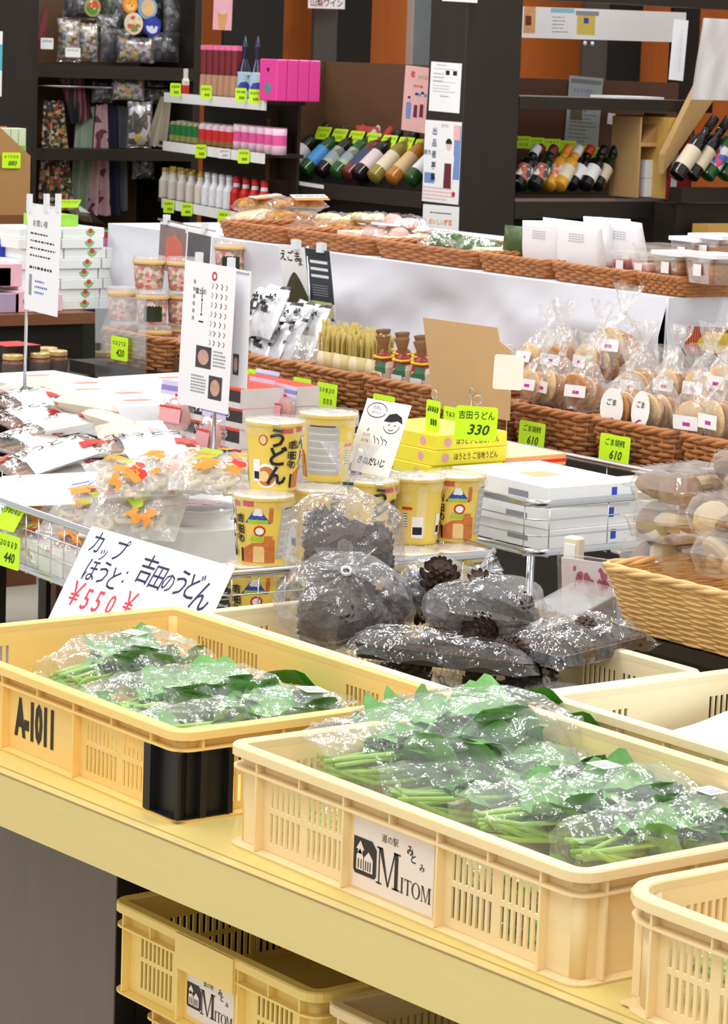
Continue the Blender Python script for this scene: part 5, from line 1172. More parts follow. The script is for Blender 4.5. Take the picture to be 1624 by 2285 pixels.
# white paper pouches
m_pouch = mat('white_paper_pouch', (240, 240, 244), .6, .02, 20, .2)
def pouch(label, px, py, x0, w, h, d, rz, lean, seed, prints=True):
    q = PX(px, py, x0); t = thing('paper_pouch', label, 'pouch', q, (0, lean, rz), 'white paper pouches'); b = MB(); rn = random.Random(seed); lo = []
    for k in range(9):
        f = k/8; z = h*f; dd = d*(1-f**2)*.5+.0008; ww = w/2*(1+.08*f)
        lo.append([(x*1.0+.003*sin(y*70+seed), y, z+.004*sin(y*60+seed)*f) for x, y in rrect(dd+.0008, ww, min(dd, .01), 3)])
    b.loft(lo, 0, True, True, True, True); b.build('pouch', m_pouch, t)
    if prints:
        b = MB(); M = T(0, 0, 0); rn = random.Random(5)
        for k in range(4):
            z = h*(.78-.05*k); x = -(d*.5*(1-(z/h)**2)+.0045)
            for s in range(5): b.box(x-.0003, x, -w*.2+s*w*.08, -w*.14+s*w*.08, z-.0006, z+.0006)
        b.build('print', m_grey, t)
for i, (px, py, x0, lb) in enumerate(((1218, 590, 4.13, 'leftmost white paper pouch'), (1300, 598, 4.12, 'second white paper pouch from the left, in front'), (1268, 585, 4.20, 'white paper pouch behind the two in front'), (1345, 590, 4.18, 'third white paper pouch from the left, turned sideways'), (1392, 592, 4.20, 'rightmost white paper pouch'), (1360, 585, 4.27, 'rear white paper pouch on the right'))):
    pouch(lb, px, py, x0, .125 if i != 3 else .07, .098, .035, R(-4+(i % 3)*6), R(-10), i)
b = MB(); pillow(b, .10, .09, .05, lambda u, v: 0, 10, 10, 3, .006); o = b.build('leafy_bag', mat('dark_leafy', (64, 84, 40), .4, .5, 70), None, PX(1168, 548, 4.2), (R(80), 0, R(-60))); tag(o, 'dark green leafy bag tucked left of the white pouches', 'bag of vegetables')
# tubs and packs in the corner tray
m_gran = mat('brown_granola', (176, 116, 62), .6, .4, 120, .3, bump=.6, bscale=150); m_jam = mat('red_fruit', (160, 44, 36), .35, .4, 80)
def tub(label, px, py, x0, s, cont, lid=True, group='clear tubs of granola'):
    q = PX(px, py, x0); t = thing('granola_tub', label, 'tub', (q.x, q.y, q.z), UA, group); h = .048*s
    b = MB(); b.loft([[(x, y, z) for x, y in rrect((.034+o)*s, (.034+o)*s, .01)] for o, z in ((0, .003), (.004, h*.75))], 0, True, True, True, True); b.build('contents', cont, t)
    b = MB(); b.loft([[(x, y, z) for x, y in rrect((.036+o)*s, (.036+o)*s, .01)] for o, z in ((0, 0), (.006, h))], 0, False, True, True, False); b.build('tub', m_clear2, t)
    b = MB(); b.prism(rrect(.046*s, .046*s, .012), h, h+.008); b.build('lid', m_white if lid else m_clear2, t)
    b = MB(); b.box(-.043*s, -.0425*s, -.012, .012, h*.3, h*.75); b.build('label', m_white, t); return t
for px, py, x0, s, c, l, lb in ((1552, 588, 4.20, 1, m_gran, 1, 'clear tub of granola with white lid, upper left of four'), (1605, 590, 4.22, 1.15, m_gran, 1, 'tallest clear tub of granola at the upper right edge'), (1520, 626, 4.10, 1.1, m_gran, 1, 'clear tub of granola at the tray rim, lower left of four'), (1592, 632, 4.08, 1.1, m_gran, 1, 'clear tub of granola at the tray rim, lower right at the edge'),
    (1410, 612, 4.12, .85, m_jam, 0, 'clear tub of red fruit between pouches and granola'), (1468, 600, 4.18, .95, m_pickw, 0, 'clear tub of pale food behind the granola'), (1450, 618, 4.11, .8, m_rosy, 0, 'small clear tub beside the red fruit')):
    tub(lb, px, py-(0), x0, s, c, l)
# leaf poster on its stand
def pr(b, w, h):
    blk(b, w*.02, w*.5, -h*.26, h*.5, 4); blk(b, w*.02, w*.5, h*.36, h*.5, 5)
    for k in range(3): blk(b, w*.10, w*.44, h*(.30-.10*k), h*(.34-.10*k), 0, 2)
    for k in range(5): blk(b, w*.10, w*.40, h*(-.02-.035*k), h*(-.008-.035*k), 3, 2)
    blk(b, w*.04, w*.46, -h*.46, -h*.24, 6, 3); rows(b, w*.08, w*.4, -h*.44, -h*.28, 4, 3, 8); blk(b, w*.05, w*.48, -h*.5, -h*.47, 8, 3)
    rn = random.Random(3); n = 26; cx, cy = -w*.24, -h*.12; lp = []
    for k in range(n+1):
        f = k/n; ww = w*.30*(1-f)**.7*(1+.10*(k % 2)); lp.append((cx-ww, cy-h*.27+h*.52*f))
    rp = [(2*cx-x, y) for x, y in lp][::-1]; b.prism(lp+rp, .0006, .0008, 7)
    b.text('えごま', h*.17, Z3(-w*.30, h*.34), 1, .02, .1, w*.45); b.text('ま', h*.14, Z3(-w*.1, h*.28), 1, .02)
tl, tr = PX(622, 545, 3.86), PX(735, 560, 3.86)
t = thing('poster_stand', 'clip stand with a poster of a dark green leaf before the white cloth', 'sign stand', (tl.x, (tl.y+tr.y)/2, MZ))
o = sheet('leaf_poster', None, None, tl, tr, .165, (-.16, 0, 1), pr, [m_white, m_ink, m_red, m_grey, mat('slate_print', (58, 68, 78), .45, .2, 20), mat('teal_grey_print', (110, 140, 160), .45, .2), mat('pale_green_print', (216, 222, 150), .5), mat('leaf_print', (66, 70, 40), .45, .4, 40), m_blue])
o.parent = t; o.matrix_parent_inverse = Matrix.Translation((-t.location.x, -t.location.y, -t.location.z))
for f, nm in ((.35, 'clip'), (.85, 'clip')):
    p = tl.lerp(tr, f)-t.location; b = MB(); b.box(p.x-.008, p.x+.006, p.y-.011, p.y+.011, p.z-.006, p.z+.016); b.build(nm, m_clip, t)
p = tl.lerp(tr, .55)-t.location; pole(t, (p.x+.03, p.y, 0), (p.x+.004, p.y, p.z+.004))
# sheet on clips further left
tl, tr = PX(358, 494, 3.9), PX(474, 520, 3.9)
t = thing('sign_stand', 'clip stand with a printed meat photo sheet behind the noodle tubs', 'sign stand', (tl.x, (tl.y+tr.y)/2, MZ))
def pr(b, w, h): blk(b, -w*.5, w*.02, -h*.5, h*.45, 4); b.prism([(-w*.38, -h*.3), (w*.0, -h*.35), (-w*.05, h*.1), (-w*.2, h*.3), (-w*.35, h*.2)], .0006, .0008, 5); blk(b, w*.05, w*.48, -h*.2, h*.42, 6, 2); rows(b, w*.1, w*.45, -h*.1, h*.35, 5, 0, 3); blk(b, w*.2, w*.42, -h*.5, -h*.26, 7)
o = sheet('photo_sheet', None, None, tl, tr, .12, (0, 0, 1), pr, [m_white, m_ink, m_red, m_grey, mat('grey_red_photo', (140, 120, 118), .5, .3, 40), mat('red_meat_photo', (206, 110, 96), .5, .25, 60), mat('dark_grey_print', (90, 90, 96), .5, .3, 60), m_orange])
o.parent = t; o.matrix_parent_inverse = Matrix.Translation((-t.location.x, -t.location.y, -t.location.z))
b = MB(); b.tube([tuple(tl-t.location+Vector((0, .01, .006))), tuple(tr-t.location+Vector((0, -.01, .006)))], .003, 6); b.build('cross_bar', m_steel, t); p = tl.lerp(tr, .5)-t.location; pole(t, (p.x+.02, p.y, 0), (p.x+.002, p.y, p.z))
for f in (.12, .85): p = tl.lerp(tr, f)-t.location; b = MB(); b.box(p.x-.006, p.x+.006, p.y-.008, p.y+.008, p.z-.004, p.z+.02); b.build('clip', m_clip, t)
# ================================================================ stacked noodle tubs at the left
m_ram = multi('red_grey_print', [(190, 96, 84), (206, 190, 182), (202, 134, 120), (196, 180, 172), (170, 140, 132), (128, 132, 96), (208, 160, 146)], 110, .35); m_ramd = mat('black_green_print', (40, 48, 30), .35, .3, 40); m_gold = mat('gold_lid_rim', (226, 186, 110), .3, .05, 20, .5)
m_dome = film('clear_dome', base=.1, edge=.5, rough=.08, bump=.2, bscale=30, milk=.16)
def ram(label, q, black):
    t = thing('noodle_tub', label, 'noodle tub', q, VA, 'stacked instant noodle tubs'); b = MB()
    b.lathe([(.033, 0), (.034, .002), (.0385, .062)], 28, 0); 
    if black:
        for k in range(8):
            a0 = -.5+k*.16; r = .036
            b.add([(r*1.03*cos(a), (r*1.03)*sin(a), z) for a, z in ((a0, .006), (a0+.16, .006), (a0+.16, .056), (a0, .056))], [(0, 1, 2, 3)], 1)
    b.build('tub', [m_ram, m_ramd], t)
    b = MB(); b.lathe([(.0385, .060), (.0415, .061), (.0415, .066), (.039, .067)], 28, 0); b.build('lid_rim', m_gold, t)
    b = MB(); b.lathe([(.041, .067), (.0405, .075), (.038, .0795), (.001, .080)], 28, 0, True, None, False, False); b.build('clear_dome', m_dome, t); return t
RZ = MZ+.012
for px, py, x0, lv, bl, lb in ((333, 598, 3.74, 2, 0, 'top tub of the middle stack of red noodle tubs'), (340, 665, 3.72, 1, 1, 'black backed noodle tub in the middle level'), (346, 735, 3.70, 0, 1, 'black backed noodle tub at the bottom with a white label'),
    (275, 655, 3.70, 1, 0, 'upper tub of the leftmost stack of red noodle tubs'), (283, 715, 3.69, 0, 0, 'lower tub of the leftmost stack of red noodle tubs'), (408, 600, 3.80, 2, 0, 'top tub of the right stack of red noodle tubs'), (408, 668, 3.80, 1, 0, 'middle tub of the right stack beside the hanging sheets'), (408, 735, 3.80, 0, 0, 'bottom tub of the right stack beside the hanging sheets'),
    (512, 600, 4.0, 2, 1, 'single noodle tub with a gold rim right of the hanging sheets')):
    q = PX(px, py, x0+.04); ram(lb, (q.x, q.y, RZ+.0805*lv if px != 512 else q.z-.01), bl)
q = PX(512, 600, 4.04); cbox('carton', 'carton under the single gold rimmed noodle tub', 'carton', (q.x, q.y, MZ), .09, .09, q.z-.011-MZ, 0, [m_tan])
b = MB(); a, c = PX(212, 655, 3.585), PX(325, 665, 3.585); w = (c-a).length
o = sheet('acrylic_sheet', 'clear acrylic sheet in front of the left basket of noodle tubs', 'acrylic sheet', a, c, .20, (0, 0, 1), None, [m_acryl], None, .003)
card('lime card reading 420 on the clear acrylic sheet', PX(248, 748, 3.578), .075, .056, '420', 'X', 0, 9)
# ================================================================ brown shelf with white and green boxes
m_shelf = mat('warm_brown_shelf', (128, 82, 52), .45, .15, 8, .4, stretch=(1, 6, 1))
p0, p1 = PY(-60, 704, 6.5), PY(214, 706, 6.5); SZ = p0.z
sh = thing('display_shelf', 'brown shelf carrying the white and green boxes at the left', 'shelf', (p0.x, 6.5, 0)); wS = p1.x-p0.x
b = MB(); b.box(0, wS, 0, .5, SZ-.03, SZ-.001); b.build('shelf_board', m_shelf, sh); b = MB(); b.box(.02, wS-.02, .03, .48, .34, SZ-.03); b.build('shelf_base', m_dark, sh)
for x_ in (.05, wS-.05): b = MB(); b.box(x_-.02, x_+.02, .40, .44, 0, .34); b.build('leg', m_dark, sh)
m_wgb = mat('box_white_pale', (238, 242, 240), .45, .03); m_gleaf = mat('leaf_green_print', (140, 190, 120), .5, .1); m_redd = mat('red_dot_print', (206, 70, 50), .5)
def pr_wg(b, sx, sy, sz):
    y = -sy/2-.0003; cx = sx*.16
    for k, (dx, dz, w) in enumerate(((0, .2, .4), (-.5, .1, .35), (.5, .1, .35), (-.35, -.15, .3), (.35, -.15, .3), (0, -.3, .3))): b.prism([(cx+sz*(dx*.7+w*.6*cos(a*.8)), sz*(.48+dz*.8+.55*w*sin(a*.8))) for a in range(8)], 0, .0002, 1, FY(0, y, 0))
    b.prism([(cx+sz*.28*cos(a*.8), sz*(.72+.26*sin(a*.8))) for a in range(8)], .0002, .0005, 2, FY(0, y, 0))
wg = None; bw, bh = .128, .0272
qa = PY(140, 700, 6.56); 
for col in range(3):
    for i in range(8 - (2 if col == 2 else 0)):
        x = qa.x+bw/2+(bw+.004)*(col-1)*1.0+((i*7) % 3-1)*.006+(.012 if i > 4 else 0); pos = (x, 6.66+.006*(i % 2), SZ+bh*i)
        lb = 'white box with green leaf print, %s from the bottom of the %s column' % (ORD[i], ('left', 'middle', 'right')[col])
        if wg is None: wg = cbox('leaf_print_box', lb, 'box', pos, bw, .16, bh-.0006, 0, [m_wgb, m_gleaf, m_redd], pr_wg, 'white boxes with green leaf print')
        else: redup(wg, pos, 0, lb)
# clear slanted stand with a lime card, small red and pink box
tz = SZ+bh*8
t = thing('slanted_stand', 'clear slanted acrylic stand on the white and green boxes', 'display stand', (qa.x+.05, 6.62, tz)); b = MB(); b.add([(-.07, 0, .055), (.035, 0, .055), (.115, 0, .006), (.115, .12, .006), (.035, .12, .055), (-.07, .12, .055)], [(0, 1, 4, 5), (1, 2, 3, 4)]); b.build('acrylic', m_acryl, t)
b = MB(); b.box(-.07, .04, .02, .12, .0, .03); b.build('green_packet', mat('fresh_green_pack', (150, 210, 70), .5, .2, 40), t)
card('lime card lying on the clear slanted stand', PY(130, 446, 6.61), .072, .03, ' ', 'Y', -.9, 2)
cbox('small_box', 'small red and pink box right of the clear slanted stand', 'box', (qa.x+.175, 6.68, SZ+bh*6), .065, .08, .045, 0, [mat('rose_pink_box', (232, 150, 190), .45, .05), m_redd, m_gleaf], lambda b, sx, sy, sz: (b.box(-sx/2-.0004, sx/2+.0004, -sy/2-.0004, sy/2, sz*.5, sz*.85, 1), b.box(-sx/2-.0004, sx/2+.0004, -sy/2-.0004, sy/2, sz*.86, sz, 2)))
# pink and blue goods at the far left
m_pkbox = mat('pink_box', (244, 190, 204), .45, .05); m_bluebot = mat('deep_blue_glass', (24, 40, 170), .15, .2, 30, .6); m_lav = mat('lavender_box', (176, 160, 186), .45, .1)
for i, (px, py, w, h, m, lb) in enumerate(((22, 702, .06, .05, m_lav, 'lavender box at the left end of the brown shelf'), (62, 702, .07, .055, m_pkbox, 'pink box with a grey round print on the brown shelf'), (110, 702, .085, .045, m_pkbox, 'pink box just left of the leaf print boxes'), (25, 640, .07, .06, m_pkbox, 'pink box standing on the lavender box'), (8, 640, .05, .05, mat('dusty_blue_box', (110, 150, 190), .4, .2), 'dusty blue box at the photo edge above the lavender box'), (38, 612, .10, .04, m_white, 'white box above the pink boxes at the left'))):
    q = PY(px, py, 6.54+.02*(i > 2)+.04*(i == 5)); cbox('gift_box', lb, 'box', (q.x, q.y+.05, SZ if i < 3 else q.z), w, .09, h if i != 5 else .03, 0, [m, m_grey], (lambda b, sx, sy, sz: b.prism([(.013*cos(k*.5), sz*.55+.010*sin(k*.5)) for k in range(13)], 0, .0004, 1, FY(0, -sy/2-.0003, 0))) if i == 1 else None)
q0 = PY(20, 560, 6.66)
cbox('carton', 'dark carton raising the blue bottles', 'carton', (q0.x, 6.72, SZ), .22, .10, PY(20, 592, 6.66).z-SZ, 0, [m_dark])
bb = MB(); bb.lathe([(.0105, 0), (.011, .002), (.011, .05), (.008, .058), (.006, .062), (.006, .072), (.0068, .073), (.0068, .082), (.001, .083)], 14, 0, mis=[0]*5+[1]*4)
bp = None
for i in range(6):
    q = PY(2+i*11, 594, 6.68); lb = 'small deep blue bottle with clear cap, %s from the left' % ORD[i]
    if bp is None: bp = tag(bb.build('blue_bottle', [m_bluebot, m_clip], None, q), lb, 'bottle', 'deep blue bottles')
    else: redup(bp, q, 0, lb)
# jars with gold lids, red box
q0 = PY(70, 838, 6.05); 
o = thing('plinth', 'low dark plinth with gold lidded jars below the brown shelf', 'plinth', (q0.x, 6.05, 0)); b = MB(); b.box(-.35, .30, -.04, .36, .38, q0.z-.001); b.build('plinth_top', m_dark, o)
for x_ in (-.3, .25): b = MB(); b.box(x_-.02, x_+.02, .30, .34, 0, .38); b.build('leg', m_dark, o)
m_jar = mat('jar_dark_label', (96, 86, 84), .35, .4, 120); m_jarr = mat('jar_reddish', (150, 84, 64), .3, .3, 60); m_glid = mat('gold_jar_lid', (226, 196, 130), .3, .1, 40, .5, metal=.3)
jb = MB(); jb.lathe([(.024, 0), (.026, .002), (.026, .034), (.024, .040), (.022, .043)], 20, 0, mis=[0, 0, 1, 1]); 
jr = thing('honey_jar', 'jar', 'jar', (0, 0, 0)); jb.build('jar', [m_jar, m_jarr], jr); b = MB(); b.lathe([(.0245, .043), (.0255, .045), (.0255, .054), (.024, .056), (.001, .0565)], 20, 0); b.build('lid', m_glid, jr); KIDS[jr.name] = [o for o in bpy.data.objects if o.parent == jr]
for i, (px, yy, lb) in enumerate(((28, 6.03, 'front left jar with gold lid at the left edge'), (88, 6.05, 'front middle jar with gold lid beside the sign pole'), (127, 6.08, 'front right jar with gold lid'), (62, 6.13, 'rear middle jar with gold lid'), (105, 6.15, 'rear right jar with gold lid'), (10, 6.15, 'rear left jar with gold lid under the red box'))):
    q = PY(px, 830, yy); p = (q.x, yy, q0.z)
    if i == 0: jr.location = p; jr['label'] = lb; jr['group'] = 'gold lidded jars'
    else: dup(jr, p, 0, lb, 'gold lidded jars')
q = PY(18, 780, 6.12); cbox('red_box', 'red topped black box on the gold lidded jars at the left edge', 'box', (q.x, 6.10, q.z-.012), .10, .10, .028, R(4), [m_bkb, m_red], lambda b, sx, sy, sz: b.box(-sx/2, sx/2, -sy/2, sy/2, sz, sz+.0006, 1))
# ================================================================ pillar and back walls
m_post = mat('charcoal_post', (44, 39, 34), .5, .2, 7, .3, stretch=(4, 4, .4)); m_blackp2 = mat('near_black_recess', (20, 18, 17), .6)
XP = 5.30; pc = PX(1027, 400, XP)
pr_ = PY(1152, 400, pc.y); PW = pr_.x-XP
b = MB(); b.bbox(XP, XP+PW, pc.y, pc.y+.175, 0, 3.2, .004); struct('trim_1', b, m_post)
WY = 10.6
def wallpost(n, px0, px1, y, m, z1=3.3):
    a, c = PY(px0, 80, y), PY(px1, 80, y); b = MB(); b.box(a.x, c.x, y, y+.02, 0, z1); struct('trim_%d' % n, b, m)
wallpost(2, 700, 752, 10.3, mat('slate_post', (74, 70, 68), .5, .15, 8)); wallpost(3, 752, 828, 10.36, m_blackp2); wallpost(4, 1302, 1356, 10.3, mat('slate_post', (74, 70, 68))); wallpost(5, 1356, 1432, 10.36, m_blackp2)
wallpost(6, 500, 632, 10.2, m_blackp2); wallpost(7, 1500, 1560, 10.2, m_blackp2)
a = PY(918, 140, 9.6); c = PY(972, 140, 9.6)
t = thing('framed_panel', 'grey framed glass panel standing left of the dark pillar', 'framed panel', (a.x, 9.6, 0), R(6))
b = MB(); w = (c.x-a.x)*1.5; b.box(0, w, 0, .02, a.z-.02, 2.4); b.build('panel', mat('slate_picture', (104, 114, 118), .25, .25, 4, .5), t)
b = MB(); b.box(-.012, 0, -.005, .025, a.z-.03, 2.4); b.box(0, w, -.005, .025, a.z-.032, a.z-.02); b.build('frame', mat('aluminium', (190, 190, 192), .3, .05, metal=.6), t)
# ================================================================ posters on the pillar (side facing the aisle)
def pil(label, px0, py0, px1, py1, h_px, pr, mats, x=XP-.002, name='poster'):
    tl, tr = PX(px0, py0, x), PX(px1, py1, x); bl = PX(px0, py0+h_px, x); return sheet(name, label, name, tl, tr, tl.z-bl.z, (0, 0, 1), pr, mats, None, .0012)
mpp = [m_white, m_ink, mat('poster_pink', (240, 190, 186), .5, .05), m_grey, mat('poster_maroon', (110, 40, 56), .5, .1), mat('poster_blue', (120, 150, 206), .5, .1), mat('poster_skin', (236, 200, 186), .5), m_orange, m_green, mat('poster_navy', (60, 70, 110), .5), m_red]
def pr(b, w, h):
    rows(b, -w*.3, w*.2, h*.42, h*.46, 1, 3, 1, .4); 
    for x0, y0 in ((.0, .25), (.24, .25)): blk(b, w*x0, w*(x0+.13), h*y0, h*(y0+.09), 1)
    rows(b, -w*.4, w*.1, h*.08, h*.3, 3, 3, 3, .3); rows(b, -w*.4, w*.4, -h*.12, h*.05, 3, 3, 4, .2); rows(b, -w*.15, w*.2, -h*.22, -h*.15, 1, 3, 5, .4); blk(b, -w*.42, w*.35, h*.36, h*.367, 3); blk(b, -w*.42, w*.35, h*.10, h*.107, 3)
pil('white notice with black marks, topmost on the pillar', 962, 137, 1030, 142, 110, pr, mpp)
def person(b, x, y, s, shirt, apron, mi_h=1):
    b.prism([(x-.10*s, y-.30*s), (x+.10*s, y-.30*s), (x+.12*s, y+.12*s), (x+.05*s, y+.17*s), (x-.05*s, y+.17*s), (x-.12*s, y+.12*s)], .0004, .0006, shirt)
    b.prism([(x-.08*s, y-.30*s), (x+.08*s, y-.30*s), (x+.07*s, y+.02*s), (x-.07*s, y+.02*s)], .0007, .0009, apron)
    b.prism([(x+.055*s*cos(k*.6), y+.25*s+.07*s*sin(k*.6)) for k in range(10)], .0004, .0006, 6); b.prism([(x+.065*s*cos(k*.35), y+.27*s+.07*s*sin(k*.35)) for k in range(10)], .0007, .0009, mi_h)
def pr(b, w, h):
    for k, s in enumerate('出品者募集'): b.text(s, h*.10, Z3(-w*.22, h*(.36-.14*k)), 9, .02)
    b.text('朝市', h*.07, Z3(-w*.40, h*.1), 9, .01); b.text('まずは', h*.05, Z3(w*.05, h*.44), 3, .01)
    person(b, w*.18, -h*.03, h*.95, 0, 4); b.prism([(w*.08, -h*.26), (w*.32, -h*.26), (w*.34, h*.02), (w*.26, h*.05), (w*.06, h*.02)], .0003, .0005, 3); blk(b, -w*.46, -w*.18, -h*.27, -h*.14, 5); blk(b, w*.32, w*.5, -h*.2, h*.45, 5); blk(b, w*.3, w*.48, h*.28, h*.46, 2, 2)
    rows(b, -w*.48, w*.45, -h*.48, -h*.30, 4, 2, 5, .4); b.prism([(w*.36+w*.05*cos(k*.6), -h*.38+w*.05*sin(k*.6)) for k in range(10)], .0004, .0006, 10)
pil('recruiting poster with a person in a maroon apron, middle of the pillar', 949, 267, 1030, 273, 182, pr, mpp)
def pr(b, w, h): rows(b, -w*.3, w*.3, h*.30, h*.36, 1, 1, 2, .4); b.text('おいしい野菜', h*.14, Z3(0, h*.12), 7, .02, 0, w*.8); b.text('富士野菜ワイン', h*.15, Z3(0, -h*.1), 8, .03, 0, w*.85); blk(b, w*.3, w*.33, -h*.4, -h*.2, 1)
pil('white poster with orange and green lettering, lowest on the pillar', 944, 455, 1024, 462, 100, pr, mpp)
pil('paper slip at the very top of the pillar', 988, -30, 1066, -26, 32, lambda b, w, h: blk(b, -w*.4, w*.4, -h*.3, -h*.1, 7), mpp)
def pr(b, w, h):
    b.prism([(-w*.15+w*.25*cos(k*.45), h*.36+h*.09*sin(k*.45)) for k in range(14)], .0003, .0005, 0); b.text('年', h*.12, T(-w*.15, h*.36, .0009), 10, .03)
    for k, (s, m) in enumerate(zip('いちば', (5, 8, 7))): b.text(s, h*.08, Z3(w*(.14+.13*k), h*.34), m, .03)
    rows(b, -w*.1, w*.45, h*.16, h*.24, 1, 10, 4, .5); blk(b, 0, w*.48, h*.05, h*.1, 5); person(b, -w*.25, -h*.15, h*.55, 5, 5); person(b, w*.05, -h*.10, h*.6, 0, 4); person(b, w*.3, -h*.08, h*.62, 0, 4); rows(b, -w*.45, w*.45, -h*.48, -h*.36, 3, 0, 5, .3)
pil('pink poster with two people in aprons at the end of the wine display', 905, 145, 958, 152, 145, pr, [mpp[2]]+mpp[1:], XP+.12)
# ================================================================ wine display facing the aisle
m_wbr = mat('brown_display_board', (104, 76, 52), .5, .15, 7, .3, stretch=(1, 1, 6))
eR, eL = PX(945, 432, XP), PX(600, 398, XP); y0, y1 = pc.y+.18, eL.y; zE = (eR.z+eL.z)/2
wt = PX(735, 137, XP+.22); zT = wt.z; pk = wt
wd_ = thing('wine_display', 'brown wine display with leaning bottles left of the pillar', 'display rack', (XP, y0, 0))
b = MB(); b.box(-.0, .05, 0, y1-y0, zE-.045, zE); b.build('ledge', m_dark, wd_)
b = MB(); b.box(.21, .22, 0, y1-y0, 0, zT); b.build('back_panel', m_wbr, wd_)
b = MB(); yy = y1-y0; b.add([(x, y, z) for y in (yy, yy+.02) for x, z in ((.0, zE-.05), (.22, zE-.05), (.22, zT), (.19, zT), (.0, zE+.19))], [(0, 1, 2, 3, 4), (9, 8, 7, 6, 5)]+[(i, (i+1) % 5, 5+(i+1) % 5, 5+i) for i in range(5)]); b.build('side_panel', m_brown, wd_)
b = MB(); b.add([(x, y, z) for y in (0, yy) for x, z in ((.05, zE-.04), (.19, zE+.09), (.19, zE+.08), (.05, zE-.05))], [(0, 1, 2, 3), (7, 6, 5, 4)]+[(i, (i+1) % 4, 4+(i+1) % 4, 4+i) for i in range(4)]); b.build('slanted_rack', m_dark, wd_)
b = MB(); b.box(.02, .20, 0, yy, 0, zE-.30); b.build('base_cabinet', m_dark, wd_)
b = MB(); b.box(.06, .08, 0, yy, zE-.30, zE-.045); b.build('front_skirt', m_blackp2, wd_)
a = PX(664, 404, XP-.001); c = PX(722, 413, XP-.001); sheet('shelf_strip', 'white label strip on the wine display ledge', 'label', a, c, .012, (0, 0, 1), None, [m_white])
GL = {}
def glass(k, rgb, tr=0): return mat('bottle_'+k, rgb, .12, .15, 20, .6)
g_dk, g_gr, g_ro, g_am, g_cl = glass('dark_green_glass', (26, 34, 24)), glass('green_glass', (38, 84, 34)), glass('rose_wine', (110, 44, 36)), glass('amber_wine', (190, 120, 48)), glass('golden_wine', (150, 130, 60))
g_bk = glass('black_glass', (22, 18, 22)); g_or = glass('orange_juice', (222, 160, 50))
c_bk, c_rd, c_wh, c_or, c_mr = mat('capsule_black', (22, 26, 24), .35), mat('capsule_red', (196, 50, 36), .35), mat('capsule_white', (214, 218, 220), .3), mat('capsule_orange', (240, 140, 40), .35), mat('capsule_maroon', (110, 30, 44), .35)
l_wh, l_cr, l_bl, l_gr, l_pk, l_tan = mat('label_white', (236, 236, 238), .5, .04, 40), mat('label_cream', (226, 212, 184), .5, .05, 40), multi('label_blue', [(60, 140, 220), (80, 160, 230), (70, 110, 160)], 20), multi('label_landscape', [(120, 150, 110), (150, 160, 170), (170, 190, 150), (110, 120, 120)], 40), mat('label_pinkish', (226, 206, 206), .5, .05), mat('label_tan', (224, 190, 140), .5, .06)
l_mt = multi('label_mountain', [(90, 150, 230), (60, 70, 100), (220, 230, 240)], 26); l_st = multi('label_striped', [(226, 226, 226), (200, 110, 90), (90, 90, 90)], 50); l_pe = mat('label_peach', (240, 226, 216), .5, .08, 40, rgb2=(220, 120, 70))
def bottle(label, q, lean, rz, g, cap, lab, s=1.0, group='leaning wine bottles', fat=1, name='wine_bottle'):
    t = thing(name, label, 'bottle', q, (0, lean, rz), group); b = MB(); r = .036*fat
    b.lathe([(r*.8, 0), (r*.97, .003), (r, .008), (r, .155*s), (r*.92, .172*s), (r*.5, .196*s), (.0145, .208*s), (.0135, .235*s)], 22, 0); b.build('glass', g, t)
    b = MB(); b.lathe([(.0148, .222*s), (.0150, .275*s), (.013, .279*s), (.001, .28*s)], 16, 0); b.build('capsule', cap, t)
    b = MB(); a0 = -rz+VA; lo = []
    for k in range(13): a = a0-1.5+3.0*k/12; lo.append([(r*1.015*cos(a), r*1.015*sin(a), .045*s), (r*1.015*cos(a), r*1.015*sin(a), .128*s)])
    b.loft(lo, 0, True, False); b.build('label', lab, t); return t
W1 = [(648, 357, g_dk, c_bk, l_wh, 'leftmost wine bottle on the display, dark green with white label'), (692, 354, g_gr, c_bk, l_bl, 'green wine bottle with bright blue label'), (729, 366, g_bk, c_rd, l_gr, 'dark wine bottle with landscape label and red capsule'), (763, 358, g_gr, c_wh, l_gr, 'green wine bottle with landscape label and white capsule'),
      (790, 366, g_ro, c_rd, l_mt, 'rose wine bottle with blue mountain label'), (812, 382, g_bk, c_bk, l_pk, 'black wine bottle with pinkish white label'), (848, 385, g_cl, c_bk, l_cr, 'golden wine bottle with cream label'), (888, 388, g_am, c_bk, l_tan, 'amber wine bottle with tan label'), (930, 386, g_gr, c_bk, l_wh, 'rightmost wine bottle on the display, green with white label')]
LEAN = R(50)
for i, (px, py, g, cp, lb, nm) in enumerate(W1):
    q = PX(px, py, XP+.07); bottle(nm, (XP+.045, q.y+.004, zE+.028), LEAN, 0, g, cp, lb, .84, 'leaning wine bottles', .72)
for i in range(7):
    px = 711+i*36.5; py = 282+i*4.6; q = PX(px, py, XP+.175)
    card('lime card %s from the left above the leaning wine bottles' % ORD[i], q, .075, .045, '', 'X', .5, i)
b = MB(); a = PX(795, 279, XP+.195); c = PX(845, 284, XP+.195); sheet('paper_slip', 'red paper slip behind the lime cards over the wine', 'card', a, c, .02, (0, 0, 1), None, [mat('coral_slip', (226, 96, 84), .5)])
for i in range(5):
    q = PX(745+i*32, 470, XP+.10); bottle('dim wine bottle lying under the wine display ledge, %s from the left' % ORD[i], (XP-.02, q.y, zE-.16), R(60), 0, (g_dk, g_bk, g_ro, g_am, g_gr)[i], (c_bk, c_rd, c_wh, c_bk, c_or)[i], (l_cr, l_wh, l_tan, l_cr, l_wh)[i], .6, 'bottles under the wine display', .8)
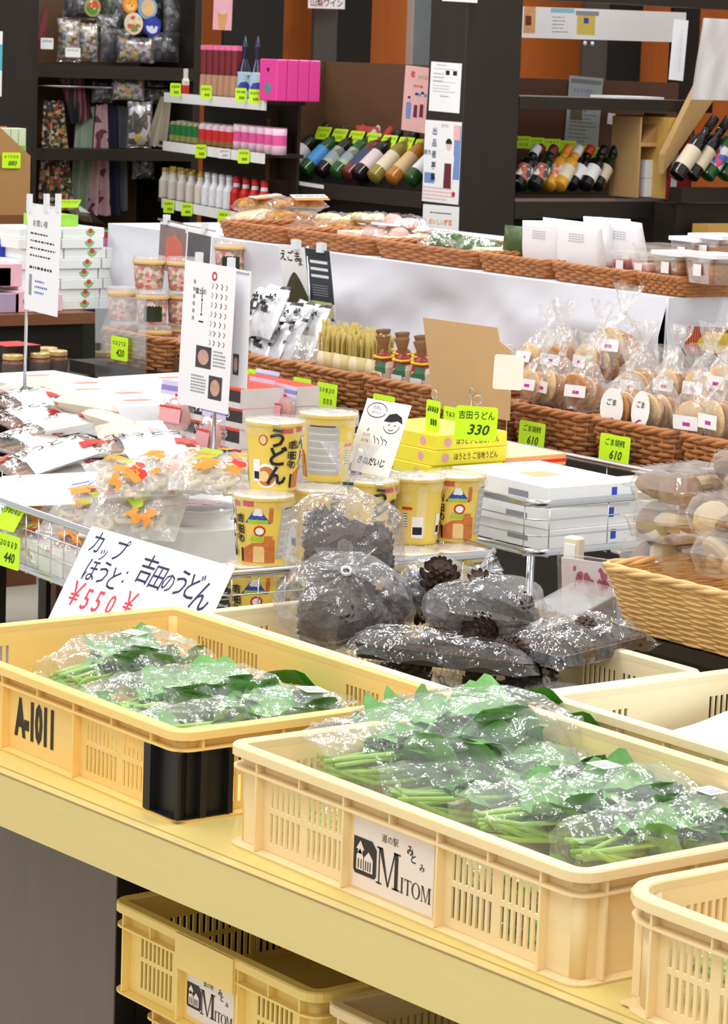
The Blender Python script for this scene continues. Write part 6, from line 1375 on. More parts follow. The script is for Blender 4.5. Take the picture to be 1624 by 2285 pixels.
b = MB(); b.box(XP-.12, XP+.02, y0+.05, y1-.05, 0, zE-.175); tag(b.build('low_cabinet', m_dark), 'dark low cabinet in front of the wine display', 'cabinet')
# ================================================================ right hand shelf unit
YS = pc.y+.0; XR = XP+PW
def Rx(px, py, y=YS): return PY(px, py, y)
xe = Rx(1700, 300).x
zA, zB = Rx(1300, 447).z, Rx(1300, 232).z
ru = thing('shelf_unit', 'dark shelf unit with wine right of the pillar', 'shelf', (XR, YS, 0)); xw = xe-XR
b = MB(); b.box(0, xw, 0, .40, zA-.055, zA-.004); b.build('shelf_board', m_dark, ru)
b = MB(); b.box(0, Rx(1590, 232).x-XR, 0, .30, zB-.018, zB+.018); b.build('shelf_board', m_dark, ru)
zc = Rx(1300, 4).z; b = MB(); b.box(0, xw, 0, .08, zc, zc+.12); b.build('top_beam', m_dark, ru)
zbk = Rx(1300, 178, YS+.42).z; b = MB(); b.box(0, xw, .40, .42, zA-.05, zbk); b.build('back_panel', mat('red_brown_board', (92, 62, 48), .5, .15, 8, .3), ru)
b = MB(); b.box(0, xw, .0, .42, 0, .40); b.build('base_cabinet', m_blackp2, ru); b = MB(); b.box(0, xw, .30, .32, .40, zA-.055); b.build('lower_back', m_blackp2, ru)
b = MB(); b.box(.0, Rx(1520, 450).x-XR, .0, .004, zA-.004, zA+.006); b.build('glass_edge', m_clear2, ru)
# white board with papers
tl, tr = PY(1169, 14, YS+.32), PY(1531, 28, YS+.32); bl = PY(1169, 84, YS+.32)
def pr(b, w, h):
    blk(b, -w*.5, -w*.43, -h*.35, h*.5, 4); blk(b, -w*.49, -w*.455, -h*.1, h*.2, 5, 2); blk(b, -w*.34, -w*.20, -h*.4, h*.46, 0, 1); blk(b, -w*.34, -w*.20, h*.34, h*.48, 6, 2); rows(b, -w*.33, -w*.22, -h*.34, h*.25, 5, 3, 3, .2)
    blk(b, -w*.18, -w*.07, -h*.35, h*.3, 7); blk(b, -w*.19, -w*.05, h*.28, h*.42, 3, 2); blk(b, -w*.14, -w*.11, h*.02, h*.2, 8, 2); blk(b, -w*.5, w*.5, -h*.5, -h*.42, 0, 1)
sheet('white_board', 'long white board pinned with small papers above the right shelves', 'board', tl, tr, tl.z-bl.z, (0, 0, 1), pr, [mat('board_white', (244, 244, 246), .5, .02), m_ink, m_red, m_grey, mat('tan_photo', (230, 170, 120), .5, .3, 30), mat('dark_photo', (110, 60, 40), .5, .3, 50), mat('sky_blue_strip', (150, 200, 226), .5), mat('mustard_card', (222, 196, 96), .5, .1), m_blue], None, .01)
for f in (.375, .42): 
    p = PY(1169+362*f, 84+15*f+12, YS+.31); b = MB(); b.lathe([(.003, 0), (.006, .006), (.004, .014)], 8); tag(b.build('magnet_clip', m_clip, None, p), 'small pale hook under the white board, %s of two' % ('left' if f < .4 else 'right'), 'hook')
tl, tr = PY(1504, 42, YS-.12), PY(1536, 46, YS-.12)
sheet('paper_strip', 'white paper strip with vertical writing hanging at the right', 'paper', tl, tr, tl.z-PY(1504, 178, YS-.12).z, (.22, 0, 1), lambda b, w, h: (rows(b, w*.12, w*.22, -h*.35, h*.35, 14, 1, 3, .6), rows(b, -w*.02, w*.06, -h*.3, h*.3, 12, 3, 4, .6), rows(b, -w*.2, -w*.14, -h*.4, h*.1, 10, 3, 6, .5)), [m_paper, m_ink, m_red, m_grey])
b = MB(); g = []
a = PY(1572, 40, YS-.2); ww = .17; hh = a.z-PY(1545, 222, YS-.2).z
for i in range(14): g.append([(a.x-.035*(i/13)+ww*j/13, YS-.2+.006*NZ.noise(Vector((i*.12, j*.3, 2))), a.z-hh*i/13) for j in range(14)])
b.loft(g, 0, True, False); g2 = [[(x, y+.006, z) for x, y, z in r] for r in g]; b.loft(g2, 0, True, False)
tag(b.build('plastic_bag', film('white_plastic_bag', base=.12, edge=.4, rough=.2, bump=.5, bscale=12, milk=.62)), 'translucent white plastic bag hanging at the upper right edge', 'plastic bag')
# leaning wines on the right shelf
W2 = [(1166, 412, g_bk, c_wh, l_st, 'dark bottle half hidden at the pillar on the right shelf'), (1176, 398, g_dk, c_mr, l_wh, 'dark wine bottle with maroon capsule nearest the pillar on the right shelf'), (1205, 406, g_dk, c_mr, l_st, 'dark wine bottle with striped peach and white label'), (1238, 412, g_or, c_or, l_pe, 'orange juice bottle with orange capsule and peach label'), (1262, 400, g_or, c_wh, l_cr, 'clear necked bottle of orange juice behind the peach label'),
      (1288, 412, g_bk, c_rd, l_wh, 'black wine bottle with red capsule and white label'), (1318, 428, g_bk, c_bk, l_wh, 'dark wine bottle lying low with white label'), (1345, 410, g_dk, c_bk, l_cr, 'rightmost dark green wine bottle on the right shelf')]
for i, (px, py, g, cp, lb, nm) in enumerate(W2):
    q = PY(px-17, py+22, YS+.08+.02*(i % 2)); bottle(nm, (q.x, q.y, max(q.z, zA+.036)), R(48), R(22), g, cp, lb, .64, 'wine bottles on the right shelf', .68)
for i, (px, py) in enumerate(((1140, 303), (1170, 306), (1207, 309), (1242, 313), (1275, 324), (1310, 328), (1350, 335))):
    card('lime card %s from the pillar above the right shelf wine' % ORD[i], PY(px, py, YS+.22), .062, .040, '', (1, -.35, 0), .4, i+20)
def pr(b, w, h): rows(b, -w*.4, w*.4, -h*.45, h*.2, 12, 3, 3, .3); blk(b, -w*.45, w*.45, h*.40, h*.46, 3); rows(b, -w*.35, w*.3, h*.24, h*.36, 1, 4, 6, .4); blk(b, -w*.4, -w*.05, -h*.12, h*.12, 5, 2)
tl, tr = PY(1271, 168, YS+.395), PY(1346, 175, YS+.395)
sheet('newspaper_clipping', 'grey newspaper clipping fixed behind the right shelf wine', 'clipping', tl, tr, tl.z-PY(1271, 325, YS+.395).z, (0, 0, 1), pr, [mat('newsprint', (166, 176, 176), .6, .08, 60), m_ink, m_red, mat('newsprint_dark', (120, 128, 130), .6), m_purp, mat('news_photo', (104, 96, 80), .5, .3, 40)])
a, c = PY(1355, 214, YS+.1), PY(1462, 216, YS+.1); b = MB(); b.box(a.x, c.x, YS+.06, YS+.18, zB+.0185, zB+.026); tag(b.build('paper_stack', m_paper), 'thin stack of white papers on the upper right shelf', 'papers')
tl, tr = PY(1357, 252, YS+.38), PY(1373, 254, YS+.38); sheet('paper_slip', 'small white paper slip right of the newspaper clipping', 'paper', tl, tr, .035, (0, 0, 1), None, [m_paper])
# boxes on the right shelf
m_card = mat('cardboard_brown', (176, 132, 82), .6, .08, 24); m_cardl = mat('cardboard_light', (204, 164, 108), .6, .08, 24); m_crim = mat('crimson_box', (176, 48, 44), .45, .12); m_goldb = mat('gold_ochre_box', (206, 164, 84), .5, .1)
a, c = PY(1420, 440, YS+.03), PY(1484, 445, YS+.03); z9 = PY(1420, 258, YS+.03).z
t = thing('wooden_compartment', 'tan wooden compartment with a slanted front on the right shelf', 'compartment', (a.x, YS+.03, zA+.006)); w = c.x-a.x; h = z9-zA-.01
b = MB(); b.box(0, .008, 0, .13, 0, h); b.build('left_side', m_cardl, t); b = MB(); b.box(w-.008, w, 0, .13, 0, h); b.build('right_side', m_cardl, t); b = MB(); b.box(.008, w-.008, .12, .13, 0, h); b.build('back', m_card, t)
b = MB(); z5 = PY(1400, 322, YS+.03).z-zA; b.box(.008, w-.008, .0, .12, z5-.012, z5); b.build('inner_shelf', m_cardl, t)
b = MB(); b.add([(.01, .0, z5), (w-.008, .0, z5), (w-.008, .11, z5+.09), (w-.008, .0, z5+.09)], [(0, 1, 3), (1, 2, 3), (0, 3, 2), (0, 2, 1)]); b.build('slanted_board', m_card, t)
for i in range(2):
    q = PY(1450, 440, YS+.05); cbox('white_box', 'small white box in the wooden compartment, %s of two' % ('lower', 'upper')[i], 'box', (q.x, YS+.085, zA+.007+.058*i), .052, .08, .057, 0, [m_white, m_lav], lambda b, sx, sy, sz: b.box(sx*.1, sx*.4, -sy/2-.0005, -sy/2, sz*.2, sz, 1))
a, c = PY(1484, 440, YS-.02), PY(1536, 440, YS-.02); z9 = PY(1484, 262, YS-.02).z
b = MB(); b.box(0, c.x-a.x, 0, .25, 0, z9-zA-.006, 0); w = c.x-a.x; h = z9-zA; b.box(0, w, -.001, 0, 0, h*.72, 1); b.prism([(w*.1, h*.45), (w*.95, h*.72), (w*.95, h*.95), (w*.5, h*.75)], 0, .0015, 1, FY(0, 0, 0)); b.box(w*.2, w*.42, -.004, -.001, h*.05, h*.68, 2)
tag(b.build('wine_carton', [m_goldb, m_crim, m_white], None, (a.x, YS-.02, zA+.006)), 'crimson and gold carton standing right of the wooden compartment', 'carton')
# right wine rack cut by the frame
XQ = PY(1512, 420, YS-.14).x; zq = PY(1512, 418, YS-.14).z
t = thing('wine_display', 'slanted wine rack with tan side board cut by the right edge', 'display rack', (XQ, YS-.14, 0))
b = MB(); b.box(-.01, .35, -.03, .03, zq-.045, zq); b.build('ledge', m_dark, t)
b = MB(); b.box(0, .35, .0, .10, 0, zq-.05); b.build('base', m_dark, t)
z1 = PY(1600, 190, YS-.05).z; z0 = PY(1540, 345, YS-.05).z
b = MB(); b.add([(x, y, z) for y in (.09, .115) for x, z in ((.02, z0-.06), (.02, z0), (.15, z1), (.40, z1+.28), (.40, z1+.17))], [(0, 1, 2, 3, 4), (9, 8, 7, 6, 5)]+[(i, (i+1) % 5, 5+(i+1) % 5, 5+i) for i in range(5)]); b.build('side_board', m_cardl, t)
b = MB(); b.box(.30, .32, -.3, .09, zq, zq+.33); b.build('back_board', m_dark, t)
for i, (px, py, g, l, nm) in enumerate(((1530, 385, g_bk, l_cr, 'black bottle with cream label at the left of the right edge rack'), (1562, 388, g_bk, l_cr, 'black bottle with cream label in the middle of the right edge rack'), (1597, 395, g_gr, multi('label_bright', [(232, 232, 238), (90, 110, 200), (220, 90, 120), (140, 200, 210)], 50), 'green bottle with a colourful label on the right edge rack'), (1635, 398, g_gr, l_wh, 'green bottle cut by the right edge of the photo'))):
    q = PY(px-14, py+28, YS-.13); bottle(nm, (q.x, YS-.11, zq+.03), R(40), 0, g, c_bk, l, .86, 'bottles on the right edge rack', .74)
a, c = PY(1452, 575, YS+.0), PY(1536, 575, YS+.0); z9 = PY(1452, 490, YS).z; z8 = PY(1452, 600, YS).z
b = MB(); w = c.x-a.x; h = z9-z8; b.box(0, w, 0, .07, 0, h, 0); b.prism([(0, 0), (w*.2, 0), (w*.5, h*.5), (w*.3, h*.7), (0, h*.45)], 0, .001, 1, FY(0, 0, 0)); b.prism([(w, 0), (w*.75, 0), (w*.6, h*.4), (w*.8, h*.85), (w, h*.95)], 0, .001, 1, FY(0, 0, 0)); o = b.build('wine_carton', [m_goldb, m_crim], None, (a.x, YS-.25, z8)); tag(o, 'gold and crimson carton below the right shelf, behind the white pouches', 'carton')
b = MB(); b.box(a.x-.3, a.x+.5, YS-.32, YS-.17, 0, z8-.001); tag(b.build('low_cabinet', m_blackp2), 'black low cabinet under the right shelf unit', 'cabinet')
# ================================================================ small drinks shelf
Rr = PD(595, 225, 8.9); Ll = PD(374, 198, 9.8); zr = [PD(595, y, 8.9).z for y in (225, 345, 488)]
ed = Vector((Rr.x-Ll.x, Rr.y-Ll.y, 0)); LD = ed.length; ed.normalize(); nd = Vector((-ed.y, ed.x, 0))
if nd.dot(CD) < 0: nd = -nd
AD = math.atan2(ed.y, ed.x); og = Vector((Ll.x, Ll.y, 0))
ds = thing('drinks_shelf', 'dark three tier shelf of drinks with white price rails', 'shelf', og, AD)
sg = 1 if (Matrix.Rotation(AD, 3, 'Z') @ Vector((0, 1, 0))).dot(nd) > 0 else -1
for z in zr:
    b = MB(); b.box(-.08, LD-.03, min(0, sg*.14), max(0, sg*.14), z-.012, z); b.build('shelf_board', m_dark, ds)
    b = MB(); b.box(-.02, LD, min(-sg*.006, 0), max(-sg*.006, 0), z-.030, z+.002); b.build('price_rail', m_white, ds)
b = MB(); b.box(-.02, LD-.09, min(sg*.14, sg*.15), max(sg*.14, sg*.15), 0, zr[0]+.03); b.build('back_panel', m_dark, ds)
b = MB(); b.box(-.03, LD-.08, min(sg*.02, sg*.13), max(sg*.02, sg*.13), 0, zr[2]-.20); b.build('base_cabinet', m_dark, ds)
def DS(px, py, dep, z):
    d = ray(px, py); o2 = og+nd*dep; tt = (o2-CPOS).dot(nd)/d.dot(nd); p = CPOS+d*tt; return Vector((p.x, p.y, z))
def simple(name, label, cat, q, prof, mats, mis, group, rz=0, n=16, s=1):
    b = MB(); b.lathe([(r*s, z*s) for r, z in prof], n, 0, True, None, True, True, mis); return tag(b.build(name, mats, None, q, (0, 0, rz)), label, cat, group)
CAN = ([(.018, 0), (.022, .004), (.022, .068), (.016, .074), (.0155, .076)], [2, 0, 1, 2])
def row(name, kind, cat, n, px0, px1, z, prof, mis, mats, dep, group, py, s=1):
    pr_ = None
    for i in range(n):
        f = (i+.5)/n; q = DS(px0+(px1-px0)*f, py, dep, z); lb = '%s, %s from the left' % (kind, ORD[i])
        if pr_ is None: pr_ = simple(name, lb, cat, q, prof, mats, mis, group, s=s)
        else: redup(pr_, q, None, lb)
m_cg, m_cg2, m_cr, m_cr2, m_cp, m_cp2 = mat('can_green', (30, 120, 60), .3, .2, 60), mat('can_gold', (150, 150, 80), .35, .2, 60), mat('can_red', (214, 40, 44), .3, .15, 60), mat('can_copper', (150, 110, 60), .35, .2, 60), mat('can_pink', (236, 90, 160), .35, .15, 60), mat('can_pale_pink', (248, 206, 226), .35, .1, 60)
for dp, wd2 in ((.035, 'front'), (.09, 'rear')):
    row('drink_can', 'green drink can in the %s row' % wd2, 'can', 5, 384+(dp > .05)*14, 448, zr[1], [(.017, 0), (.021, .004), (.021, .024), (.0212, .060), (.016, .068), (.0155, .07)], [0, 0, 1, 0, 2], [m_cg2, m_cg, m_sil], dp, 'green drink cans', 300)
    row('drink_can', 'red drink can in the %s row' % wd2, 'can', 5, 450, 526, zr[1], [(.018, 0), (.022, .004), (.022, .020), (.0222, .055), (.0222, .066), (.016, .072), (.0155, .074)], [0, 0, 1, 2, 2, 3], [m_cr2, m_cr, m_cp2, m_sil], dp, 'red drink cans', 300)
    row('drink_carton', 'pink drink carton in the %s row' % wd2, 'carton', 6, 528, 632, zr[1], [(.024, 0), (.024, .028), (.024, .060), (.024, .080)], [0, 1, 2], [m_cp2, m_cp, m_cp2], dp, 'pink drink cartons', 300)
BOT = [(.020, 0), (.0215, .003), (.0215, .060), (.012, .078), (.011, .090), (.012, .091), (.012, .104), (.001, .105)]
m_wbot, m_gcap, m_wcap, m_rbot = mat('white_bottle', (228, 218, 208), .4, .05, 50), mat('gold_cap', (200, 170, 80), .3, .1, metal=.4), mat('pale_cap', (226, 226, 236), .35), mat('red_bottle', (206, 36, 36), .3, .12)
for dp, wd2, n1, n2 in ((.03, 'front', 5, 4), (.09, 'rear', 5, 4)):
    row('white_bottle', 'white bottle with gold cap in the %s row' % wd2, 'bottle', n1, 358+(dp > .05)*18, 458, zr[2]-0, BOT, [0, 0, 0, 0, 0, 1, 1], [m_wbot, m_gcap], dp, 'white gold capped bottles', 420)
    row('white_bottle', 'white bottle with pale cap in the %s row' % wd2, 'bottle', n2, 456, 520, zr[2]-0, BOT, [0, 0, 0, 0, 0, 1, 1], [mat('bluish_white_bottle', (232, 234, 246), .4, .05, 50, rgb2=(244, 244, 250)), m_wcap], dp, 'white pale capped bottles', 420)
    row('red_bottle', 'red bottle with pale band in the %s row' % wd2, 'bottle', 4, 518, 600, zr[2]-0, BOT, [0, 0, 0, 1, 0, 0, 0], [m_rbot, m_wcap], dp, 'red bottles', 420)
m_pkcap = mat('pink_cap', (240, 120, 170), .4); m_rosew = mat('dark_rose_drink', (130, 40, 52), .2, .2, 20, .5); m_navyb = mat('navy_glass', (22, 24, 60), .18, .15, 20, .5); m_lab2 = multi('lime_blue_label', [(200, 230, 60), (180, 210, 230), (60, 70, 160), (230, 235, 200)], 40)
row('tall_bottle', 'slim dark rose bottle with pink cap', 'bottle', 6, 450, 532, zr[0], [(.016, 0), (.018, .004), (.018, .03), (.0165, .07), (.0165, .150), (.018, .151), (.018, .166), (.001, .167)], [1, 1, 1, 0, 2, 2, 2], [m_rosew, mat('tan_label_band', (196, 150, 120), .4), m_pkcap], .03, 'slim pink capped bottles', 200)
row('tall_bottle', 'navy blue bottle with lime and blue label', 'bottle', 2, 530, 586, zr[0], [(.021, 0), (.0225, .004), (.0225, .085), (.014, .11), (.0095, .125), (.0095, .165), (.001, .20)], [1, 1, 0, 0, 0, 2], [m_navyb, m_lab2, mat('navy_capsule', (40, 44, 74), .3)], .04, 'navy blue bottles', 200)
row('small_bottle', 'small white bottle with red mark on the top tier', 'bottle', 1, 404, 424, zr[0], [(.012, 0), (.013, .002), (.013, .03), (.013, .045), (.008, .055), (.008, .085), (.001, .086)], [0, 1, 0, 0, 0, 0], [m_wbot, m_red], .03, 'small white bottle', 180)
m_mag = mat('hot_pink_box', (236, 70, 160), .45, .06)
def pr_h(b, sx, sy, sz): b.prism([(.02*cos(k*.5), sz*.30+.017*sin(k*.5)) for k in range(13)], 0, .0005, 1, FX(-sx/2-.0002, 0, 0)); b.prism([(-.008, sz*.76), (0, sz*.68), (.008, sz*.76), (.004, sz*.79), (-.004, sz*.79)], 0, .0005, 2, FX(-sx/2-.0002, 0, 0))
for i in range(4):
    q = PD(596, 215, 8.86); cbox('gift_box', 'hot pink box, %s from the left beside the navy bottles' % ORD[i], 'box', (q.x+.021+.042*i, q.y, zr[0]+.001), .040, .095, .128, 0, [m_mag, mat('box_window', (120, 140, 160), .2, .4, 60), m_ink], pr_h, 'hot pink boxes', .003)
for i, (px, py, k) in enumerate(((380, 185, 0), (448, 190, 0), (525, 196, 0), (556, 199, 0), (436, 322, 1), (531, 333, 1), (365, 446, 2), (405, 452, 2), (486, 470, 2))):
    q = DS(px, py, -.012, 0); q = CPOS+ray(px, py)*((og-nd*.044-CPOS).dot(nd)/ray(px, py).dot(nd)); card('lime card on the drinks shelf, %s one on the %s white rail' % (('leftmost', 'second', 'third', 'rightmost', 'left', 'right', 'left', 'middle', 'right')[i], ('top', 'middle', 'bottom')[k]), q, .036, .044, '', 'C', 0, i+31)
q = CPOS+ray(488, 331)*((og-nd*.044-CPOS).dot(nd)/ray(488, 331).dot(nd)); card('white price slip between the lime cards of the middle rail', q, .036, .032, '', 'C', 0, 44).data.materials[0] = m_white
row('red_jar', 'small red topped jar under the bottom rail', 'jar', 6, 368, 470, zr[2]-.165, [(.014, 0), (.015, .002), (.015, .035), (.017, .036), (.017, .055), (.001, .056)], [0, 0, 1, 1, 1], [m_jarr, m_cr], .0, 'small red topped jars', 480, 1.2)
row('amber_jar', 'small amber bottle under the bottom rail', 'jar', 5, 490, 590, zr[2]-.165, [(.014, 0), (.015, .002), (.015, .05), (.01, .06), (.01, .075), (.001, .076)], [0, 0, 0, 1, 1], [glass('amber_wine', (190, 120, 48)), m_gold], .0, 'small amber bottles', 480, 1.2)
b = MB(); b.box(-.02, LD, min(-sg*.03, sg*.1), max(-sg*.03, sg*.1), zr[2]-.18, zr[2]-.166); b.build('lower_tier', m_dark, ds)
# ice cream sign
q = PD(478, 66, 9.3); tl = PD(478, -30, 9.3); tr = PD(520, -28, 9.3)
def pr(b, w, h): b.prism([(-w*.28, -h*.1), (w*.28, -h*.1), (w*.14, -h*.5), (-w*.14, -h*.5)], .0003, .0006, 1); b.prism([(w*.42*cos(k*.4), h*.12+h*.26*sin(k*.4)) for k in range(16)], .0004, .0008, 0)
sheet('ice_cream_sign', 'pink ice cream cone picture at the top behind the slim bottles', 'sign', tl, tr, tl.z-q.z, (0, 0, 1), pr, [mat('ice_cream_pink', (236, 176, 190), .5), mat('cone_tan', (216, 160, 96), .5, .15, 40)])
tl, tr = PY(688, -20, 10.2), PY(770, -17, 10.2); sheet('menu_strip', 'white strip with dark red writing at the top', 'sign', tl, tr, tl.z-PY(688, 18, 10.2).z, (0, 0, 1), lambda b, w, h: [b.text(s, h*.5, Z3(w*(-.36+.18*k), -h*.2), 1, .02) for k, s in enumerate('山梨ワイン')], [m_paper, mat('wine_red_ink', (140, 40, 70), .5)])
# ================================================================ left shelf unit with souvenirs
YL = 8.6
def Q(px, py, y=YL): return PY(px, py, y)
xl, xr = Q(78, 150).x, Q(432, 160).x; z1, z2 = Q(250, 147).z, Q(250, 334).z
lu = thing('shelf_unit', 'dark shelf unit with hanging souvenirs at the left', 'shelf', (xl, YL, 0)); w = xr-xl
for z, h in ((z1, .045), (z2, .038)): b = MB(); b.box(-.02, w, 0, .36, z-h, z); b.build('shelf_board', m_dark, lu)
b = MB(); b.box(-.02, w+.1, .36, .38, 0, 2.6); b.build('back_panel', mat('dim_brown_panel', (120, 90, 60), .5, .15, 8), lu)
b = MB(); b.box(-.30, -.0, -.02, .38, 0, 2.6); b.build('side_post', m_post, lu)
b = MB(); b.box(w, w+.03, 0, .36, 0, 2.2); b.build('side_panel', m_dark, lu)
b = MB(); b.box(0, w, .02, .36, 0, Q(250, 540).z); b.build('base_cabinet', mat('dark_green_cabinet', (46, 54, 44), .5, .2), lu)
for px, h0 in ((250, z1-.045),):
    b = MB(); b.tube([(0.01, .07, z1-.075), (w-.01, .07, z1-.075)], .006, 8); b.build('hanging_rail', m_steel, lu)
def cloth_hang(label, poly_top, poly_bot, y, m, folds=3, name='hanging_cloth', amp=.012, mats=None, seed=0, cat='cloth'):
    """hanging fabric from a top edge to a bottom edge given as two pairs of places"""
    (a0, a1), (c0, c1) = poly_top, poly_bot; A0, A1, C0, C1 = Q(*a0, y), Q(*a1, y), Q(*c0, y), Q(*c1, y); b = MB()
    for off in (0, .004):
        g = []
        for i in range(16):
            f = i/15; l, r = A0.lerp(C0, f), A1.lerp(C1, f)
            g.append([tuple(l.lerp(r, j/16)+Vector((0, off+amp*(.3+f)*sin(folds*2*pi*j/16+seed+f*2), .003*sin(j*1.1)))) for j in range(17)])
        b.loft(g, 0, True, False)
    return tag(b.build(name, m), label, cat)
m_flor = multi('floral_print', [(190, 60, 50), (60, 50, 46), (214, 204, 180), (90, 110, 60), (70, 60, 60), (206, 150, 90), (52, 46, 50)], 90); m_flor2 = m_flor
y = YL+.10
cloth_hang('long dark floral apron hanging at the far left, red and cream flowers', ((98, 226), (142, 226)), ((90, 470), (172, 470)), y, m_flor, 3)
cloth_hang('navy and rose striped sash hanging behind the floral apron', ((133, 168), (190, 165)), ((165, 278), (212, 262)), y+.02, multi('sash_print', [(40, 36, 48), (150, 70, 80), (36, 34, 46), (44, 40, 52)], 12, .5, (14, 1, 1)), 1)
cloth_hang('pale green cloth hanging right of the apron', ((170, 258), (215, 235)), ((160, 480), (200, 480)), y+.05, mat('pale_green_cloth', (150, 166, 146), .7, .1), 2)
cloth_hang('dusty pink cloth with small dark flowers hanging in the middle', ((215, 235), (240, 232)), ((200, 480), (252, 480)), y+.03, multi('pink_floral', [(196, 156, 166), (204, 164, 172), (200, 160, 168), (198, 158, 166), (110, 60, 76)], 45), 2)
cloth_hang('narrow navy cloth hanging beside the pink one', ((238, 232), (262, 236)), ((250, 480), (275, 480)), y+.06, mat('navy_cloth', (40, 42, 74), .7, .1), 1)
cloth_hang('narrow grey cloth hanging beside the navy one', ((262, 236), (288, 240)), ((268, 470), (290, 470)), y+.08, mat('grey_cloth', (112, 112, 120), .7, .15, 60), 1)
cloth_hang('cream cloth bag hanging at the right of the left shelf', ((362, 200), (384, 205)), ((330, 326), (378, 328)), y+.0, mat('cream_cloth', (196, 184, 164), .7, .08), 2)
m_dkbag = multi('dark_souvenir_print', [(40, 40, 48), (60, 62, 72), (34, 34, 40), (96, 100, 120), (46, 44, 50), (150, 150, 160), (52, 40, 44)], 60, .3); m_cobag = multi('colourful_souvenir_print', [(90, 90, 100), (200, 190, 180), (90, 130, 70), (150, 110, 160), (210, 170, 80), (70, 70, 90), (180, 180, 200)], 80, .3)
m_grbag = multi('green_souvenir_print', [(70, 110, 60), (40, 50, 40), (200, 200, 210), (60, 80, 50), (90, 90, 110)], 70, .3); m_face = multi('face_print', [(40, 44, 40), (210, 210, 215), (60, 70, 50), (230, 200, 60), (50, 54, 50)], 40, .3)
def souv(label, px0, py0, px1, py1, y, m, seed, z=None):
    a, c = Q(px0, py0, y), Q(px1, py1, y); w, h = c.x-a.x, a.z-c.z; t = thing('souvenir_bag', label, 'souvenir bag', ((a.x+c.x)/2, y, c.z), 0, 'film bagged souvenirs')
    b = MB(); o_ = MB(); pillow(o_, w*.88, h*.88, .03, lambda u, v: 0, 10, 10, seed, .006); M = frame((0, 0, h/2), (1, 0, 0), (0, 0, 1)); o_.v = [tuple(M @ Vector(p)) for p in o_.v]; o_.build('souvenir', m, t)
    b = MB(); pillow(b, w, h, .045, lambda u, v: 0, 12, 12, seed+5, .009); b.v = [tuple(M @ Vector(p)) for p in b.v]; b.build('film', m_pfilm, t); return t
for i, (x0_, y0_, x1_, y1_, yy, m, lb) in enumerate(((128, 40, 178, 140, .06, m_cobag, 'colourful bagged souvenir at the left of the top shelf'), (172, 50, 218, 138, .09, m_cobag, 'colourful bagged souvenir, second on the top shelf'), (215, 30, 268, 100, .14, m_grbag, 'green and white bagged souvenir under the round badges'), (225, 60, 300, 140, .10, m_dkbag, 'dark bagged souvenir in the middle of the top shelf'), (262, 80, 342, 142, .06, m_cobag, 'multicoloured bagged souvenir at the middle front of the top shelf'),
    (366, -20, 450, 110, .12, m_dkbag, 'large dark bagged souvenir at the right of the top shelf'), (330, 70, 400, 140, .10, m_dkbag, 'dark bagged souvenir low at the right of the top shelf'), (230, -30, 300, 60, .20, m_grbag, 'rear bagged souvenir behind the badges'), (140, -30, 215, 45, .16, m_dkbag, 'dark bagged souvenir at the upper left corner of the shelf'), (300, -20, 370, 80, .22, m_dkbag, 'dark bagged souvenir behind the blue badge'),
    (250, 172, 322, 225, .06, m_cobag, 'purple and tan bagged souvenir hanging below the top shelf'), (205, 180, 250, 230, .10, m_dkbag, 'dark bagged souvenir hanging left of the purple one'), (285, 225, 338, 332, .06, m_face, 'bagged souvenir with green and yellow faces above the lower shelf'), (325, 172, 375, 235, .12, m_dkbag, 'dim bagged souvenir hanging at the right below the top shelf'), (295, 345, 345, 400, .14, m_dkbag, 'dark bagged souvenir below the lower shelf'))):
    souv(lb, x0_, y0_, x1_, y1_, YL+yy, m, i)
def badge(label, px, py, r, m, m2, txt=''):
    q = Q(px, py, YL+.035); rr = r/ (CF/((q-CPOS).dot(CD))); t = thing('round_badge', label, 'badge', q, 0, 'round badges'); b = MB()
    b.lathe([(rr*.9, 0), (rr, .002), (rr*.95, .006), (.001, .007)], 24, 0, True, T(0, 0, 0, R(90))); b.build('badge', m, t); b = MB(); b.lathe([(rr*.72, .0066), (rr*.7, .0076), (.001, .008)], 20, 0, True, T(0, 0, 0, R(90))); b.build('picture', m2, t)
badge('round green and red badge at the top left of the souvenirs', 205, 16, 22, mat('badge_green', (150, 170, 100), .4, .2), multi('badge_pic', [(220, 80, 60), (230, 220, 180), (90, 140, 60)], 60))
badge('round cream badge with red and green lettering', 297, 53, 25, mat('badge_cream', (230, 214, 186), .4, .05), multi('badge_pic2', [(232, 216, 190), (226, 208, 180), (210, 90, 70), (110, 150, 80)], 70))
badge('round deep blue badge right of the cream one', 338, 58, 24, mat('badge_blue', (40, 60, 160), .35, .1), multi('badge_pic3', [(44, 64, 170), (60, 80, 180), (220, 225, 240)], 60))
badge('round pale blue and tan badge above the deep blue one', 328, 18, 26, mat('badge_sky', (130, 170, 210), .4, .1), mat('badge_tan', (226, 190, 140), .4, .15, 40))
badge('round orange badge at the top of the souvenirs', 289, 10, 20, m_orange, multi('badge_pic4', [(240, 170, 60), (200, 90, 40), (250, 210, 120)], 60))
for (px, py, w, h, lb) in ((91, 84, .05, .038, 'white label card at the left of the top souvenir shelf'), (146, 106, .06, .032, 'white label card in front of the colourful souvenirs')):
    tl = Q(px, py, YL+.005); card(lb, tl, w, h, ' ', 'Y', 0, 3).data.materials[0] = m_white
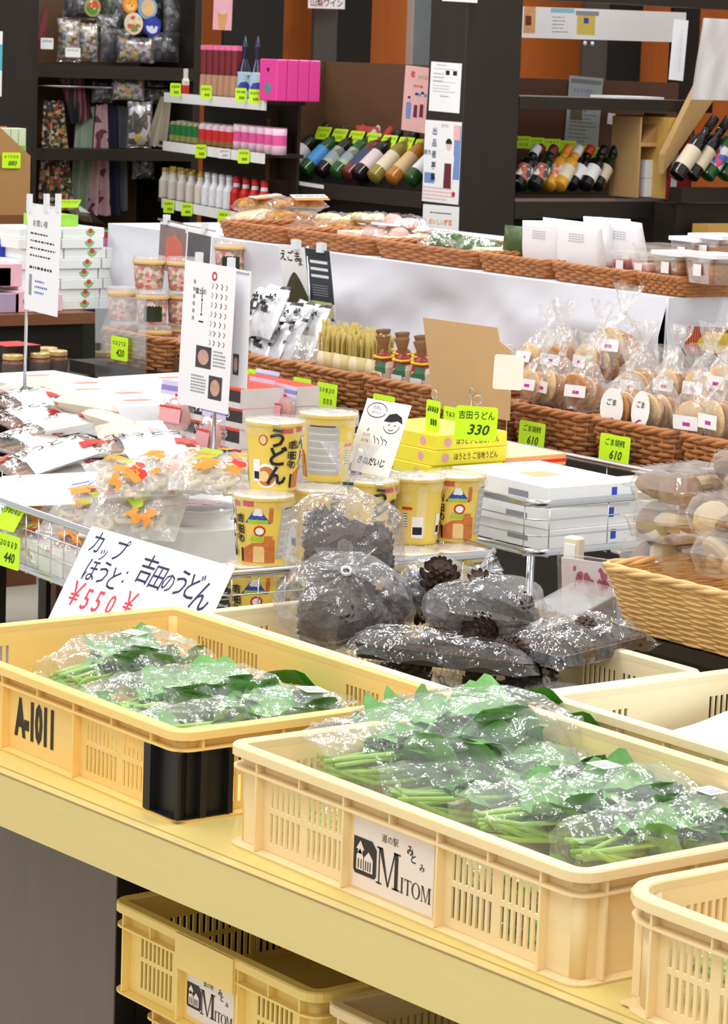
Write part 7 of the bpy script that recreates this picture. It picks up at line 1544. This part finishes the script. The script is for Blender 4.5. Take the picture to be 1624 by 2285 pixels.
b = MB(); pr0 = [Q(92, 120, YL+.05), Q(80, 100, YL+.05), Q(95, 30, YL+.06), Q(108, 5, YL+.06), Q(104, 60, YL+.05)]; b.add([tuple(p) for p in pr0]+[(p.x+.01, p.y+.02, p.z) for p in pr0], [(0, 1, 2, 3, 4), (9, 8, 7, 6, 5)]+[(i, (i+1) % 5, 5+(i+1) % 5, 5+i) for i in range(5)]); tag(b.build('fan', mat('dark_red_fan', (120, 30, 40), .5)), 'dark red folded fan leaning at the left post', 'fan')
# cardboard box display at the far left
YC = 7.4; a, c = PY(-60, 480, YC), PY(68, 480, YC); zt, zb = PY(0, 285, YC).z, PY(0, 480, YC).z; zr_ = PY(68, 350, YC).z; w = c.x-a.x
t = thing('display_carton', 'open tan display carton with a diagonal front at the far left', 'carton', (a.x, YC, zb)); b = MB()
b.prism([(0, 0), (w, 0), (w, zr_-zb), (w*.45, zt-zb), (0, zt-zb)], -.003, 0, 0, FY(0, 0, 0)); b.build('front', m_card, t); b = MB(); b.box(w-.003, w, 0, .15, 0, zr_-zb); b.build('side', m_card, t)
b = MB(); b.box(0, w, .147, .15, 0, zt-zb+.0); b.build('back', m_card, t); b = MB(); b.box(0, w, .003, .147, 0, .003); b.build('bottom', m_card, t)
m_gs = mat('pale_green_carton', (214, 226, 190), .45, .05)
for i in range(5):
    x = a.x+.022+w*.05+.030*i+w*.25; cbox('slim_carton', 'slim white and green carton in the tan display carton, %s from the left' % ORD[i], 'carton', (a.x+w*.40+.026*i, YC+.06, zb+.004), .024, .05, zt-zb-.006, 0, [m_gs, mat('carton_lime_band', (150, 200, 70), .45, .1)], lambda b, sx, sy, sz: b.box(-sx/2-.0004, sx/2+.0004, -sy/2-.0004, sy/2, sz*.62, sz*.80, 1), 'slim green cartons')
card('lime card reading 880 on the tan display carton', PY(5, 340, YC-.006), .062, .046, '880', 'Y', 0, 6)
b = MB(); b.box(a.x-.1, c.x+.03, YC-.02, YC+.3, 0, zb-.001); tag(b.build('low_cabinet', m_shelf), 'warm brown low cabinet under the tan display carton', 'cabinet')
tl, tr = PY(-40, 68, 8.0), PY(6, 70, 8.0); sheet('poster', 'pale poster edge at the far left of the photo', 'poster', tl, tr, tl.z-PY(0, 215, 8.0).z, (0, 0, 1), lambda b, w, h: blk(b, w*.2, w*.5, -h*.1, h*.3, 1), [m_white, mat('poster_teal', (90, 190, 210), .5)])
b = MB(); x_ = PY(40, 100, 8.05); b.box(PY(-120, 100, 8.05).x, PY(74, 100, 8.05).x, 8.05, 8.2, 0, 3.2); struct('trim_8', b, m_post)
